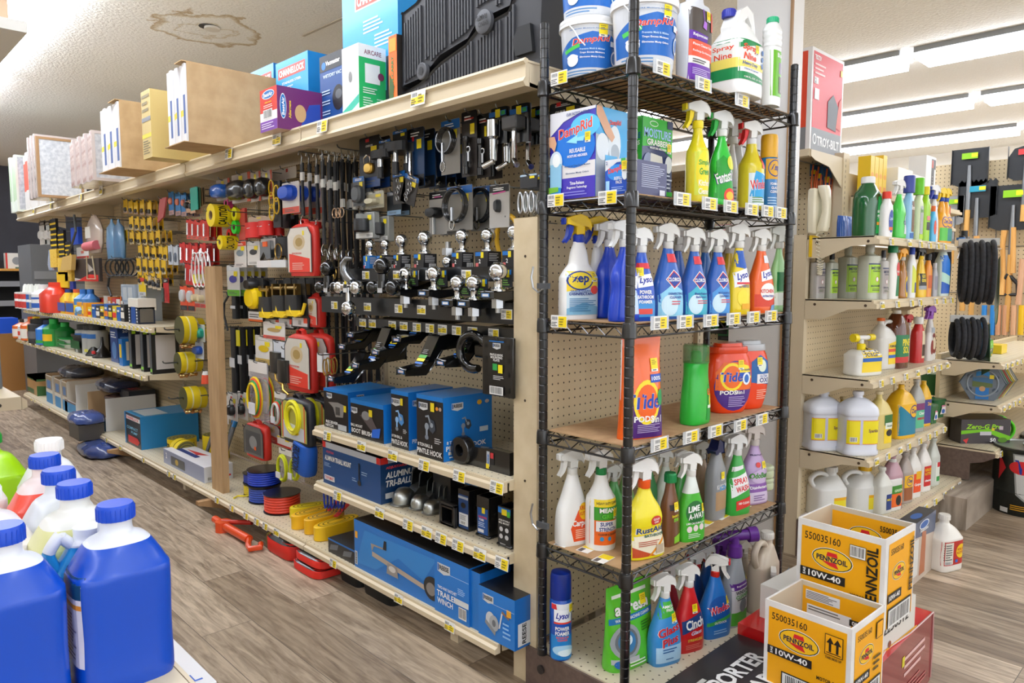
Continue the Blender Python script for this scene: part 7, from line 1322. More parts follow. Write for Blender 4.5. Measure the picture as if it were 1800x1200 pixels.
# --- caution tape and pipe straps
def roll(lab,name,cat,px,py,X,R,r,wd,col,core,txt=None,hook=True,n=1,tilt=0,group=None):
 p=atx(px,py,X);t=thing(name,lab,cat,p,RG,group)
 M_=ROT(-PI/2,4,'X')
 MB().loft([[M_@v for v in rings(R,R,2,32,0,0,z)]for z in(0,wd)],mat(col,.4),cap=False).mk('tape',t)
 MB().loft([[M_@v for v in rings(a,a,2,32,0,0,0)]for a in(R,r)],mat(col,.45),cap=False).loft([[M_@v for v in rings(a,a,2,32,0,0,wd)]for a in(r,R)],mat(col,.45),cap=False).mk('tape_face',t)
 MB().loft([[M_@v for v in rings(r,r,2,24,0,0,z)]for z in(0,wd)],mat(core,.7),cap=False).loft([[M_@v for v in rings(a,a,2,24,0,0,z)]for a,z in((r,.001),(r*.86,.001),(r*.86,wd-.001),(r,wd-.001))],mat(core,.7),cap=False).mk('core',t)
 if txt:dcl([T(txt,wd*.5,0,wd*.5,'#16150e',R*1.9,.04,0,PI/2)],lambda u,v,o:((R+o)*cos(v/R),u,(R+o)*sin(v/R))).mk('lettering',t)
 return t
roll('large yellow caution tape roll hanging highest, marked with black letters','caution_tape','tape roll',370,378,1.50,.058,.024,.085,'#ecd010','#a08868','CAUTION')
roll('yellow caution tape roll directly behind the largest one','caution_tape','tape roll',386,378,1.62,.056,.024,.085,'#e6c80e','#a08868',None)
roll('smaller yellow caution tape roll below the largest one','caution_tape','tape roll',386,426,1.52,.036,.012,.085,'#ecd010','#a08868','CAUTION')
roll('small neon yellow flagging tape roll beside the red tape strip','flagging_tape','tape roll',411,376,1.58,.034,.015,.03,'#e2e61c','#6a5a3a')
roll('small neon green flagging tape roll below the neon yellow one','flagging_tape','tape roll',411,399,1.58,.034,.015,.03,'#2fdc38','#6a5a3a')
roll('small red flagging tape roll behind the neon green one','flagging_tape','tape roll',402,412,1.68,.030,.013,.03,'#e8342c','#6a5a3a')
roll('small pink flagging tape roll under the blue knee pad pack','flagging_tape','tape roll',397,357,1.64,.028,.012,.03,'#e84a9a','#6a5a3a')
for px,py,l in((370,372,'largest caution tape rolls'),(386,422,'lower caution tape roll'),(411,372,'neon yellow tape'),(411,396,'neon green tape')):
 q=atx(px,py,1.52);hookobj(1.49,q.y,q.z,'grey wire peg hook through the '+l)
hang('tape_strip','long red sleeve pack hanging right of the neon tape rolls','sleeve pack',419,366,430,422,1.60,lambda t,w,h:MB().box(-w/2,0,-h,w/2,.012,0,'#c8463e').mk('sleeve',t),1)
def wratchet(lab,px,py,X,R,wd,txt=None):
 p=atx(px,py,X);t=thing('winch_strap',lab,0,p,RG);M_=ROT(-PI/2,4,'X')
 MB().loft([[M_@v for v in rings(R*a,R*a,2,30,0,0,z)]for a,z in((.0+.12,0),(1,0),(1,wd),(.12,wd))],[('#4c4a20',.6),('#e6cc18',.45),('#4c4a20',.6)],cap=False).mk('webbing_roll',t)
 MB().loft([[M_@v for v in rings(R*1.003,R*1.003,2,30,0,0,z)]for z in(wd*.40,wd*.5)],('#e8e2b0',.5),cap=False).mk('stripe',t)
 MB().tube([(-R*.4,wd*.5,-R*1),(-R*.7,wd*.3,-R*1.25),(0,wd*.2,-R*1.3),(R*.5,wd*.6,-R*1.15),(R*.8,wd*.4,-R*1.2)],.008,('#c08a5a',.3,1.),8).torus((R*.3,wd*.3,-R*1.15),R*.22,.006,('#b8a06a',.3,1.),14,6).mk('flat_hook',t)
 if txt:dcl([T(txt,wd*.75,R*.2,wd*.28,'#16150e',R*1.6,.04,0,PI/2)],lambda u,v,o:((R+o)*sin(v/R),u,(R+o)*cos(v/R))if True else None).mk('lettering',t)
 hookobj(X-.08,p.y,p.z+.004,'thick wire hook through the '+lab[:50],r=.004)
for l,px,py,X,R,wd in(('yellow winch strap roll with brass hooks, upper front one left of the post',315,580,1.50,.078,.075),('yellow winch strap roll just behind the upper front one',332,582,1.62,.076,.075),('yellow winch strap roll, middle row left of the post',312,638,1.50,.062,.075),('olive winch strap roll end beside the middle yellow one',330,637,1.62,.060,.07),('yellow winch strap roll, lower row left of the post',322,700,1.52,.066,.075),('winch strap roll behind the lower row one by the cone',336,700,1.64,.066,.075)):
 wratchet(l,px,py,X,R,wd,'KEEPER'[:0]or None)
# far part of the long gondola
def sb(name,lab,cat,px,pyb,pyt,X,z,wpx,col,capc=None,bands=(),kind='b',rz=RG,group=None,nz=.8,cr=.4,off=0):
 p=atx(px,pyb,X);w=abs(atx(px-wpx/2,pyb,X).y-atx(px+wpx/2,pyb,X).y)*.72;c=Vector((X+off,p.y,z));h=max(.04,hat(c,pyt)-z)
 t=thing(name,lab,cat,c,rz,group);r=w/2
 M_=mat(col,.35,0,.2)
 if kind=='b':MB().lathe([(r*.92,0),(r,.004),(r,h*nz*.8),(r*cr*1.1,h*nz),(r*cr,h*nz+.004)],M_,16).mk('body',t);MB().lathe([(r*cr,h*nz),(r*cr,h*.99),(r*cr*.7,h)],capc or '#ececea',12).mk('cap',t)
 elif kind=='t':MB().lathe([(r,0),(r,h*.66),(r*.9,h*.67)],M_,16).mk('tube',t);MB().lathe([(r*.3,h*.67),(r*.22,h*.92),(r*.1,h)],capc or '#ececea',10).mk('nozzle',t)
 elif kind=='c':MB().lathe([(r,0),(r,h*.78),(r*.8,h*.82)],M_,16).mk('can',t);MB().lathe([(r*.8,h*.82),(r*.8,h)],capc or '#1b1b1d',14).mk('cap',t)
 elif kind=='j':
  MB().loft([rings(r,r*.6,3.4,16,0,0,0),rings(r,r*.6,3.4,16,0,0,h*.6),rings(r*.4,r*.35,2.2,16,r*.2,0,h*.86)],M_).mk('body',t,smooth=50);MB().lathe([(r*.36,h*.86),(r*.36,h)],capc or '#ececea',12,cx=r*.2).mk('cap',t)
  MB().tube([(-r*.1,0,h*.84),(-r*.6,0,h*.8),(-r*.85,0,h*.6)],r*.16,M_,8).mk('handle',t)
 if bands:dcl([(-r*1.15,h*a,r*1.15,h*b,c_)for a,b,c_ in bands],cyl_fn(r)if kind!='j' else face_fn('F',w,w*.62,h),.006 if kind!='j' else 0).mk('label',t)
 return t
UZ,LZ=.9255,.6325
for i,(px,c1,c2,l)in enumerate(((47,'#e9e6e2','#c83a34','farthest left'),(53,'#e9e6e2','#c83a34','second from the left'),(58,'#e9e6e2','#d0423c','third from the left'),(66,'#e8eaee','#2f62b0','with a blue band'),(71,'#f0f0ee','#9aa0a8','plain white'))):
 sb('caulk_tube','caulk tube on the upper far shelf, '+l,'caulk tube',px,545,499,1.50,UZ,10,c1,'#e6e8e0',((.05,.6,c2),(.3,.4,'#ffffff')),'t')
sb('glue_bottle','white glue bottle with blue stripes beside the caulk tubes','bottle',80,548,500,1.50,UZ,13,'#eceef0','#f0f0f0',((.12,.3,'#2a5fb8'),(.45,.52,'#2a5fb8')))
sb('glue_bottle','orange and white bottle right of the striped glue bottle','bottle',88,549,512,1.50,UZ,9,'#e8742c','#e86a2a',((.1,.5,'#f0f0ea'),))
sb('cleaner_jug','large red orange jug standing out on the upper far shelf','jug',103,552,496,1.52,UZ,28,'#e2381c','#e2381c',(),'j')
for px,w,c1,c2,l,k in((93,12,'#e6e4e0','#d8d4d0','white jug just left of the red orange jug','b'),(112,11,'#3f78b8','#2b9ad8','blue bottle with a light blue cap before the red orange jug','b'),(124,16,'#f0c418','#1d3c8c','yellow jug with dark cap, left of the yellow pair','j'),(138,16,'#f0c81c','#e8642c','yellow jug with bottle picture, right of the yellow pair','j'),(149,12,'#3e82c4','#2a70c0','blue capped bottle right of the yellow jugs','b'),(161,11,'#3e7cc0','#2a70c0','second blue capped bottle by the small boxes','b')):
 sb('adhesive_bottle',l,'bottle',px,548,508,1.54,UZ,w,c1,c2,((.1,.4,'#f4d420'),)if c1[1]in '3' else((.1,.45,'#2f62b0'),),k)
def bg(name,lab,cat,pxl,pxr,pyb,pyt,X,z,dep,cols,els=None,side=None,gap=0):
 return boxG(name,lab,pxl,pxr,pyt,X,z,dep,cols,{**({'F':els}if els else{}),**({'R':side}if side else{})},cat=cat,gap=gap)
bg('display_tray','orange display tray carton holding small packs on the upper far shelf','tray',117,154,553,532,1.48,UZ,.12,'#f0a018')
t=MB().tube([(0,0,.03),(0,.03,.05),(0,.07,.05),(0,.09,.03)],.022,('#86b4e0',.6),10).mk('tape_roll',None,(1.475,atx(142,550,1.475).y,UZ));tag(t,'rolled light blue cloth in front of the orange display tray','cloth')
rc=['#e8c81c','#d8342c','#1f5fb0','#e9e4dc','#2a2a2c','#e87a1c']
for i in range(9):
 x0=157+i*7.2;k=i%3
 for j in range(2):
  a,b_=rc[(i*2+j)%6],rc[(i+3*j+1)%6]
  bg('adhesive_pack','%s boxed adhesive pack, %s row on the upper far shelf, %s'%({'#e8c81c':'yellow','#d8342c':'red','#1f5fb0':'blue','#e9e4dc':'white','#2a2a2c':'black','#e87a1c':'orange'}[a],('front','back')[j],('first','second','third','fourth','fifth','sixth','seventh','eighth','ninth')[i]+' from the blue cloth'),'box',x0,x0+6,555,540-14*j-(i*5)%7,1.49+.11*j,UZ,.07,a,lambda w,d,h,b_=b_:[(-w*.5,h*.2,w*.5,h*.55,b_),(-w*.3,h*.65,w*.3,h*.8,'#f4f0e4')])
bg('battery_box','dark blue battery box with white dots below a white bin on the upper far shelf','box',228,245,563,540,1.475,UZ,.10,'#1d2840',lambda w,d,h:[(-w*.2,0,w*.25,h,'#1f4f9c'),*[('e',s*w*.4,h*(.15+.18*k),w*.06,h*.06,'#e8e8e8')for s in(-1,1)for k in range(5)]],[(-.4,.1,.4,.9,'#6a665e')])
bg('storage_bin','white plastic bin standing on the dark blue battery box','bin',228,245,540,525,1.475,UZ+.085,.11,'#e9e4d8')
for l,a,b_,X in(('large clear plastic organizer behind the white bin',217,240,1.60),('small clear plastic organizer by the swivel bulbs',246,260,1.62)):
 t=bg('organizer_case',l,'case',a,b_,552,500,X,UZ,.10,{'*':'#bcc6d2'},[(-.44,.5,.44,.96,'#9fb0c4'),(-.36,.55,-.04,.92,'#c8d0d8'),(.04,.55,.36,.92,'#c8d0d8')])
# lower shelf
for px,w,pb,pt,c1,c2,l,k,bd in((45,11,594,560,'#e8701c','#2a2420','orange trigger bottle, leftmost on the lower far shelf','b',((.1,.5,'#f0e8e0'),)),(52,10,596,560,'#eceae8','#eceae8','white bottle second on the lower far shelf','b',((.2,.4,'#d8442c'),)),(60,12,598,556,'#e8681c','#e8681c','orange bottle third on the lower far shelf','b',((.1,.5,'#e8e4dc'),)),(66,9,600,556,'#f0ca1c','#f0ca1c','yellow bottle on the lower far shelf','b',((.2,.4,'#d0342c'),)),(76,14,604,560,'#2b2c30','#111','dark grey aerosol on the lower far shelf','c',((.2,.5,'#6a6c70'),)),(87,13,606,562,'#1f7ad8','#1b2a4a','bright blue squeeze bottle on the lower far shelf','b',((.08,.2,'#3aa84c'),)),(97,12,608,560,'#1f9a40','#2ab04c','green bottle beside the bright blue one','b',((.2,.45,'#f0c020'),)),(108,13,606,566,'#178a38','#178a38','green bottle standing behind the small green tubs','b',()),(116,12,606,566,'#1a7c34','#2ab04c','second green bottle behind the small green tubs','b',())):
 sb('garage_bottle',l,'bottle',px,pb,pt,1.50 if px<100 else 1.56,LZ,w,c1,c2,bd,k)
def tubG(lab,px,pyb,pyt,w,c1,lid,cap=None,X=1.49,band=None,zz=0):
 p=atx(px,pyb,X);W=abs(atx(px-w/2,pyb,X).y-atx(px+w/2,pyb,X).y)*.8;c=Vector((X+W*.4,p.y,LZ+zz));h=hat(c,pyt)-c.z
 t=thing('plastic_tub',lab,'tub',c,RG);MB().loft([rings(W*.46,W*.4,4,20,0,0,0),rings(W*.5,W*.44,4,20,0,0,h*.82)],mat(c1,.4)).mk('tub',t);MB().loft([rings(W*.54,W*.47,4,20,0,0,h*.82),rings(W*.54,W*.47,4,20,0,0,h*.93)],mat(lid,.4)).mk('lid',t)
 if band:dcl([(-W*.42,h*.2,W*.42,h*.62,band)],lambda u,v,o:(u,-W*.445-o,v)).mk('label',t)
 if cap:MB().lathe([(W*.14,h*.93),(W*.14,h*1.08)],cap,12).mk('knob',t)
tubG('small white tub with green lid on the lower far shelf, upper of a stack',110,600,592,20,'#e4e8e0','#23a048',zz=.036,band='#2a7a40');tubG('small white tub with green lid on the lower far shelf, bottom of a stack',110,610,600,20,'#e4e8e0','#23a048',band='#2a7a40')
tubG('square black tub with a red knob and green label on the lower far shelf',136,618,584,23,'#1d1f20','#26282a','#d8281c',band='#1f5a30')
for px,l in((153,'left'),(164,'middle'),(173,'right')):sb('spray_can','grey spray can with black cap between black tub and funnels, %s of three'%l,0,px,618,570,1.56,LZ,13,'#b8bab8','#151516',((.55,.7,'#2a70c0'),),'c')
for i,(px,l,s)in enumerate(((168,'left',1.),(181,'right',1.05))):
 q=atx(px,630,1.53);t=thing('funnel','black plastic funnel set upside down beside the blue jack box, %s one'%l,0,(1.53,q.y,LZ));MB().lathe([(.066*s,0),(.066*s,.008),(.014,.085),(.008,.15)],('#161618',.3,0,.4),24).mk('cone',t)
 MB().box(-.07,-.012,.03,-.052,.012,.05,'#e8e060' if i==0 else '#e23a3a').mk('hang_tag',t)
bg('jack_box','tall dark blue boxed jack with white letters on the lower far shelf','box',194,207,638,577,1.50,LZ,.30,{'*':'#1d3c78','F':'#20468c','R':'#1b3a70'},[('ln',-.4,.7,.4,.9,3,Wt),('e',0,.35,.3,.25,'#5a8ac8')],[T('20 TON',-.2,.9,.07,Wt,.4),(-.45,.1,-.1,.75,'#6a90c0')])
bg('blade_box','small bright blue box with red stripe before the dark jack box','box',208,214,642,596,1.47,LZ,.12,{'*':'#1c74c4'},[(-.3,.3,.3,.8,'#e8c020')],[(-.3,.2,.3,.9,'#e6dcc8'),(.3,0,.5,1,'#e0406a')])
for i,(a,b_,l)in enumerate(((226,231,'first'),(246,251,'second'),(262,266,'third'))):
 bg('lamp_box','black boxed work light with pale side panel, %s of three'%l,'box',a,b_,652,580,1.47,LZ,.16,{'*':'#1b1c20'},[(-.3,.1,.3,.9,'#5a6068'),(-.4,.05,.4,.12,'#8ad04a')],[(-.36,.1,.36,.88,'#cfcac8'),(-.48,.9,-.34,.98,'#b8e02c')])
# base, far
KR=nmat('kraft','#b08a58','#bf9868',20,.8)
for j in range(2):
 bg('kraft_box','kraft box with green print at the far base shelf, %s of two'%('lower','upper')[j],'box',44,60,692,664,1.46,.1255+.0001+j*.135,.32,{'*':'#b48c5a','F':'#a88250'},[(-.5,.05,.2,.3,'#2f5a30')],[('p',-.5,0,.5,0,.1,.4,-.5,.55,'#3c6a3a'),(-.1,.45,.35,.7,'#7a5a38')])
boxG('creeper_box','dark blue long carton lettered Z-CREEPER leaning at the far end of the gondola',24,55,628,1.66,.1255,.05,{'*':'#15294a'},{'F':[T('Pro-Lift',-.1,.9,.06,Wt,.4),T('Z-CREEPER SEAT',.05,.8,.07,Wt,.85),('e',-.1,.5,.2,.04,'#4a7ab8'),('e',0,.12,.2,.06,'#2a6ab8')]},h=.40,w=.45)
for i,(a,b_,top)in enumerate(((82,93,645),(97,107,648),(110,118,650))):
 y0=atx(b_,700,1.46).y;y1=atx(a,700,1.46).y;w=y1-y0
 opencarton('open_carton','narrow white carton with a blue label, %s of three on the far base shelf'%('left','middle','right')[i],(1.46+.15,(y0+y1)/2,.1255),RG,w,.30,.25,'#d9d2c4',{'F':[(-w*.48,0,w*.48,.09,'#2584bc'),(-w*.48,.12,w*.48,.235,'#9a8a70'),(-w*.3,.13,w*.3,.2,'#4a7ab0')]},hts=(.24,.25,.25,.25))
for nm,a,b_,yt,lab in(('A',116,135,672,'white open carton with a cut front and blue label on the far base shelf'),('B',155,186,690,'largest white open carton with a hand wheel inside on the base shelf')):
 y0=atx(b_,745,1.46).y;y1=atx(a,745,1.46).y;w=y1-y0;h=.235 if nm=='B' else .25
 opencarton('open_carton',lab,(1.46+.17,(y0+y1)/2,.1255),RG,w,.34,h,'#dcdad6',{'F':[(-w*.49,0,w*.49,.085,'#2a86bc'),(-w*.49,.085,w*.49,.10,'#6a5a58')]},hts=(.10,h,h,h))
q=atx(205,700,1.70);t=thing('hand_wheel','dark round wheel lying in the largest white open carton','wheel',(1.60,5.93,.33));MB().torus((0,0,0),.06,.012,'#5a4038',20,8).mk('rim',t);MB().lathe([(.02,-.01),(.02,.01)],'#5a4038',12).box(-.055,-.006,-.004,.055,.006,.004,'#5a4038').mk('hub',t)
def lumpy(name,lab,cat,c,sx,sy,sz,col,col2=None,seed=1,rz=0):
 t=thing(name,lab,cat,c,rz);rr=random.Random(seed);rs=[]
 for a,z in((.8,0),(1,.12),(1.02,.4),(.95,.7),(.7,.92),(.3,1.)):rs.append([Vector((v.x*(1+rr.uniform(-.07,.07)),v.y*(1+rr.uniform(-.07,.07)),v.z*(1+rr.uniform(-.1,.04))))for v in rings(sx*a,sy*a,3,26,0,0,sz*z)])
 MB().loft(rs,mat(col,.22,0,.6)).mk('bundle',t,smooth=70)
 m=MB();m.loft([[v*1.02 for v in r[:14]]for r in rs[2:5]],mat(col2 or '#c8ccd8',.1,al=.35),cap=False,closed=False)
 m.mk('plastic_film',t,smooth=70);return t
lumpy('moving_blanket','navy folded blanket in clear plastic on the base shelf under the lamp boxes','blanket',(1.66,6.05,.36),.13,.20,.10,'#2a3048',seed=2)
lumpy('moving_blanket','grey wrapped blanket in clear plastic above the narrow white cartons','blanket',(1.64,7,.377),.15,.20,.10,'#4a4c54',seed=3)
lumpy('moving_blanket','blue quilted blanket in plastic on the floor, lower one of two','blanket',(1.40,5.55,.002),.13,.22,.085,'#3a4e8c',seed=4)
lumpy('moving_blanket','blue quilted blanket in plastic slumping off the base shelf, upper one of two','blanket',(1.36,5.75,.20),.10,.16,.075,'#4a5c98',seed=5)
st=MB().box(-.08,-.13,0,.08,.13,.108,'#55504a').mk('floor_block',None,(1.36,5.75,.091));tag(st,'dark parcel between the two blue wrapped blankets','parcel')
boxG('compressor_box','blue and black inflator carton lettered COMPACT beside the blue wrapped blankets',213,240,728,1.46,.1255,.36,{'*':'#1a74b4','F':'#16222e','R':'#1f82c0','T':'#3a9ad0'},{'F':[(-.4,.8,.48,.92,'#f0f0f0'),T('CHANNELLOCK',0,.86,.09,'#d8342c',.8,.05),T('COMPACT',-.02,.55,.09,'#8ad0f0',.7),T('PUMP',.1,.42,.08,'#8ad0f0',.4),('p',-.3,.3,.3,.3,.42,.2,.3,.08,-.3,.08,'#d8302c'),(-.5,0,-.42,1,'#1f82c0')],'T':lambda w,d,h:[(-w*.4,d*.1,w*.4,d*.5,'#dce4ea')]},h=.21)
boxG('black_case_box','flat black carton with red mark behind the inflator carton',205,222,700,1.62,.1255,.18,{'*':'#24262a'},{'T':lambda w,d,h:[('ln',-w*.3,d*.2,w*.3,d*.6,3,'#b82c2c')]},h=.27,w=.22)
YW='#e6ca18'
def flatroll(lab,x,y,z,R,H,name='caution_roll',txt=None,side=False,col=YW,rz=0,cat='webbing roll'):
 t=thing(name,lab,cat,(x,y,z),rz)
 if side:M_=TR((0,0,R))@RY@ROT(0,4,'Z')
 else:M_=Matrix()
 rr=[R*(.14+.86*k/7)for k in range(8)]
 MB().lathe([(R,0),(R,H)],mat(col,.5),32,M=M_,cap=False).mk('webbing',t)
 m=MB()
 for zz in(0,H):
  for k,(a,b_)in enumerate(zip(rr,rr[1:])):m.loft([[M_@v for v in rings(a,a,2,32,0,0,zz)],[M_@v for v in rings(b_,b_,2,32,0,0,zz)]],('#5a5634' if k%2 else '#8a8030',.7),cap=False)
 m.mk('coil_face',t)
 if txt:dcl([T(txt,0,H*.5,H*.5,'#16150e',R*2.4,.04)],lambda u,v,o:((R+o)*sin(u/R+TXA),-(R+o)*cos(u/R+TXA),v),).mk('lettering',t)
 return t
TXA=-.6
flatroll('stacked yellow strap roll with ERICKSON style black letters, standing by the inflator',1.62,4.64,.1255,.085,.10,txt='ERICKSON').__setitem__('label','thick yellow webbing roll with black letters behind the coil on its side')
flatroll('yellow webbing roll behind grey handles, lower of a stack of two',1.72,4.36,.1255,.075,.075);flatroll('yellow webbing roll behind grey handles, upper of a stack of two',1.72,4.36,.2006,.075,.075)
for i,(dx,l)in enumerate(((0,'nearer'),(.062,'farther'))):
 flatroll('yellow webbing coil standing on edge on the base shelf, %s of two'%l,1.452+dx*0,4.28+.0 if i==0 else 4.34,.1255,.062,.05,side=True,rz=PI/2).location=(1.56,4.40+.06*i,.1255)
for i in range(7):
 q=Vector((1.60+.02*(i%3),4.02+.04*i,.1255));t=thing('ratchet_bar','grey steel ratchet bar leaning by the cardboard post','steel bar',q,0,'grey bars leaning by the post',rot=(.25-.05*(i%3)-.1,.28,0))
 MB().lathe([(.011,0),(.011,.33),(.009,.34)],('#7c7f84',.35,.6),10).mk('bar',t)
 if i%2==0:MB().lathe([(.0125,.27),(.0125,.31)],'#2a86d0',10).mk('tag',t)
t=thing('red_cone','small white and orange cone tip hanging above the grey steel bars','marker',atx(362,652,1.58),0);MB().lathe([(.028,-.07),(.022,-.02),(.014,0)],['#e8502a','#eceae8'],16).mk('cone',t);hookobj(1.56,t.location.y,t.location.z,'grey wire peg hook holding the cone marker')
y0=atx(385,820,1.44).y;
boxG('winch_kit_box','long white and grey blue picture carton on the base shelf left of the cord spools',279,350,778,1.455,.1255,.155,{'*':'#d9dbe0','F':'#9098b4','T':'#e4e2e6'},{'F':[T('2',-.42,.6,.4,Wt),(-.3,.15,.05,.75,'#5a5c60'),('e',-.15,.45,.04,.2,'#c8a848')],'R':[('bar',-.4,.1,-.2,.35,8),(0,.2,.42,.32,'#d83a34')],'T':lambda w,d,h:[(-w*.4,d*.3,w*.1,d*.5,'#2a3a7a'),('p',-w*.3,d*.6,w*.1,d*.8,0,d*.5,'#c83a3a')]},h=.085)
def spool(lab,px,py,R,H,col,zoff=0,top='#1b1c1f',X=None):
 c=(X[0],X[1],.1255+zoff)
 t=thing('cord_spool',lab,0,c)
 for zz in(0,H):MB().lathe([(.015,zz),(R*1.04,zz),(R*1.05,zz+.003),(.015,zz+.004)],mat(top,.3,0,.5),34).mk('flange',t)
 m=MB();n=6
 for k in range(n):m.torus((0,0,.006+(H-.010)*(k+.5)/n),R*.93,(H-.010)/n*.52,mat(col,.45),32,6)
 m.lathe([(R*.86,.004),(R*.86,H)],mat(col,.5),30);m.mk('cord_winding',t);return t
spool('spool of blue cord, upper one of the blue stack',0,0,.078,.075,'#1038b8',.0815,X=(1.555,3.36));spool('spool of blue cord, lower one of the blue stack',0,0,.074,.075,'#2a48a8',0,X=(1.555,3.36),top='#23242a')
spool('spool of red cord in clear wrap in front of the blue spools',0,0,.082,.085,'#e0442c',0,X=(1.545,3.155))
spool('spool of yellow cord behind the white picture carton, lower',0,0,.045,.055,'#e0c81c',0,X=(1.56,3.50));spool('clear spool with blue cord at the back left of the blue stack',0,0,.060,.05,'#2038a0',.0595,X=(1.575,3.50))
t=MB().tube([(0,0,0),(.03,.02,.001),(.06,-.01,.001),(.10,-.02,.004)],.004,'#e8d41c',6).mk('cord_end',None,(1.45,3.48,.131));tag(t,'loose end of yellow cord lying on the base shelf','cord')
def oval(lab,px,py,L_,R,H,col,rot=0,txt=None,name='recovery_strap',zo=0,dark=False):
 t=thing(name,lab,'tow strap',(0,0,0),rot)
 rs=[rings(L_*a,R*a,2.3,30,0,0,H*z)for a,z in((.96,0),(1,.04),(1,.96),(.96,1))]
 MB().loft(rs,mat(col,.42)).mk('webbing_coil',t)
 m=MB()
 for k in(.82,.62,.42):m.loft([rings(L_*k,R*k,2.3,30,0,0,H*1.003),rings(L_*(k-.06),R*(k-.08),2.3,30,0,0,H*1.003)],('#6a5c18' if not dark else '#55554a',.6),cap=False)
 m.mk('coil_edge',t)
 if txt:dcl([T(txt,0,H*.5,H*.35,'#16150e',L_*1.1,.04)],lambda u,v,o:(u,-R*(1-abs(u/L_)**2.3)**(1/2.3)-o*2,v)).mk('lettering',t)
 return t
oval('yellow strap coil printed with black letters, just right of the red cord spool',0,0,.088,.036,.05,'#ecd41c',-.3,'JACKSON').location=(1.60,3,.1255)
oval('large amber yellow strap coil with red edge, left of three',0,0,.10,.04,.062,'#f0b818',.1).location=(1.55,2.885,.1255)
oval('yellow strap coil with grey top on the base shelf, middle of three',0,0,.10,.038,.065,'#ecb414',.1,dark=True).location=(1.56,2.79,.1255)
oval('large plain yellow strap coil nearest the black hoses, right of three',0,0,.11,.042,.06,'#f0c018',.1).location=(1.56,2.69,.1255)
for i,(dy,l)in enumerate(((0,'front'),(.06,'rear'))):
 t=thing('strap_pole','red black and white banded strap sleeve lying across the yellow coils, %s one'%l,'strap',(1.66,2.78+dy,.20+.012*i),-.9);MB().tube([(0,-.12,0),(0,.14,.012)],1,('#c8282c',.4),8,flat=(.012,.004)).mk('sleeve',t)
for k,(x,y,l)in enumerate(((1.56,2.44,'lowest'),(1.60,2.47,'middle'),(1.64,2.50,'topmost'))):
 t=MB().tube([(-.02,-.10,0),(-.03,-.03,.012),(-.01,.06,.01),(.03,.12,0)],.008,('#17181a',.4,0,.3),8).mk('rubber_hose',None,(x,y,.1345+.018*k));tag(t,'black rubber hose piece beside the yellow coils, %s of three'%l,'hose')
def scrap(lab,x,y,seed,n=14,z=.129):
 t=thing('coupling_pile',lab,'hardware',(x,y,z));rr=random.Random(seed)
 for i in range(n):
  a,b_=rr.uniform(-.05,.05),rr.uniform(-.06,.06)
  if i%3==0:MB().torus((a,b_,.006+.002*i*.5),.014,.002,('#b8a878',.3,1.),14,5,ROT(rr.uniform(-.6,.6),4,'X')).mk('ring',t)
  else:MB().tube([(a,b_,.006),(a+rr.uniform(-.03,.03),b_+rr.uniform(-.03,.03),.012)],.006,mat(('#b89a50','#c8c8c4','#8a8a88')[i%3],.3,1.),8).mk('fitting',t)
 return t
scrap('heap of brass and steel trailer plugs before the small black kit boxes',1.50,2.46,3)
for i in range(6):
 hang('bungee_loop','blue bungee cord loop hanging under the middle shelf left end','bungee cord',568+i*6,866,577+i*6,892,1.48+.02*(i%2),lambda t,w,h:MB().tube([(-w*.4,0,0),(-w*.3,0,-h*.7),(0,-.004,-h),(w*.3,0,-h*.7),(w*.4,0,0)],.004,'#1a3cb0',6).tube([(w*.4,0,-h*.6),(w*.3,-.006,-h*1.2),(0,-.006,-h*1.25)],.0018,'#1b1c1e',5).mk('cord',t),1,hook=False,group='blue bungee loops under the middle shelf')
for i in range(5):
 c_=('#28a85c','#e03a2c','#2a5ad0','#28a85c','#e03a2c')[i]
 hang('bungee_loop','%s bungee cord coil lying over the tri-ball box edge, %s from the left'%({'#28a85c':'green','#e03a2c':'red','#2a5ad0':'blue'}[c_],('first','second','third','fourth','fifth')[i]),'bungee cord',576+i*13,786,588+i*13,792,1.50,lambda t,w,h:[MB().torus((w*(-.4+.2*k),0,0),.007,.0028,c_,10,5,RY).mk('coil_turn',t)for k in range(4)],1,hook=False)
# under the base shelf, on the floor
def sbag(lab,pl,pr,pyb,h,d=.22,z=0,col='#d8281c',X=1.40):
 y0=atx(pr,pyb,X).y;y1=atx(pl,pyb,X).y;w=y1-y0;t=thing('tool_bag',lab,0,(X+d/2,(y0+y1)/2,z),RG)
 MB().loft([rings(w*.46,d*.46,5,22,0,0,0),rings(w*.5,d*.5,5,22,0,0,h*.1),rings(w*.5,d*.5,5,22,0,0,h*.72),rings(w*.47,d*.47,4,22,0,0,h*.9)],mat(col,.6)).mk('bag_body',t,smooth=50)
 MB().loft([rings(w*.49,d*.49,4,22,0,0,h*.74),rings(w*.5,d*.5,4,22,0,0,h*.80),rings(w*.42,d*.44,4,22,0,0,h),],('#17181b',.3,0,.5)).mk('black_top',t,smooth=50);return t
sbag('red soft tool bag with black zip top under the base shelf, left of the stack',463,508,965,.083,.20,X=1.405)
sbag('red soft tool bag under the base shelf, bottom of a stack of two',509,556,985,.044,.20,X=1.395);sbag('red soft tool bag under the base shelf, top of a stack of two',513,560,965,.042,.20,.0445,X=1.40)
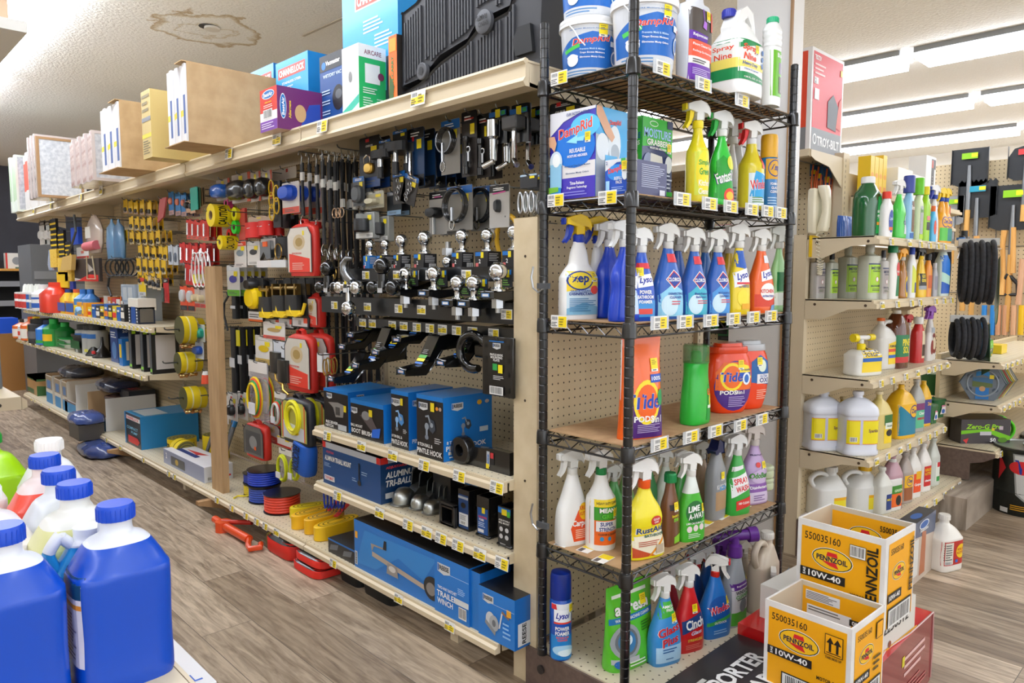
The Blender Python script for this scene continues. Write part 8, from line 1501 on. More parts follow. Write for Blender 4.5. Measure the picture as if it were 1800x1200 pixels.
for i,(a,b_,pb,l)in enumerate(((590,628,1040,'left'),(629,688,1060,'right'))):
 y0=atx(b_,pb,1.47).y;y1=atx(a,pb,1.47).y;w=y1-y0;t=thing('battery_case','black plastic battery box on the floor under the jack carton, %s one'%l,'battery box',(1.47+.09,(y0+y1)/2,0),RG)
 MB().loft([rings(w*.44,.08,6,20,0,0,0),rings(w*.48,.088,6,20,0,0,.078)],('#17181a',.5)).mk('case',t);MB().box(-w*.45,-.083,.0781,w*.45,.083,.084,('#5a2a28',.5)).mk('lid',t)
for nm,px,py,l in(('a',375,905,'wooden shelf brace standing left of the orange winch'),('b',240,806,'wooden shelf brace beside the blue wrapped blankets')):
 q=atz(px,py,0);t=MB().prism([(-.03,0),(.03,0),(.03,.088),(-.18,.088),(-.18,.07),(-.03,.02)],-.02,.02,nmat('raw_wood','#a07a52','#b58f64',12,.7),'y').mk('wood_brace',None,(1.53,q.y,0),0);tag(t,l,'shelf brace')
q=atz(405,925,0);t=thing('lever_hoist','orange lever hoist lying on the floor under the base shelf','hoist',(1.37,3.36,0));OR=('#e04a14',.4,0,.3)
MB().tube([(0,.16,.035),(0,.02,.03)],.018,OR,10).tube([(0,.02,.03),(.01,-.20,.025)],.020,OR,12).lathe([(.038,0),(.038,.05)],OR,8,cy=.06).mk('hoist_body',t)
MB().tube([(.01,-.20,.025),(-.02,-.26,.02),(-.03,-.30,.018),(.01,-.32,.02),(.03,-.28,.02)],.013,OR,8).mk('hook',t);MB().tube([(0,.08,.04),(.09,-.06,.05)],.012,('#b82a1c',.4),8).mk('lever',t)
t=flatroll('yellow webbing roll on the floor between the orange hoist and red bags',1.42,3.03,0,.040,.10,side=True)
# hanging goods left of the cardboard post
def minis(lab,xs,y0,y1,bg_,item,X=1.60,foot=None,hdr=None,n=4,w=7,dy=0,jit=5):
 for j,x in enumerate(xs):
  hang('bit_card',lab,'carded tool',x-w/2,y0+(j*7)%jit+dy*j,x+w/2,y1+(j*11)%jit+dy*j,X,C(bg=bg_,hdr=hdr,foot=foot,item=item,stk=False),n,.035,-.003,hook=True,group=lab[:60])
yb=it_blob('#2a2520',.5,.4,.012,-.7)
rowsY=[('topmost',220,350,375,(220,229,238,249,262)),('second',228,380,404,(230,240,251,262)),('third',222,404,428,(220,231,243,254,266,277)),('fourth',243,430,454,(246,258,270,282,290)),('fifth',240,452,478,(243,254,265,276,287)),('sixth',240,474,500,(245,256,268,279))]
for nm,_,a,b_,xs in rowsY:minis('yellow carded drill bit pack in the %s row of yellow packs'%nm,xs,a,b_,'#e9bc1c',it_blob('#3a342c',.5,.3,.01,-.72),foot='#a88a78' if nm=='topmost' else '#d8c8a0',n=3)
minis('red and silver carded hand tool in the upper red row',(332,341,351,361),385,420,'#e03a2c',it_tube([(0,.01,-.2),(.05,.014,-.8)],.006,CHROME),w=10,foot='#e86a5a',n=3)
minis('red and silver carded hand tool in the middle red row',(320,331,342,356),426,462,'#d8302a',it_tube([(0,.01,-.25),(.05,.014,-.85)],.006,CHROME),w=10,n=3)
minis('red carded knife pack in the lower red row',(329,337,344,351,358),462,500,'#d02a28',it_tube([(0,.01,-.25),(0,.014,-.8)],.004,ZINC),w=8,n=2)
minis('grey blue carded scissors between yellow packs and red cards',(299,308),430,465,'#c4ccd8',it_blob('#6a7484',.4,.5,.01,-.6),w=8,n=3)
minis('blue and orange carded tool under the top shelf by the caution tape',(300,312,322),337,378,'#2a78b8',it_blob('#d8785a',.5,.3,.012,-.4),w=9,n=3,foot='#b8908a')
minis('dark carded square tool beside the green sanding pads',(330,338),352,374,'#d0a888',it_blob('#1d1f22',.6,.5,.02,-.4),w=9,n=2)
hang('sanding_pad','fan of teal and brown sanding discs hanging before the caution tape','sanding discs',342,330,358,370,1.54,lambda t,w,h:[MB().box(-w*.4+.006*k,-.03+.012*k,-h+.01*k,w*.4,-.026+.012*k,-0,('#1f9c88','#4a7a58','#8a7048','#6a5a44')[k]).mk('disc',t)for k in range(4)],1)
hang('saw_card','dull red carded handsaw blade left of the blue tool cards','carded saw',276,348,292,390,1.58,lambda t,w,h:MB().prism([(-w*.2,0),(w*.5,0),(w*.1,-h*.8),(-w*.6,-h)],0,.01,'#c05a58','y').mk('card',t),1)
for x,l,c_ in((196,'left','#6a9cc8'),(208,'right','#5a88b4')):
 hang('glove_bag','long bag of blue disposable gloves hanging by the yellow bit packs, %s one'%l,0,x-9,385,x+9,458,1.58,lambda t,w,h,c_=c_:(MB().loft([rings(w*a,.02*b_,2.4,16,0,0,-h*z)for a,b_,z in((.06,.3,0),(.12,.4,.1),(.42,1,.2),(.5,1.2,.6),(.46,1,.95),(.3,.5,1))],mat(c_,.35,0,.4)).mk('bag',t,smooth=60)),1)
hang('glove_bag','clear bag with a pink cloth roll hanging left of the blue glove bags','cloth bag',150,378,180,445,1.56,lambda t,w,h:(MB().loft([rings(w*a,.03*b_,2.4,18,0,0,-h*z)for a,b_,z in((.1,.3,0),(.3,.7,.15),(.45,1,.4),(.42,1,.75),(.3,.7,1))],('#c8b8ac',.2,0,.5)).mk('bag',t,smooth=60),MB().tube([(-w*.3,-.03,-h*.82),(w*.35,-.03,-h*.8)],h*.12,('#d8707a',.6),12).mk('cloth_roll',t),MB().box(-w*.3,-.032,-h*.6,0,-.028,-h*.3,'#dedcd4').mk('label',t)),1)
for i,(x,l)in enumerate(((97,'left'),(111,'middle'),(124,'right'))):
 hang('wire_brush','black and yellow striped handle wire brush, %s of three at the far end'%l,0,x-6,385+20*i,x+6,470+12*i,1.55,lambda t,w,h:(MB().box(-w*.4,-.02,-h*.62,w*.4,0,0,'#1b1c22').mk('handle',t),[MB().box(-w*.42,-.022,-h*(.12+.11*k),w*.42,-.02,-h*(.08+.11*k),'#e8c41c').mk('grip_stripe',t)for k in range(5)],MB().box(-w*.5,-.03,-h,w*.5,0,-h*.62,nmat('bristle','#d8a828','#e8c850',60,.8)).mk('bristles',t)),1)
hang('push_broom','tan bristled brush head with a bent black handle at the far end','brush',105,380,133,475,1.50,lambda t,w,h:(MB().tube([(w*.4,0,0),(w*.45,0,-h*.3),(w*.2,0,-h*.5),(-w*.3,0,-h*.85)],.009,'#4a4c4c',8).mk('handle',t),MB().prism([(-w*.2,-h*.75),(w*.4,-h*.72),(w*.3,-h),(-w*.4,-h)],-.03,0,'#d8b468','y').mk('bristles',t)),1)
hang('brush_pack','bright blue packed brush at the far end left of the pink cloth bag',0,131,400,144,430,1.56,lambda t,w,h:MB().box(-w/2,-.03,-h,w/2,0,0,'#1f4fc8').mk('pack',t),1)
hang('brush_pack','yellow bristle scrub brush block above the red jug at the far end',0,106,478,126,505,1.55,lambda t,w,h:MB().box(-w/2,-.03,-h,w/2,0,0,'#ecc81c').box(w*.5,-.02,-h*1.1,w*.8,0,h*.1,'#1f3fa8').mk('brush',t),1)
hang('cloth_pack','white and red printed cloth pack below the bright blue brush',0,134,434,155,454,1.56,C(bg='#e4e2de',hdr=None,stk=True,foot='#d8483a',els=[(-.04,-.05,.04,-.03,'#e07a6a')]),1)
hang('tow_hook_bag','brown bag with red and white triangle print and cream straps','bag',134,455,178,494,1.54,lambda t,w,h:(MB().box(-w/2,-.02,-h,w/2,0,0,'#3a302c').mk('bag',t),dcl([('p',-w*.5,-h,w*.45,-h,w*.45,-h*.72,w*.1,-h*.7,-w*.35,-h*.95,'#dc3028'),('p',-w*.5,-h*.85,-w*.2,-h*.92,-w*.5,-h,'#e8e4e0'),('p',0,-h*.1,w*.3,-h*.5,w*.1,-h*.6,'#b8b0a8')],lambda u,v,o:(u,-.02-o,v)).mk('print',t),MB().tube([(w*.1,-.03,h*.1),(w*.08,-.03,-h*.9),(w*.4,-.03,-h*.9),(w*.32,-.03,h*.1)],.005,'#b8a888',6).mk('strap',t)),1)
hang('cable_coil','coils of black jumper cable hanging under the blue glove bags','cable',188,452,214,488,1.52,lambda t,w,h:[MB().torus((w*(-.2+.12*k),-.0+.02*k,-h*.5),h*.42,.006,('#1a1b1d',.4),20,6,RX@ROT(.5,4,'Y')).mk('coil',t)for k in range(5)],1)
hang('jumper_clamp','black clamp handle hanging left of the jumper cable coils','clamp',187,487,197,520,1.50,lambda t,w,h:MB().tube([(0,0,0),(-w*.3,0,-h*.5),(w*.2,0,-h)],.008,'#1d1e20',8).mk('clamp',t),1)
for i,x in enumerate((74,83,92)):hang('hardware_bag','cream and clear hardware bag hanging farthest left under the top shelf, %s'%('first','second','third')[i],'hardware bag',x-6,388,x+6,430,1.60,C(bg=('#d8d4cc','#c8ccc8','#c8a44c')[i],hdr='#5a4a40',stk=False,item=it_blob('#e4e2de',.7,.4,.03,-.6)),1)
hang('blue_bag','light blue plastic bag hanging in front of the grey rack at the far end','bag',84,440,96,475,1.55,lambda t,w,h:MB().loft([rings(w*a,.02,2.4,14,0,0,-h*z)for a,z in((.1,0),(.3,.3),(.5,.7),(.3,1))],('#a8bcd8',.2,0,.5)).mk('bag',t,smooth=60),1)
for j,(x,y,l)in enumerate(((263,484,'left'),(271,486,'middle'),(279,488,'right'))):minis('dark carded bulb pack over the slatted board, %s of three'%l,(x,),y,y+22,'#c8b89c',it_blob('#2a2c34',.6,.4,.015,-.6),n=2)
minis('yellow headed card with red print above the clear organizers',(249,),484,520,'#e8c81c',it_blob('#d8442c',.8,.2,.004,-.2),w=12,n=1,foot='#c8ccd4')
minis('red and grey carded torch hanging over bare slatted board',(291,),489,532,'#c82a2c',it_tube([(0,.02,-.4),(0,.02,-.95)],.010,'#4a5a54'),w=9,n=1,hdr='#2a2220')
minis('orange and white carded shear pair left of the cardboard post',(322,335),502,545,'#e8542c',it_blob('#c8ccd0',.6,.5,.02,-.4),w=12,n=1,foot='#2a2c30')
minis('clear red carded fitting between the orange shears and the post',(346,356),506,540,'#b8a8a0',it_blob('#d8c8a0',.6,.4,.03,-.5),w=9,n=2,foot='#c83a34')
minis('clear bag of green and white trim line beside the winch straps',(352,),570,600,'#cfd6d4',it_blob('#2aa088',.8,.6,.03,-.5),w=14,n=1)
minis('clear bag of blue and white line beside the middle winch straps',(350,),600,630,'#ccd2dc',it_blob('#2a58b8',.8,.5,.03,-.5),w=14,n=1)
hang('white_cards','row of white looped cable cards topping the cardboard post','cable card',336,458,352,498,1.50,lambda t,w,h:(MB().torus((0,-.004,-h*.4),w*.4,.004,'#ece6e8',16,5,RX,1.8).mk('loop',t),MB().box(-w*.4,0,-h,w*.3,.003,-h*.6,'#e8dc4a').mk('card',t)),4,0,-.05,group='white looped cables')
# oil cartons and boxes in front of the wire rack
YO='#f0a90c'
def pz(u,v,s,k=1.):
 return[('e',u,v,s,s*.55,Wt),('e',u,v,s*.97,s*.52,'#26301f'),('e',u,v,s*.92,s*.48,'#f6c21c' if k==1 else YO),('p',u-s*.22,v+s*.34,u+s*.22,v+s*.34,u+s*.28,v+s*.14,u-s*.28,v+s*.14,'#d8222a'),('p',u-s*.5,v-s*.14,u+s*.2,v-s*.14,u+s*.34,v-s*.38,u-s*.1,v-s*.32,'#d8222a'),T('PENNZOIL',u,v,s*.27,'#1a2440',s*1.5,.05)]
def oilbox(lab,N,rz,w,d,h,up=True,inner_label=True):
 c_,s_=cos(rz),sin(rz)
 # N: near corner; front face (width w) runs from N away along local -X; local frame rz-rotated so that front looks at -X
 cx,cy=-w/2,d/2;loc=Vector((N[0]+c_*cx-s_*cy,N[1]+s_*cx+c_*cy,N[2]))
 W_=nmat('white_carton','#dcdad8','#e9e8e6',12,.5)
 e=[(-w*.45,h*0,w*.45,h*.93,YO),T('550035160',-w*.20,h*.83,h*.085,'#1b1a14',w*.42,.01)]+pz(-w*.08,h*.62,w*.24)+[(-w*.45,h*.36,w*.08,h*.46,'#1b1b1b'),T('SAE',-w*.40,h*.41,h*.03,Wt,h*.08,.02,0,PI/2),T('10W-40',-w*.16,h*.41,h*.07,Wt,w*.38,.02),T('MOTOR OIL',w*.26,h*.30,h*.045,'#1b1a14',w*.24),('ln',w*.2,h*.2,w*.38,h*.26,3,'#5a4a14'),(-w*.27,-.0+h*0,w*.40,h*.20,'#1b1b1b'),('bar',-w*.255,0,w*.385,h*.185,26)]
 if up:e+=[T('PENNZOIL',w*.37,h*.56,h*.12,'#1b1a14',h*.66,.06,0,PI/2),(w*.12,h*.72,w*.30,h*.86,'#1b1b1b'),('bar',w*.125,h*.725,w*.295,h*.855,12)]
 else:e+=[(w*.22,h*.62,w*.42,h*.86,'#1b1a14'),(w*.228,h*.628,w*.412,h*.852,YO)]+[('p',w*x-.003,h*.66,w*x+.003,h*.66,w*x+.003,h*.76,w*x+.009,h*.76,w*x,h*.83,w*x-.009,h*.76,w*x-.003,h*.76,'#1b1a14')for x in(.28,.36)]+[(w*.24,h*.645,w*.40,h*.655,'#1b1a14'),T('THIS SIDE UP',w*.32,h*.59,h*.028,'#1b1a14',w*.18)]
 r=[(-d*.40,0,d*.46,h*.93,YO),T('550035160',-d*.12,h*.83,h*.07,'#1b1a14',d*.42)]+pz(-d*.05,h*.58,d*.22)+[(-d*.40,h*.28,d*.05,h*.38,'#1b1b1b'),T('10W-40',-d*.18,h*.33,h*.055,Wt,d*.36),(-d*.38,0,d*.40,h*.22,'#1b1b1b'),('bar',-d*.36,0,d*.38,h*.2,18)]+([T('PENNZOIL',d*.36,h*.58,h*.1,'#1b1a14',h*.6,.05,0,PI/2)]if up else[('ln',d*.15,h*.3,d*.38,h*.5,3,'#5a4a14'),(d*.2,h*.68,d*.4,h*.88,'#1b1a14'),(d*.215,h*.69,d*.385,h*.87,YO)])
 bi=[(-w*.46,h*.5,w*.42,h*.94,YO)]+(pz(-w*.05,h*.72,w*.2)+[T('550035160',w*.27,h*.85,h*.07,'#1b1a14',w*.3)]if up else[(-w*.42,h*.78,w*0,h*.90,'#dfe0e2'),('ln',-w*.41,h*.79,-w*.02,h*.89,5,'#444'),(-w*.4,h*.5,w*.14,h*.72,'#e6e6e8'),T('6023',-w*.04,h*.56,h*.07,'#1b1b1b',w*.24,.03),('ln',-w*.38,h*.64,w*.1,h*.71,2,'#666'),(w*.12,h*.62,w*.42,h*.70,'#1b1b1b'),T('10W-40',w*.27,h*.66,h*.05,Wt,w*.24,.02,0,PI)])
 t=opencarton('oil_carton',lab,loc,rz,w,d,h,W_,{'F':e,'R':r,'BI':bi},'#cdbfa8',wall=.005)
 MB().box(-w/2+.006,-d/2+.006,h*.42,w/2-.006,d/2-.006,h*.43,CARD).mk('inner_divider',t)
 return t
oilbox('yellow and white open motor oil carton in front, with two up arrows printed on it',(1.700,.617,.1905),radians(-92.4),.219,.189,.212,False)
oilbox('yellow and white open motor oil carton farther back, with large vertical lettering',(1.915,.622,.318),radians(-93),.233,.19,.242,True)
t=carton('tool_box_carton','flat black carton lettered PORTER CABLE lying at the front of the wire rack',(1.475,.765,0),0,.81,.47,.189,{'*':'#1e1e20','T':'#232325'},rough=.35)
dcl([(-.10,.02,.045,.21,'#dc3322'),('p',-.09,.10,-.02,.13,0,.20,0,.12,.04,.10,0,.08,-.03,.03,-.04,.09,'#ececec'),T('PORTER',.225,.135,.055,'#e2e2e2',.235,.05),T('CABLE.',.235,.06,.055,'#e2e2e2',.21,.05),(.08,.165,.12,.178,'#b8b8b4')],lambda u,v,o:(u,v,.189+o)).mk('top_print',t)
t=carton('wrapped_carton','large red shrink wrapped carton on the floor under the white parcel',(2.135,.82,0),0,.485,.375,.215,{'*':'#c01a1c','F':'#8c2a2c','T':'#c8181c'},{'F':[('ln',0,.10,.2,.17,3,'#e0b8b4'),(-.02,.14,0,.17,'#d8d030'),('ln',-.05,.03,.2,.08,4,'#b86a68')]},rough=.12)
MB().tube([(-.2425,-.1875,.2155),(-.1,-.17,.217),(.05,-.185,.2165),(.2425,-.1885,.2155)],.0025,mat('#d8b8b4',.1,al=.8),5).tube([(.2425,-.1885,.2155),(.244,-.19,.1),(.2435,-.1885,.01)],.0025,mat('#c89a98',.1,al=.8),5).mk('film_seam',t)
t=carton('white_parcel','white shoebox size parcel stamped 2250312 under the farther oil carton',(2.10,.81,.2155),radians(-93),.33,.27,.10,{'*':'#dedbd4','T':'#e2e0da'},{'R':[T('2250312',0,.06,.026,'#2a2826',.17,.02),(-.145,.055,-.10,.058,'#4a4642'),(-.14,0,.15,.006,'#e8b01c'),('e',-.04,.012,.010,.010,'#8a4a2a')]})
# goods on the second end cap
def eb(kind,name,lab,cat,px,pyb,pyt,zi,wpx,col,els=None,**k):
 z=(1.3854,1.1284,.8074,.4834,.1704)[zi]
 r=k.pop("r",.62);boxy=k.pop('boxy',True)
 c,w,d,h=spot(px,pyb,pyt,z,wpx,r,boxy)
 if kind!='jug':w*=.95
 d=w*r if boxy else w
 c.x=min(c.x,4.04)
 if c.y-d/2<1.09:c.y=1.09+d/2
 if c.y+d/2>1.36:c=c*((1.355-d/2)/c.y);c.z=z
 if kind=='jug':return jug(name,lab,c,k.pop('rz',-.25),w,d,h,col,k.pop('cap','#eceae6'),els=()if not els else els(w,h)if callable(els)else[_sc(e,w,h)for e in els],cat=cat,**k)
 if kind=='sp':
  H=h*.76;sec=[(a*H,b*w/2,e*d/2,n)for a,b,e,n in SPRAY[k.pop('shape','clx')]]
  t=bottle(name,lab,cat,c,-.25,sec,col,els=[_sc(e,w/2,H)for e in els]if els else(),coat=.3,liquid=(k['liq'][0]*H,k['liq'][1])if 'liq' in k else None)
  th=k.get('th',('#e6e6e2',));th=tuple(th)+(th[-1],)*(4-len(th));s=h*.24/.078;trig(t,H+.022*s,*[mat(x,.35)for x in th],s=s);return t
 if kind=='bt':
  hn=h*k.get('nk',.86);S=[(0,w*.47,d*.47,3),(.006,w/2,d/2,3.2),(hn*.7,w/2,d/2,3.2),(hn*.88,w*.36,d*.4,2.4),(hn,w*.2,w*.2,2)]if 'sec' not in k else k['sec'](w,d,hn)
  t=bottle(name,lab,cat,c,k.get('rz',-.25),S,col,els=[_sc(e,w/2,h)for e in els]if els else(),coat=.3,liquid=(k['liq'][0]*h,k['liq'][1])if 'liq' in k else None,rough=k.get('rough',.3))
  cc=k.get('cap','#ececea')
  if cc:MB().lathe([(w*k.get('cw',.24),hn-.002),(w*k.get('cw',.24),h*.985),(w*k.get('cw',.24)*.9,h)],cc,18).mk('cap',t)
  return t
DG=('#0e5a2c',.08,0,.7)
t=eb('bt','cleaner_jug','dark green clear ribbed gallon jug with a white cap on the end shelf','jug',1522,414,311,0,50,DG,[('p',0,.06,.85,.06,.85,.7,.2,.66,'#12a046'),T('simple',.45,.42,.07,Wt,.7,.03),T('green',.45,.33,.08,Wt,.7,.03),(.05,.2,.85,.25,'#e8a01c')],r=.75,nk=.9)
m=MB();w_=.062
for k in range(8):m.loft([rings(.0565,.0425,3.2,24,0,0,.012+.018*k),rings(.0575,.0435,3.2,24,0,0,.014+.018*k),rings(.0565,.0425,3.2,24,0,0,.016+.018*k)],('#3a8a5a',.1,0,.8),cap=False)
eb('bt','toilet_cleaner_bottle','white bottle with red cap and blue oval label, beside the green ribbed jug','bottle',1556,416,337,0,24,'#ecebea',[('e',.3,.35,.6,.25,'#2a4aa8'),(-.2,.15,.8,.22,'#e8702c'),T('Lysol',.3,.4,.1,'#c8dcf4',.8)],cap='#e83a24',cw=.3)
eb('sp','bathroom_spray','lime green liquid spray with white trigger on the top end shelf','spray bottle',1578,418,316,0,30,'#4ad04a',[('p',.2,.1,.9,.1,.9,.6,.4,.5,'#d8dce8'),T('FOAM',.5,.35,.1,'#4a3a8a',.7)],shape='wst')
def capb(lab,px,pb,pt,w,c1,c2,els):return eb('bt','floor_cleaner_bottle',lab,'bottle',px,pb,pt,0,w,c1,els,cap=c2,cw=.40,nk=.74)
capb('tall clear blue floor bottle with a big dark blue cap',1594,419,309,22,'#8ac0e4','#3a4a9c',[(0,.12,.85,.6,'#7a5a40'),T('Bona',.3,.5,.07,Wt,.8),(-.3,.02,.85,.1,'#1c66b8')])
capb('tall clear green floor bottle with a lime cap beside the dark blue capped one',1611,420,313,20,'#c8d8a8','#6ac81e',[(-.2,.1,.85,.55,'#b0b4b8'),T('Bona',.2,.48,.07,'#5aa02c',.8),(-.3,.02,.85,.1,'#b8e02c')])
eb('bt','lime_cleaner_bottle','slim lime bottle with yellow top left of the zep cleaner'.replace('zep ','orange '),'bottle',1624,421,328,0,18,'#a0d81c',[(-.4,.2,.8,.35,'#3a3a3a'),(-.4,.38,.8,.46,'#e88a8a')],cap='#f0dc1c',cw=.3)
eb('bt','wipe_packet','small light blue bottle in front of the orange cleaner bottle','bottle',1638,423,362,0,14,'#4ab4e8',[('e',0,.4,.5,.2,'#e8502c')],cap='#e8702c')
for px,pt,l,g in((1653,330,'orange cleaner bottle with green label and yellow blue spray head','#5ac84a'),(1668,333,'orange cleaner bottle with teal label at the end of the top end shelf','#1f8a8a')):
 eb('sp','degreaser_spray',l,'spray bottle',px,424,pt,0,26,'#f2a818',[(-.9,.05,.9,.36,g),('e',.1,.5,.75,.13,'#1a3a9c'),('e',.1,.5,.66,.11,'#f2b01c'),T('Zep',.1,.5,.13,'#1a3a9c',.95,.06)],shape='zep',th=('#f2cc12','#f2cc12','#1c4cb8','#1c4cb8'))
eb('sp','trigger_bottle','white and navy trigger bottle behind the orange cleaner pair','spray bottle',1640,405,325,0,18,'#e6e6ea',None,th=('#e8e8ea','#1c3ca8','#1c3ca8','#1c3ca8'))
for i in range(3):
 q=atz(1486+5*i,412,1.3854);q=q*(1.325/q.y);t=thing('blue_pouch','blue cleaner pouch stack behind the green ribbed jug on the end shelf','pouch',(q.x+.022*i,1.34,1.3854),-.3,'blue pouches behind the ribbed jug');MB().loft([rings(.03,.014,2.5,16,0,0,0),rings(.032,.012,2.5,16,0,0,.08),rings(.032,.003,2,16,0,0,.11)],('#1f5cc0',.2,0,.5)).mk('pouch',t,smooth=60)
# second shelf: soaps
def mey(lab,px,pb,pt,w,c,big=False,**k):
 g='#a8d42c' if c=='g' else '#a89f9c'
 els=[(-.92,.12,.92,.62,g),(-.92,.62,.92,.645,'#3a4468'),T("MEYER'S",0,.56,.055,'#2a3350',1.5,.03),T('CLEAN DAY',0,.505,.025,'#2a3350',1.2),('e',0,.36,.2,.045,'#d84a5a'),('e',0,.36,.17,.038,Wt),T('MULTI-SURFACE' if big else 'DISH SOAP',0,.24,.035,'#2a3350',1.5,.02),('ln',-.6,.15,.6,.2,2,'#5a6a3a')]
 return eb('bt','soap_bottle',lab,0,px,pb,pt,1,w,'#b9bcab' if c=='g' else '#b3b0ab',els,r=.8,cap=k.get('cap','#1b1b1d'),cw=k.get('cw',.2),nk=.86,sec=lambda w,d,hn:[(0,w*.46,d*.46,3),(.006,w/2,d/2,3.4),(hn*.82,w/2,d/2,3.4),(hn*.9,w*.44,d*.44,3),(hn*.94,w*.2,w*.2,2),(hn,w*.18,w*.18,2)])
mey('grey labelled soap bottle with black pump, leftmost on the soap shelf',1436,522,444,25,'x');mey('small green labelled soap bottle with black pump beside the grey one',1460,522,444,23,'g')
mey('large green labelled multi-surface bottle in the middle of the soaps',1488,523,432,34,'g',True,cap='#b8b8a8',cw=.2);mey('largest green labelled soap bottle turned to its back label',1526,523,428,40,'g',True,cap='#c0c0b4',cw=.2)
mey('grey labelled bottle half hidden right of the largest soap bottle',1550,520,440,20,'x');mey('short green labelled bottle behind the white green capped bottle',1552,505,452,18,'g',cap='#c8c8c0')
eb('bt','polish_bottle','white bottle with green cap and round red green badge','bottle',1566,521,430,1,26,'#eceae4',[('p',0,.05,.9,.05,.9,.8,.3,.7,'#0f7a4a'),('e',.4,.55,.4,.13,'#d83a3c'),T('Murphy',.4,.5,.05,Wt,.6)],cap='#0f7a4a',cw=.3)
eb('sp','amber_oil_spray','amber see-through wood oil spray bottle with yellow trigger','spray bottle',1584,519,436,1,22,('#a86c1c',.1,0,.6),[('e',.4,.3,.45,.28,'#e8c01c'),('e',.4,.3,.3,.16,'#23408a')],shape='wst',th=('#f0a818','#f0a818','#d8d4c8','#c8c4b8'))
eb('bt','lemon_spray_bottle','white bottle with lemon yellow label right of the amber spray','bottle',1600,517,434,1,18,'#e8eaea',[('p',-.6,.1,.9,.1,.9,.5,-.6,.65,'#d8e04a'),(.2,.1,.8,.3,'#2a3a9c')],cap='#2a4ab8')
eb('sp','adhesive_remover','yellow adhesive remover bottle with black trigger','spray bottle',1616,516,434,1,24,'#f0c41c',[(-.9,.3,.9,.62,'#2a2a24'),T('GOO',0,.55,.09,'#f0d81c',.8,.05),T('GONE',0,.44,.09,'#f0d81c',1,.05),(-.9,.2,.9,.3,'#9aa0a8')],th=('#1b1b1d','#1b1b1d','#1b1b1d','#f0c41c'))
eb('bt','orange_oil_bottle','amber orange bottle beside the yellow adhesive remover','bottle',1629,514,446,1,16,'#e8901c',[(-.6,.2,.8,.5,'#c85a1c')],cap='#1b1b1d',cw=.3)
eb('bt','stainless_bottle','slim grey bottle left of the blue white gel bottle','bottle',1641,513,462,1,13,'#a8a8b0',[(-.6,.2,.8,.6,'#8a8a9a')],cap='#c8c8cc')
eb('bt','gel_bottle','tall bottle with blue and pale green wave label at the end of the soap shelf','bottle',1657,512,436,1,28,'#cfdcd4',[('p',-.85,.5,.85,.4,.85,.85,-.85,.85,'#1c74d0'),('p',-.85,.05,.85,.05,.85,.22,-.85,.3,'#1c5cc0'),('p',-.85,.3,.85,.22,.85,.4,-.85,.5,'#b8e0d0')],cap='#d8dcd8',cw=.45,nk=.93)
# third shelf
t=eb('jug','hose_end_sprayer','white roof cleaner hose-end bottle with a yellow nozzle and yellow label','bottle',1515,662,602,2,60,'#e6e6e2',lambda w,h:[('p',-w*.36,h*.12,w*.42,h*.12,w*.42,h*.9,-w*.30,h*.95,'#f2d21c'),T('SPRAY&',-w*.02,h*.80,h*.12,'#1c2a4a',w*.5,.03),T('FORGET',.02*w,h*.66,h*.12,'#1c2a4a',w*.55,.03),(-w*.34,h*.44,w*.42,h*.56,'#1c60b8')],cap=None,handle=None,sh=.72,neck=.012,rz=-.35)
hh=.155;Yc=('#f0d818',.35)
MB().lathe([(.016,.105),(.017,.107),(.017,.13),(.012,.134)],Yc,18,cx=-.012).tube([(-.012,0,.13),(-.012,0,.15)],.010,'#e8e8e4',10).tube([(-.05,0,.158),(.05,0,.158)],.010,'#e8e8e4',10).mk('sprayer_head',t)
MB().tube([(-.062,0,.158),(-.040,0,.158)],.018,Yc,14).tube([(.030,0,.158),(.058,0,.158)],.014,Yc,14).mk('yellow_coupling',t)
eb('jug','roof_cleaner_jug','white roof cleaner gallon jug with an orange cap behind the hose-end bottle','jug',1549,650,558,2,46,'#d8d6d0',[('p',-.1,.1,.44,.1,.44,.56,-.1,.5,'#f0cc1c'),(-.1,.34,.44,.4,'#d8482c'),(-.1,.22,.44,.28,'#1c60b8'),T('FORGET',.18,.45,.05,'#1c2a4a',.45,.03)],cap='#e8742c',handle='R',neck=.014,caph=.014)
eb('bt','pine_cleaner_jug','dark brown see-through cleaner jug with a green and red label','jug',1572,648,545,2,46,('#5a2a14',.1,0,.6),[(-.9,.10,.9,.58,'#18784a'),(-.9,.10,.9,.2,'#c82a2c'),T('PINE',.2,.45,.12,'#f0dc1c',1,.05),T('SOL',.2,.32,.12,'#f0dc1c',.8,.05)],r=.8,cap='#e8e4d8',cw=.16,nk=.94)
eb('sp','spot_remover','white spray with red trigger left of the solid red bottle','spray bottle',1594,634,552,2,22,'#d6d2cc',[('e',.2,.35,.5,.2,'#3a2a24')],th=('#c8242c','#c8242c','#c8242c','#d8d4d0'))
eb('jug','stripper_jug','pale grey jug rising behind the solid red bottle on the third end shelf','jug',1602,622,545,2,32,'#c8c6c0',None,cap='#e0dedb',handle=None,neck=.012,caph=.012)
eb('bt','red_cleaner_bottle','solid red bottle with white cap and brown label','bottle',1611,638,557,2,26,'#c21c20',[(0,.1,.85,.7,'#d8c8a8'),(.05,.15,.8,.4,'#3a2014')],cap='#e8e6e2',cw=.3)
eb('bt','tile_cleaner_bottle','slim white bottle with a brown oval behind the red bottle','bottle',1630,634,575,2,18,'#d8d4d0',[('e',.3,.4,.5,.22,'#8a2a24')],cap='#c8c4c0')
eb('sp','grout_spray','tall white bottle with a purple trigger and brown oval on the third end shelf','spray bottle',1642,630,536,2,24,'#d8d4d0',[('e',.2,.4,.6,.25,'#7a2a20'),('e',.2,.4,.4,.15,'#d8c8a8')],th=('#9a5ac0',))
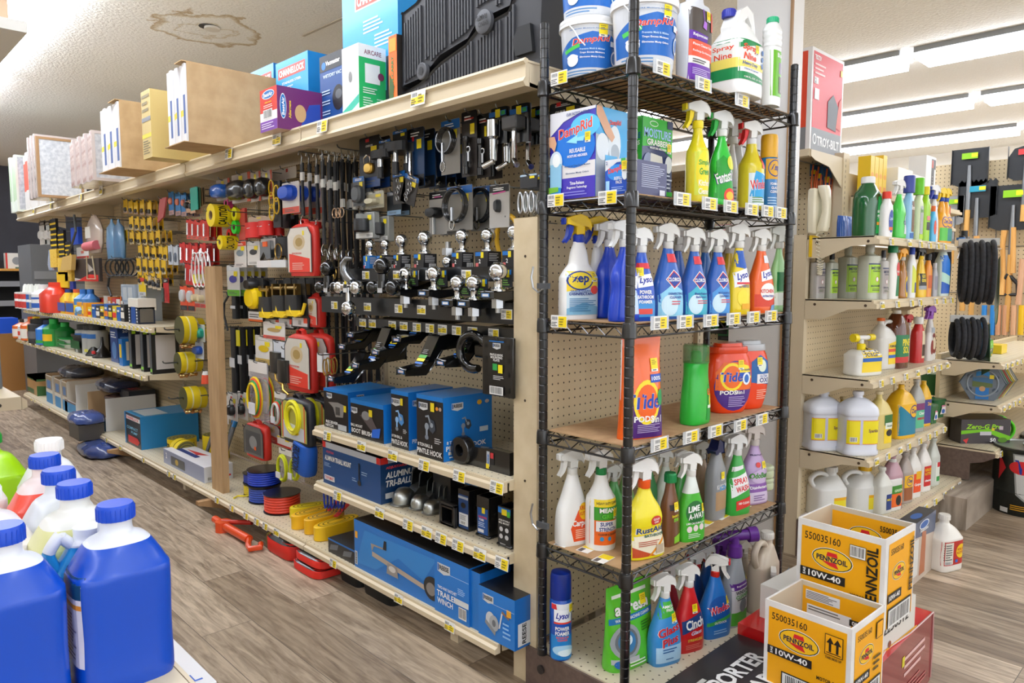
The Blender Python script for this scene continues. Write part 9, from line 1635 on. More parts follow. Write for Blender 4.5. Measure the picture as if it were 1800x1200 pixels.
eb('bt','rinse_bottle','pale grey blue bottle at the end of the third end shelf','bottle',1655,627,572,2,18,'#a8b0b8',None,cap='#a8b0b8',cw=.35)
# fourth shelf
def yj(w,h):return[(-w*.47,h*.20,w*.47,h*.60,'#e8784a'),(-w*.47,h*.21,w*.47,h*.59,'#f0e01c'),(-w*.12,h*.19,-w*.04,h*.61,'#c8c8e0'),('bar',-w*.40,h*.24,-w*.2,h*.32,8),T('Sparkle',w*.28,h*.42,h*.07,'#6a3a5a',w*.3)]
for px,pb,pt,l in((1444,792,684,'left'),(1506,804,687,'right')):
 t=eb('bt','concentrate_jug','white gallon jug with wide bright yellow label, %s one of the pair'%l,'jug',px,pb,pt,3,70,'#dfe3ee',None,r=.85,rz=-.75,cap='#e6e9f2',cw=.15,nk=.95,sec=lambda w,d,hn:[(0,w*.47,d*.47,4),(.006,w*.51,d*.51,4),(hn*.09,w*.51,d*.51,4),(hn*.12,w*.48,d*.48,4),(hn*.62,w*.48,d*.48,4),(hn*.66,w*.505,d*.505,4),(hn*.80,w*.48,d*.48,3.4),(hn*.92,w*.26,d*.26,2.4),(hn*.95,w*.13,w*.13,2),(hn,w*.13,w*.13,2)])
 b_=t.children[0];w=max(v.co.x for v in b_.data.vertices)*2;h=max(v.co.z for v in b_.data.vertices)
 dcl(yj(w*.93,h),body_fn([(0,w*.48,w*.41,4),(h,w*.48,w*.41,4)]),.008,0).mk('label',t,smooth=60)
for px,pb,pt,w,l,k,cp in((1480,760,686,50,'amber gallon jug peeking between the two yellow labelled jugs','#c8a83a','#d8c8a0'),(1548,792,688,46,'yellow tinted degreaser jug with green label right of the white jugs','#d8c478','#e8d8b0')):
 eb('jug','degreaser_jug',l,'jug',px,pb,pt,3,w,k,[(-.1,.1,.46,.55,'#f0d01c'),(-.1,.42,.46,.6,'#2a6a2c'),(-.05,.35,.44,.46,'#dfe6d8'),('e',.2,.28,.18,.06,'#1b1b1b'),T('Simple',.2,.40,.04,'#2a6a2c',.3)],cap=cp,handle=None,neck=.013,caph=.012)
eb('jug','floor_cleaner_jug','yellow gallon jug with teal and yellow Zep label','jug',1580,772,668,3,52,'#e8b41c',[(-.46,.06,.46,.60,'#1280a0'),('p',-.46,.60,.46,.60,.46,.36,.1,.40,'#f0b81c'),('e',.24,.46,.22,.12,'#1a2f80'),('e',.24,.46,.19,.10,'#f0b81c'),T('Zep',.24,.46,.1,'#1a2f80',.3,.06)],cap=None,handle=None,neck=.014)
eb('jug','ammonia_jug','clear grey ammonia jug with a green and pink label','jug',1607,760,666,3,30,'#a8a8a4',[(-.4,.08,.46,.55,'#58b890'),(-.4,.42,.46,.55,'#7a2a6a'),T('Clear',.1,.36,.06,Wt,.5),T('AMMONIA',.05,.26,.05,'#c82a3a',.7,.03)],cap='#c8c8c4',handle=None,neck=.012,caph=.012)
eb('jug','zep_jug'.replace('zep','purple_label'),'yellow jug with purple label right of the ammonia jug','jug',1620,750,662,3,28,'#e8b41c',[(-.4,.06,.46,.55,'#3a3a8a'),T('Zep',.15,.45,.09,'#e8b41c',.4,.05)],cap=None,handle=None,neck=.012)
def gb(lab,px,pb,pt,w,zz=0):
 c,w_,d_,h_=spot(px,pb,pt,.4834+zz,w,.8);h_=abs(h_);c.y=min(c.y,1.28);t=thing('fertilizer_tub',lab,'tub',c,-.2)
 MB().loft([rings(w_*.44,d_*.44,5,22,0,0,0),rings(w_*.49,d_*.49,5,22,0,0,h_*.86)],('#12602c',.35,0,.2)).mk('tub',t);MB().loft([rings(w_*.52,d_*.52,5,22,0,0,h_*.86),rings(w_*.53,d_*.53,5,22,0,0,h_*.97),rings(w_*.5,d_*.5,5,22,0,0,h_)],('#145c30',.35,0,.2)).mk('lid',t)
 dcl([('p',-w_*.1,h_*.2,w_*.4,h_*.2,w_*.36,h_*.6,w_*.1,h_*.7,'#e8e0e0'),('e',w_*.16,h_*.35,w_*.14,h_*.12,'#2a62b8'),(w_*0,h_*.6,w_*.3,h_*.68,'#d87a9a')],lambda u,v,o:(u,-d_*.495-o,v)).mk('label',t);return h_
hA=gb('green square plastic tub at the end of the jug shelf, bottom of a stack',1638,735,700,40);gb('green square plastic tub with printed front stacked on another',1640,695,655,42,hA)
gb('smaller green tub with a rose picture beside the yellow jugs',1632,745,710,26)
# bottom shelf
wj=[(-.05,.1,.46,.42,'#f0dc2c'),(-.05,.36,.46,.42,'#f0b01c')]
eb('jug','bleach_jug','white bleach jug with yellow label, leftmost on the bottom shelf','jug',1451,905,814,4,62,'#e6e6e2',wj,handle='L',cap='#e6e6e2',r=.8,rz=-.5)
eb('jug','bleach_jug','white bleach jug with yellow cap, second on the bottom shelf','jug',1510,905,818,4,66,'#e9e9e6',wj,handle='L',cap='#e8b81c',r=.8,rz=-.5)
for px,pb,pt,w,c1,cp,els,l in((1547,905,820,36,'#dcdcd4','#e8e8e0',[(-.05,.08,.46,.42,'#1c3a80'),T('MILD',.2,.3,.05,'#f0d81c',.4)],'cream jug with navy label on the bottom shelf'),(1568,900,806,36,'#e4e4e0','#e4e4e0',[(-.4,.08,.46,.34,'#ef6a1e'),(-.4,.34,.46,.50,'#3e8a2c'),('e',.1,.2,.2,.1,'#1b1b1b'),T('GREEN',.08,.40,.05,'#d8f0c8',.6,.04)],'white degreaser jug with orange and green label on the bottom shelf'),(1592,905,800,38,'#b8909c','#b8a0a8',[(-.4,.12,.3,.52,'#d8d0d0'),(.3,.12,.46,.52,'#e8982c')],'jug of purple liquid with a grey text label'),(1608,890,798,30,'#a89c94','#b0a8a0',[(-.4,.06,.46,.32,'#9a5a34'),(-.4,.32,.46,.56,'#f0b81c'),('e',.05,.44,.3,.1,'#1a2f80'),('e',.05,.44,.27,.085,'#f0b81c'),T('Zep',.05,.44,.09,'#1a2f80',.4,.06)],'grey jug with brown and yellow Zep label'),(1626,882,790,32,'#e0ddd8','#e0ddd8',[(-.3,.12,.46,.50,'#e8501c'),(-.1,.38,.44,.54,'#e8b01c'),T('Carpet',.08,.27,.07,Wt,.6,.04)],'white jug with orange carpet label on the bottom shelf'),(1643,870,782,30,'#e4e0dc','#e4e0dc',[(-.3,.12,.46,.54,'#c82420'),T('KRUD',.08,.46,.06,'#f0c81c',.6,.04),T('KUTTER',.08,.38,.06,'#f0c81c',.6,.04),T('cleaner',.08,.24,.05,Wt,.6,.03)],'white jug with red label near the end of the bottom shelf'),(1655,858,772,26,'#c8ccc4','#c8ccc4',lambda w,h:[(-w*.1,h*.1,w*.46,h*.5,'#e4e8dc'),(.05*w,h*.4,w*.46,h*.5,'#c8343c'),(w*0,h*.1,w*.46,h*.2,'#3a9a4a')],'grey white jug with green red label, last on the bottom shelf')):
 eb('jug','cleaner_jug',l,'jug',px,pb,pt,4,w,c1,els,cap=cp,handle=None,neck=.014,caph=.014,liquid=(.5,'#8a4a64')if 'purple' in l else None)
# floor: jug and screen box
q=atz(1655,1003,0);c=q+vd(q)*.05;c.z=0
jug('degreaser_jug','white gallon jug with red and yellow label standing alone on the floor',c,-.35,.135,.11,hat(c,903),'#e2ded6','#e2ded6',els=[(-.064,.03,.064,.13,'#b8241e'),(-.062,.034,-.012,.126,'#d8d4c8'),('ln',-.058,.05,-.016,.12,7,'#555'),('e',.035,.085,.03,.03,'#f0c81c'),T('KRUD',.035,.093,.011,'#b8241e',.045,.04),T('KUTTER',.035,.078,.011,'#b8241e',.048,.04),('bar',-.055,.034,-.02,.048,8),(0,.04,.015,.052,'#1c60b8')],handle=None,cat='jug',neck=.02)
t=carton('screen_box','upright grey blue boxed shower door kit on the floor beneath the bottom shelf',(3.17,.93,0),0,.34,.065,.25,{'*':'#3a3c44','L':'#4a5a80','F':'#56607a','T':'#2f3036'},{'F':[('p',-.17,0,.17,0,.17,.16,-.17,.2,'#c8b8a8'),('p',-.02,.02,.05,.02,.05,.19,0,.2,'#b8704a'),(-.14,.03,-.04,.18,'#dcdcd8'),('e',.02,.225,.06,.018,'#e0e6ee'),('e',.02,.225,.05,.014,'#2a62b0'),T('Seasons',.02,.205,.014,Wt,.1)],'T':[('e',.02,.03,.05,.018,'#2a62b0')]})
# leaf blower carton, phone, ties
TRD='#df4318'
q=Vector((3.415,1.475,1.796))
carton('blower_carton','large orange red leaf blower carton with white edges on top of the tall gondola',(3.56,1.66,1.7955),0,.36,.30,.48,{'*':'#e8e6e4','T':'#e8e6e4','U':'#c83a20'},{'F':[(-.165,0,.165,.465,'#d8262a'),(-.165,.01,.165,.12,'#7c7f82'),('e',-.13,.07,.02,.025,Wt),('e',-.13,.07,.014,.018,'#7c7f82'),T('TROY-BILT',.02,.065,.045,'#ececec',.25,.06),T('TB272V',-.12,.44,.022,Wt,.07,.03),('ln',-.15,.36,-.02,.42,3,'#f4c8c4'),(-.155,.32,-.11,.35,'#e8e4e0'),T('2',-.14,.335,.022,'#222'),(-.15,.25,-.1,.30,'#e8e8e8'),('p',0,.14,.1,.13,.12,.25,.06,.3,0,.26,'#2e2e30'),('p',.1,.15,.16,.14,.16,.3,.13,.28,'#d84a20'),(.135,.40,.155,.43,'#f0d020')],'L':[(-.15,0,.13,.465,TRD),(-.15,.01,.13,.12,'#7c7f82'),T('TROY-BILT',-.03,.065,.045,'#ececec',.24,.06),('e',0,.24,.07,.06,'#d83c14'),('e',-.02,.22,.04,.05,'#26282c'),('p',-.04,.28,.06,.30,.06,.33,-.04,.32,'#4a7a9a'),(-.04,.28,-.02,.33,'#3a6a8a'),(.05,.26,.07,.33,'#3a6a8a'),('e',.05,.22,.03,.03,'#3a4a50'),('e',-.03,.15,.03,.015,'#dcd8d4')]})
for i in range(4):
 q=aty(1480+8*i,310,1.40);c0_=(3.78+.055*i,1.40,1.6204)
 carton('yellow_pack','tall yellow box beside the leaf blower carton, %s of four'%('first','second','third','fourth')[i],c0_,0,.05,.06,.19 if i<3 else .21,{'*':'#f0c818'},{'F':[('e',0,.10,.018,.012,'#e8a018'),(-.015,.02,.015,.05,'#e8902c')]})
for(a,b_,pt,l,w,h,d,dk)in((1528,1587,246,'white sprayer carton next to the yellow boxes',.22,.20,.10,False),(1575,1622,256,'white carton printed HOME & GARDEN SPRAYER',.19,.185,.09,False),(1622,1690,232,'tallest white carton with a dark printed side strip',.17,.34,.09,True)):
 q=aty(a,300,1.40);x0={1528:4.03,1575:4.27,1622:4.475}[a]
 carton('sprayer_carton',l,(x0+w/2,1.385,1.6204),0,w,d,h*.8,'#eeedea',{'F':([T('HOME & GARDEN',0,h*.42,.014,'#5a5a5a',w*.75),T('SPRAYER',0,h*.33,.014,'#5a5a5a',w*.5),(-w*.2,h*.55,w*.2,h*.68,'#9a9a98')]if a==1575 else[('ln',-w*.3,h*.1,w*.1,h*.2,2,'#c8c8c4')]if not dk else[(w*.05,h*.02,w*.46,h*.76,'#4a4b50'),(w*.08,h*.62,w*.2,h*.74,'#e8503a'),('ln',w*.1,h*.1,w*.25,h*.5,9,'#8a8a90'),(w*.3,h*.06,w*.45,h*.6,'#e4e4e2')])})
for i,(px,l)in enumerate(((1537,'first'),(1560,'second'),(1582,'third'),(1604,'fourth'),(1622,'fifth'))):
 q=aty(px,330,1.30);x=3.96+.082*i
 carton('small_white_pack','small white hooded pack below the sprayer cartons, %s from the left'%l,(x,1.245,1.50),0,.055,.05,.085,'#ebe9e5',{'F':[('e',0,.065,.009,.007,'#f0d030'),(-.018,.01,-.010,.05,'#d86a5a')]+([T('TINGLEY',0,.045,.014,'#e0502c',.07,.04,0,PI/2)]if i==3 else[('e',.008,.02,.01,.008,'#4a4e58')])})
shelf_x('narrow beige shelf under the small white hooded packs',3.90,4.55,1.21,1.36,1.4995,.03)
carton('picture_box','grey box with a black boot picture and yellow strip',(4.43,1.245,1.50),0,.13,.06,.105,'#b8b2ac',{'F':[('e',-.01,.055,.032,.038,'#24262a'),(.03,.01,.045,.098,'#e8c81c'),(.045,0,.065,.105,'#c84a30')]})
for i,(px,l)in enumerate(((1431,'left'),(1440,'middle'),(1455,'right'))):
 hang('hose_tie','orange cable tie pack with blue header behind the phone, %s one'%l,'tie pack',px-7,287+3*i,px+7,335+14*i,3.62,lambda t,w,h:(MB().box(-w/2,0,-h*.45,w/2,.003,0,'#1a5a94').mk('header',t),MB().tube([(0,-.006,-h*.05),(-w*.2,-.008,-h*.7),(-w*.1,-.008,-h),(w*.2,-.008,-h),(w*.4,-.008,-h*.3)],.004,'#f0702c',6).mk('tie',t),MB().box(-w*.3,-.004,-h*.4,w*.3,-.001,-h*.25,'#f0dc20').mk('price_sticker',t)),2,.03)
PH=('#e4dcc2',.3,0,.3)
t=thing('wall_phone','cream wall telephone with a coiled cord on the second end post','telephone',(3.075,1.355,1.42),0)
MB().box(-.045,-.035,-.02,.055,0,.17,PH).mk('base',t,bevel=.008)
MB().loft([rings(.022,.02,3,16,-.005,-.05,-.01),rings(.026,.022,3,16,-.005,-.055,.01),rings(.020,.015,3,16,-.005,-.066,.07),rings(.020,.015,3,16,-.005,-.066,.11),rings(.026,.022,3,16,-.005,-.055,.16),rings(.022,.02,3,16,-.005,-.05,.18)],PH).mk('handset',t,smooth=60)
MB().box(.030,-.0365,.05,.048,-.0352,.14,'#1c62b8').mk('label',t)
m=MB();pts=[]
for i in range(260):
 a=i/260;th=a*2*PI*32;bx=.03*sin(a*PI*2)*.6-.01+.02*cos(a*PI);z=-.02-.17*sin(a*PI)
 bx=-.03+.06*a;pts.append((bx+.007*cos(th),-.045+.007*sin(th),z))
m.tube(pts,.0022,PH,4);m.mk('coiled_cord',t)
t=MB().box(-.03,0,-.05,.045,.012,.04,'#e8c01c').mk('yellow_book',None,(3.075,1.335,1.355));tag(t,'yellow block of tickets hanging behind the phone cord','ticket block')
# hoses on the third unit
def hosecoil(lab,x,y,z,R,r,n,col,dep,rz,card=None,sq=1.3):
 t=thing('garden_hose',lab,0,(x,y,z),rz);M_=RX
 for k in range(n):MB().torus((0,dep*(k-(n-1)/2),0),R-.008*(k%2),r,am(col),26,8,M_,sq).mk('hose_turn',t,smooth=60)
 MB().box(-.02,-dep*n/2-r*1.3,R*sq-r*1.6,0,dep*n/2+r*1.3,R*sq+r*1.3,'#c8c8c4').mk('tie_band',t)
 if card:decal(MB().prism([(-.07,-.16),(.06,-.2),(.10,.04),(-.03,.08)],-dep*n/2-r*1.6,-dep*n/2-r*1.5,'#4a6a34','y'),card,lambda u,v,o:(u,-dep*n/2-r*1.6-o,v)).mk('hose_card',t)
 return t
HB=nmat('soaker','#26272a','#33343a',60,.8)
hosecoil('black soaker hose coil with a tilted brown and green card, hung nearest',4.27,1.02,1.245,.118,.0125,6,HB,.024,.35,[('p',-.062,-.1,.08,-.06,.09,.03,-.03,.07,'#d8d4d0'),('p',-.068,-.15,.055,-.19,.078,-.06,-.05,-.05,'#5a4638'),('e',.04,.02,.02,.01,'#2a4a9c'),T('Swan',.04,.02,.012,Wt,.03,.03)])
hosecoil('black soaker hose coil behind the nearest one by the blue gel bottle',4.29,1.20,1.25,.115,.012,4,HB,.023,.35)
hosecoil('black soaker hose coil standing on the hose shelf with a white band',4.33,1.06,.79+.115,.082,.0125,6,HB,.0235,.5,[('p',-.05,-.14,.05,-.16,.05,-.05,-.04,-.04,'#e8c01c'),('p',-.05,-.05,.05,-.07,.09,.03,-.03,.06,'#1f8a50')],1.25)
t=thing('hose_fan_card','round green 25 foot hose card hanging under the soaker hose','card',(4.40,.955,1.05),.3);MB().lathe([(.075,0),(.075,.003)],'#2a6a2c',26,M=RX).mk('disc',t)
dcl([T("25'",-.035,.045,.02,Wt,None,.04),('p',-.03,.06,.06,.03,.05,0,-.02,.02,'#2a4a5a'),('ln',.01,-.02,.06,.02,3,'#c8e0a8'),('e',0,-.045,.04,.02,'#6ab82c')],lambda u,v,o:(u,-.004-o,v)).mk('print',t)
t=MB().tube([(0,.33,0),(0,.02,0),(0,0,.01)],.004,ZINC,6).mk('peg_hook',None,(4.27,1.00,1.375));tag(t,'steel arm holding the black soaker hoses','hook')
t=MB().box(-.02,0,0,.02,.03,.60,BEIGE).mk('hook_bracket',None,(4.27,1.33,.79));tag(t,'beige upright bracket behind the black soaker hoses','bracket')
for i,l in enumerate(('front','middle','rear')):
 t=thing('coiled_hose','light blue coiled garden hose with a green wrap, %s of three'%l,'garden hose',(4.47+.095*i,1.0+.055*i,.79+.056),.1)
 for k in range(3):MB().torus((0,.014*k,0),.05,.008,'#5aa4dc',24,7,Matrix.Scale(2.,4,(1,0,0))@RX).mk('hose_turn',t,smooth=60)
 MB().loft([[Vector((v.x,-.012+dy,v.y))for v in rings(.088,.047,2.4,26)]for dy in(-.004,0)],'#3a7a34').mk('green_wrap',t)
 dcl([('p',-.08,0,.08,0,.06,.04,-.06,.04,'#6ac030'),(-.07,-.02,.06,0,'#33402c'),T('FITT',-0,-.01,.010,Wt,.05),T("25'",.055,-0,.012,Wt),T('GSO',0,.022,.010,'#d8ecc8',.04),(0,-.04,.04,-.03,'#e8c020')],lambda u,v,o:(u,-.0165-o,v)).mk('print',t)
t=carton('hose_box','yellow box end behind the blue garden hoses',(4.84,1.05,.7905),0,.12,.1,.05,'#e8c81c')
HX=[(.105*cos(PI/3*k),.105*sin(PI/3*k))for k in range(6)]
for i,c_ in enumerate(('#6a7480','#8a9098','#7aa080','#c8564a','#8fa888','#e0c438','#d8d4c8','#9aa0a0')):
 t=thing('hose_reel',('grey hexagonal hose reel with a blue 25 ft card, first of the row' if i==0 else '%s edged hexagonal hose reel, number %s behind the grey one'%(('','pale grey','sage green','red','olive','yellow','cream','dull grey')[i],('','one','two','three','four','five','six','seven')[i])),'hose reel',(4.45+.036*i,1.01,.5705+.0910),-1.25)
 MB().prism(HX,-.012,.012,mat(c_,.3),'y').mk('case',t,bevel=.003)
 if i==0:
  MB().torus((0,-.013,0),.07,.005,'#8a949e',24,6,RX).mk('ring',t)
  dcl([('e',.068*cos(PI/3*k+.5),.068*sin(PI/3*k+.5),.014,.011,'#3a4a5c')for k in range(6)]+[('p',-.03,.085,.03,.085,.03,.035,0,.045,-.03,.035,'#1c84d0'),T('25FT',0,.07,.014,Wt,.035,.04),(-.045,-.02,.045,.03,'#3a6a94'),('p',-.045,-.02,.045,-.02,.045,0,-.045,.01,'#5a6a34'),(-.03,-.085,.03,-.025,'#1c74c0'),('e',0,-.03,.014,.014,'#c89a6a'),(.03,.025,.05,.045,'#e8d020')],lambda u,v,o:(u,-.0125-o,v)).mk('card',t)
t=carton('hose_carton','black and lime boxed fifty foot hose lettered Zero-G Pro on the lowest hose shelf',(4.50,1.02,.3355),-.78,.26,.10,.13,{'*':'#3a3638','F':'#433e42'},{'F':[T('Zero-G Pro',-.01,.092,.026,'#9ada1c',.19,.05,.2),('p',-.13,.05,0,.065,.10,.02,.13,.02,.13,.04,.02,.08,-.13,.07,'#7ac81c'),(-.03,.045,.03,.065,'#c8c4cc'),T('50',.04,.02,.022,Wt,.03,.03),('e',.09,.02,.025,.014,'#5a8a24'),(.07,.075,.09,.095,'#c8b8c0'),(.03,.07,.045,.085,'#e8d020'),('p',-.12,.02,-.09,.03,-.10,0,'#d83a3c')]})
MB().torus((.13,0,.065),.055,.007,'#5ad01e',22,7,RX).torus((.135,.02,.065),.055,.007,'#52c81c',22,7,RX).mk('lime_hose',t)
t=carton('hose_carton','second boxed lime hose with a flag sticker behind the lettered one',(4.62,1.06,.3355),-.78,.22,.09,.125,{'*':'#3a3638'},{'F':[(.03,.06,.07,.09,'#c8b8c0')]});MB().torus((.115,0,.062),.055,.008,'#5ad01e',22,7,RX).mk('lime_hose',t)
# fuel drums
def drum(lab,x,y,z,c_='#1a1c1a',col2=True):
 t=thing('fuel_drum',lab,0,(x,y,z),0);r=.155;h=.345
 MB().lathe([(r*.98,0),(r,.006),(r,h*.33),(r*1.012,h*.34),(r,h*.35),(r,h*.96),(r*1.02,h*.97),(r*1.02,h)],nmat('drum_black','#161917','#20241f',90,.35)if col2 else mat(c_,.3),36,cap=False).mk('drum',t)
 MB().lathe([(0,h*.985),(r*.92,h*.985),(r*1.02,h),(r*1.02,h+.004),(r*.95,h+.004),(r*.9,h*.99)],('#8d8f8a',.35,.6),36,cap=False).torus((0,-.02,h+.006),.045,.006,'#b8bab8',20,6).mk('lid',t)
 if col2:dcl([('p',-.09,h*.93,.1,h*.93,.1,h*.3,0,h*.16,-.07,h*.32,'#9a9c9a'),('p',-.082,h*.91,.095,h*.91,.095,h*.32,0,h*.19,-.063,h*.34,'#d0d2d0'),('e',-.045,h*.73,.06,.035,'#d8262c'),T('VP',-.02,h*.74,.072,'#1c3a9c',.12,.1,.1),T('ETHANOL-FREE',.015,h*.56,.014,'#26303a',.10),T('4-CYCLE',.015,h*.48,.024,'#1b1c1e',.10,.03),T('FUEL',.015,h*.38,.034,'#1b1c1e',.08,.03),('ln',-.09,h*.08,.1,h*.17,3,'#d8a020'),('p',-.16,h*.9,-.12,h*.7,-.16,h*.5,'#c82a30'),(-.14,h*.03,-.1,h*.1,'#d8d8d4')],cyl_fn(r,ph=-1.25),.01,0).mk('label',t,smooth=60)
 return t
drum('black fuel drum lettered VP 4-CYCLE FUEL on the floor at the right edge',4.53,.80,0)
drum('second black fuel drum with a metal lid behind the lettered one',4.88,.745,0)
drum('red topped fuel drum farther along the aisle behind the black ones',5.24,.73,0,'#8c1a18',False)
# garden tools on the far pegboard
def wp(px,py):return atx(px,py,6.44)
def shovel(lab,px,pyt,w,h,hl,sq=True,up=False,hc='#d8a054',gl='#8cc81c',metal='#3a3c3f'):
 p=wp(px,pyt);t=thing('shovel',lab,0,p,RG)
 if sq:P_=[(-w/2,0),(w/2,0),(w/2,-h*.92),(w*.3,-h),(-w*.3,-h),(-w/2,-h*.92)]
 else:P_=[(-w/2,-h*.3),(-w*.35,-h*.08),(0,0),(w*.35,-h*.08),(w/2,-h*.3),(w/2,-h*.9),(w*.3,-h),(-w*.3,-h),(-w/2,-h*.9)]
 if 'toothed' in lab:
  P_=[(-w/2,0)]+[(-w/2+w*(k+.5*(j))/8,.02 if j else 0)for k in range(8)for j in(0,1)]+[(w/2,0),(w/2,-h*.92),(w*.3,-h),(-w*.3,-h),(-w/2,-h*.92)];P_=P_[1:]
 MB().prism(P_,-.03,-.026,mat(metal,.35,.5),'y').box(-w/2-.003,-.05,-h*.95,-w/2,-.026,-0,mat(metal,.35,.5)).box(w/2,-.05,-h*.95,w/2+.003,-.026,0,mat(metal,.35,.5)).mk('blade',t,bevel=.002)
 MB().tube([(0,-.045,-h*.45),(0,-.04,-h),(0,-.035,-h-.18)],[.012,.018,.019],('#8a8d90',.3,.8),12).mk('socket',t)
 MB().tube([(0,-.035,-h-.16),(0,-.035,-h-hl)],.019,nmat('handle_wood',hc,'#e2b060',5,.5,stretch=(6,6,.6)),12).mk('handle',t)
 MB().box(-w*.22,-.053,-h*.28,w*.22,-.05,-h*.12,gl).box(w*.05,-.055,-h*.24,w*.22,-.053,-h*.14,'#f0dc20').mk('label',t)
 return t
shovel('black square shovel with lime label hanging highest on the tool wall',1709,262,.24,.28,.95)
shovel('black toothed roofing shovel with a teal label on the tool wall',1722,320,.25,.27,.9,gl='#2a9ab8')
shovel('wide black scoop shovel with lime label at the right of the tool wall',1786,325,.30,.33,.75)
shovel('round black shovel blade cut by the photo edge on the tool wall',1808,255,.22,.25,.3,sq=False,gl='#d83a3c')
shovel('short silver blade shovel half hidden behind the cleaner shelf end',1680,345,.14,.22,.3,metal='#9a9c9e')
def stick_(lab,pts,r,col,name='wooden_tool',cat='hand tool'):
 P_=[wp(a,b_)for a,b_ in pts];o=P_[0];t=MB().tube([(q.x-o.x-.04,q.y-o.y,q.z-o.z)for q in P_],r,col,10).mk(name,None,o);tag(t,lab,cat);return t
WD=nmat('handle_wood2','#d89a4c','#e8b468',5,.45,stretch=(6,6,.6))
stick_('amber curved axe handle in the middle of the tool wall',[(1768,405),(1765,430),(1766,480),(1762,518)],[.022,.017,.015,.026],WD,'axe_handle')
stick_('long pale wood handle leaning at the right edge of the tool wall',[(1800,455),(1792,535)],.02,'#d8a884')
for px,c_,l in((1733,'#2a8ad8','left blue gripped tool handle low on the tool wall'),(1748,'#2a8ad8','right blue gripped tool handle low on the tool wall'),(1758,'#d8a078','first pale wood hammer handle low on the tool wall'),(1770,'#d8a078','second pale wood hammer handle low on the tool wall'),(1785,'#e0b088','third pale wood hammer handle low on the tool wall'),(1798,'#f0c018','yellow tool handle at the right edge of the tool wall')):stick_(l,[(px,536),(px-2,588)],.018,c_)
stick_('yellow wood handle left of the black grip on the tool wall',[(1783,400),(1782,480)],.02,WD)
stick_('amber wood shaft beneath the toothed roofing shovel',[(1719,415),(1719,440)],.021,WD)
p=wp(1775,482);t=thing('d_grip','black D shaped shovel grip on the tool wall','shovel grip',p,RG);MB().tube([(0,-.04,0),(-.06,-.04,-.07),(-.06,-.04,-.15),(.06,-.04,-.15),(.06,-.04,-.07),(0,-.04,0)],.014,'#1b1c1e',8).mk('grip',t)
p=wp(1742,438);t=thing('wire_display','white wire display arm with hooks beside the soaker hoses','wire rack',p,RG)
m=MB();[m.tube([(-.12+.05*k,-.02,0),(-.14+.05*k,-.22,0),(-.16+.05*k,-.24,-.07)],.004,'#c8c8c8',5)for k in range(5)];m.tube([(-.2,-.02,0),(.15,-.02,0)],.005,'#c8c8c8',5).mk('arm',t)
t=thing('hose_valve','black plastic sprinkler valve with a blue dial above the soaker hose','valve',(4.33,1.10,1.41),0);MB().tube([(0,0,0),(0,0,.05)],.016,'#1d1f22',12).tube([(-.05,0,.01),(.06,0,.01)],.013,'#26282c',12).lathe([(.02,0),(.02,.012)],'#2a7ac8',14,cx=-.06).mk('valve',t)
p=wp(1738,455);t=thing('bow_saw','orange saw with black frame hanging between shovels and axe','saw',p,RG);MB().box(-.04,-.05,-.22,.04,-.04,0,'#d8583a').tube([(.05,-.045,0),(.07,-.045,-.12),(.03,-.045,-.28)],.012,'#2a2b2e',8).mk('saw',t)
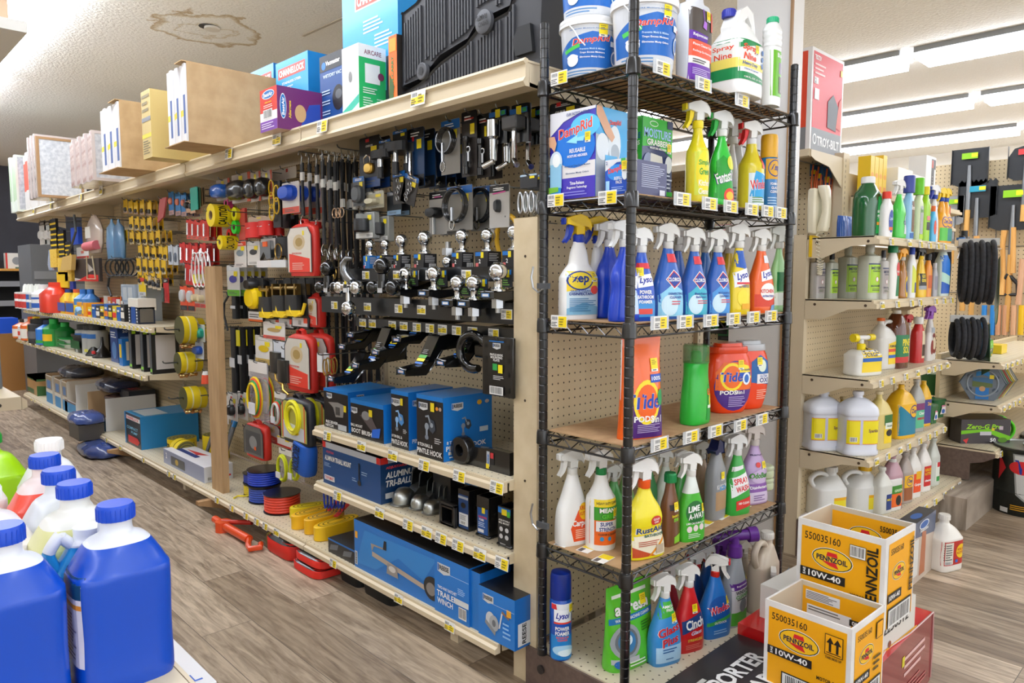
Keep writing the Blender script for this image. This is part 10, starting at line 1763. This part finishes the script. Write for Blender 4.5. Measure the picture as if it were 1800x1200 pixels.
# green goods glimpsed through the gap behind the gondola end
for i,(px,py,w,h,c_,l)in enumerate(((1252,400,.10,.16,'#2f9a3c','green pack high'),(1272,395,.10,.14,'#e84a9c','pink and green pack high'),(1262,555,.12,.10,'#3aa046','lime pack low'),(1283,560,.14,.12,'#2a6a3c','dark green tool card low'),(1255,480,.10,.2,'#c8b078','tan pack mid height'))):
 p=atx(px,py,3.60);t=thing('garden_pack',l+' in the gap behind the wire rack','garden pack',p,RG);kcard(t,w,h,c_,'#dfe6d8',None,'#1b1c1e',True)
hang('tow_hook_card','white card with a bent steel tow hook picture seen through the wire rack','carded hook',1085,214,1108,330,2.2,lambda t,w,h:(MB().box(-.14,0,-h,.10,.003,0,'#eceae8').mk('card',t),MB().tube([(-.02,-.01,-h*.2),(-.035,-.012,-h*.45),(0,-.014,-h*.55),(.03,-.012,-h*.5)],.006,am(ZINC),8).ball((.02,-.014,-h*.55),.02,am(ZINC),14).mk('hook',t)),1,hook=False)
# opposite gondola: silver oil jug and the upper shelf corner at the left edge
c=atz(8,694,.7005)
jug('oil_jug','silver grey motor oil jug at the left edge of the photo',(.50,4.12,.7005),0,.26,.12,.37,'#7f868e','#6f7880',handle=None,neck=.03,sh=.75,n=4.5)
t=thing('overhead_shelf','white shelf edge in the upper left corner of the photo','shelf',(-.6,2.45,1.93));MB().box(0,0,-.03,1.085,.9,0,'#e4e2dc').box(-.02,0,-1.9,.02,.9,-.031,BEIGE).box(.9,.5,-1.9,.94,.9,-.031,BEIGE).mk('deck',t)
carton('overhead_box','tan box with blue print on the shelf in the upper left corner',(.33,2.75,1.9305),0,.26,.40,.42,'#d8b088',{'F':[(-.13,.06,.06,.40,'#2a7ab8')],'R':[(-.18,.02,.16,.4,'#e0bc94')]})
for i in range(4):
 carton('boxed_disc','white boxed grinding disc on the black steel rack, %s from the left'%('first','second','third','fourth')[i],(1.05+.28*i+(.08 if i>2 else 0),11.35,1.3305),0,.24,.12,.20,'#e2e0d8',{'F':[('e',0,.10,.05,.05,'#8a8e92'),(-.12,0,-.10,.2,'#d83a34'),(-.02,0,.04,.02,'#4a6a5a')]})
st=MB().box(0,0,0,.5,.4,.62,'#a8763e').mk('brown_case',None,(1.15,9.3,0));tag(st,'brown carton at the far end left of the gondola','box')
st=MB().box(0,0,0,.42,.32,.16,'#1858d8').mk('blue_case',None,(1.19,9.34,.6205));tag(st,'bright blue tote lid on the brown carton at the far end','tote')
t=thing('steel_cabinet','grey steel parts cabinet end with drawers behind the far end goods','cabinet',(1.62,8.6,0));MB().box(0,0,0,.5,.6,1.55,'#6c6e70').mk('body',t)
for k in range(6):MB().box(.02,-.012,.55+.13*k,.48,0,.63+.13*k,'#8a8c8e').mk('drawer',t)
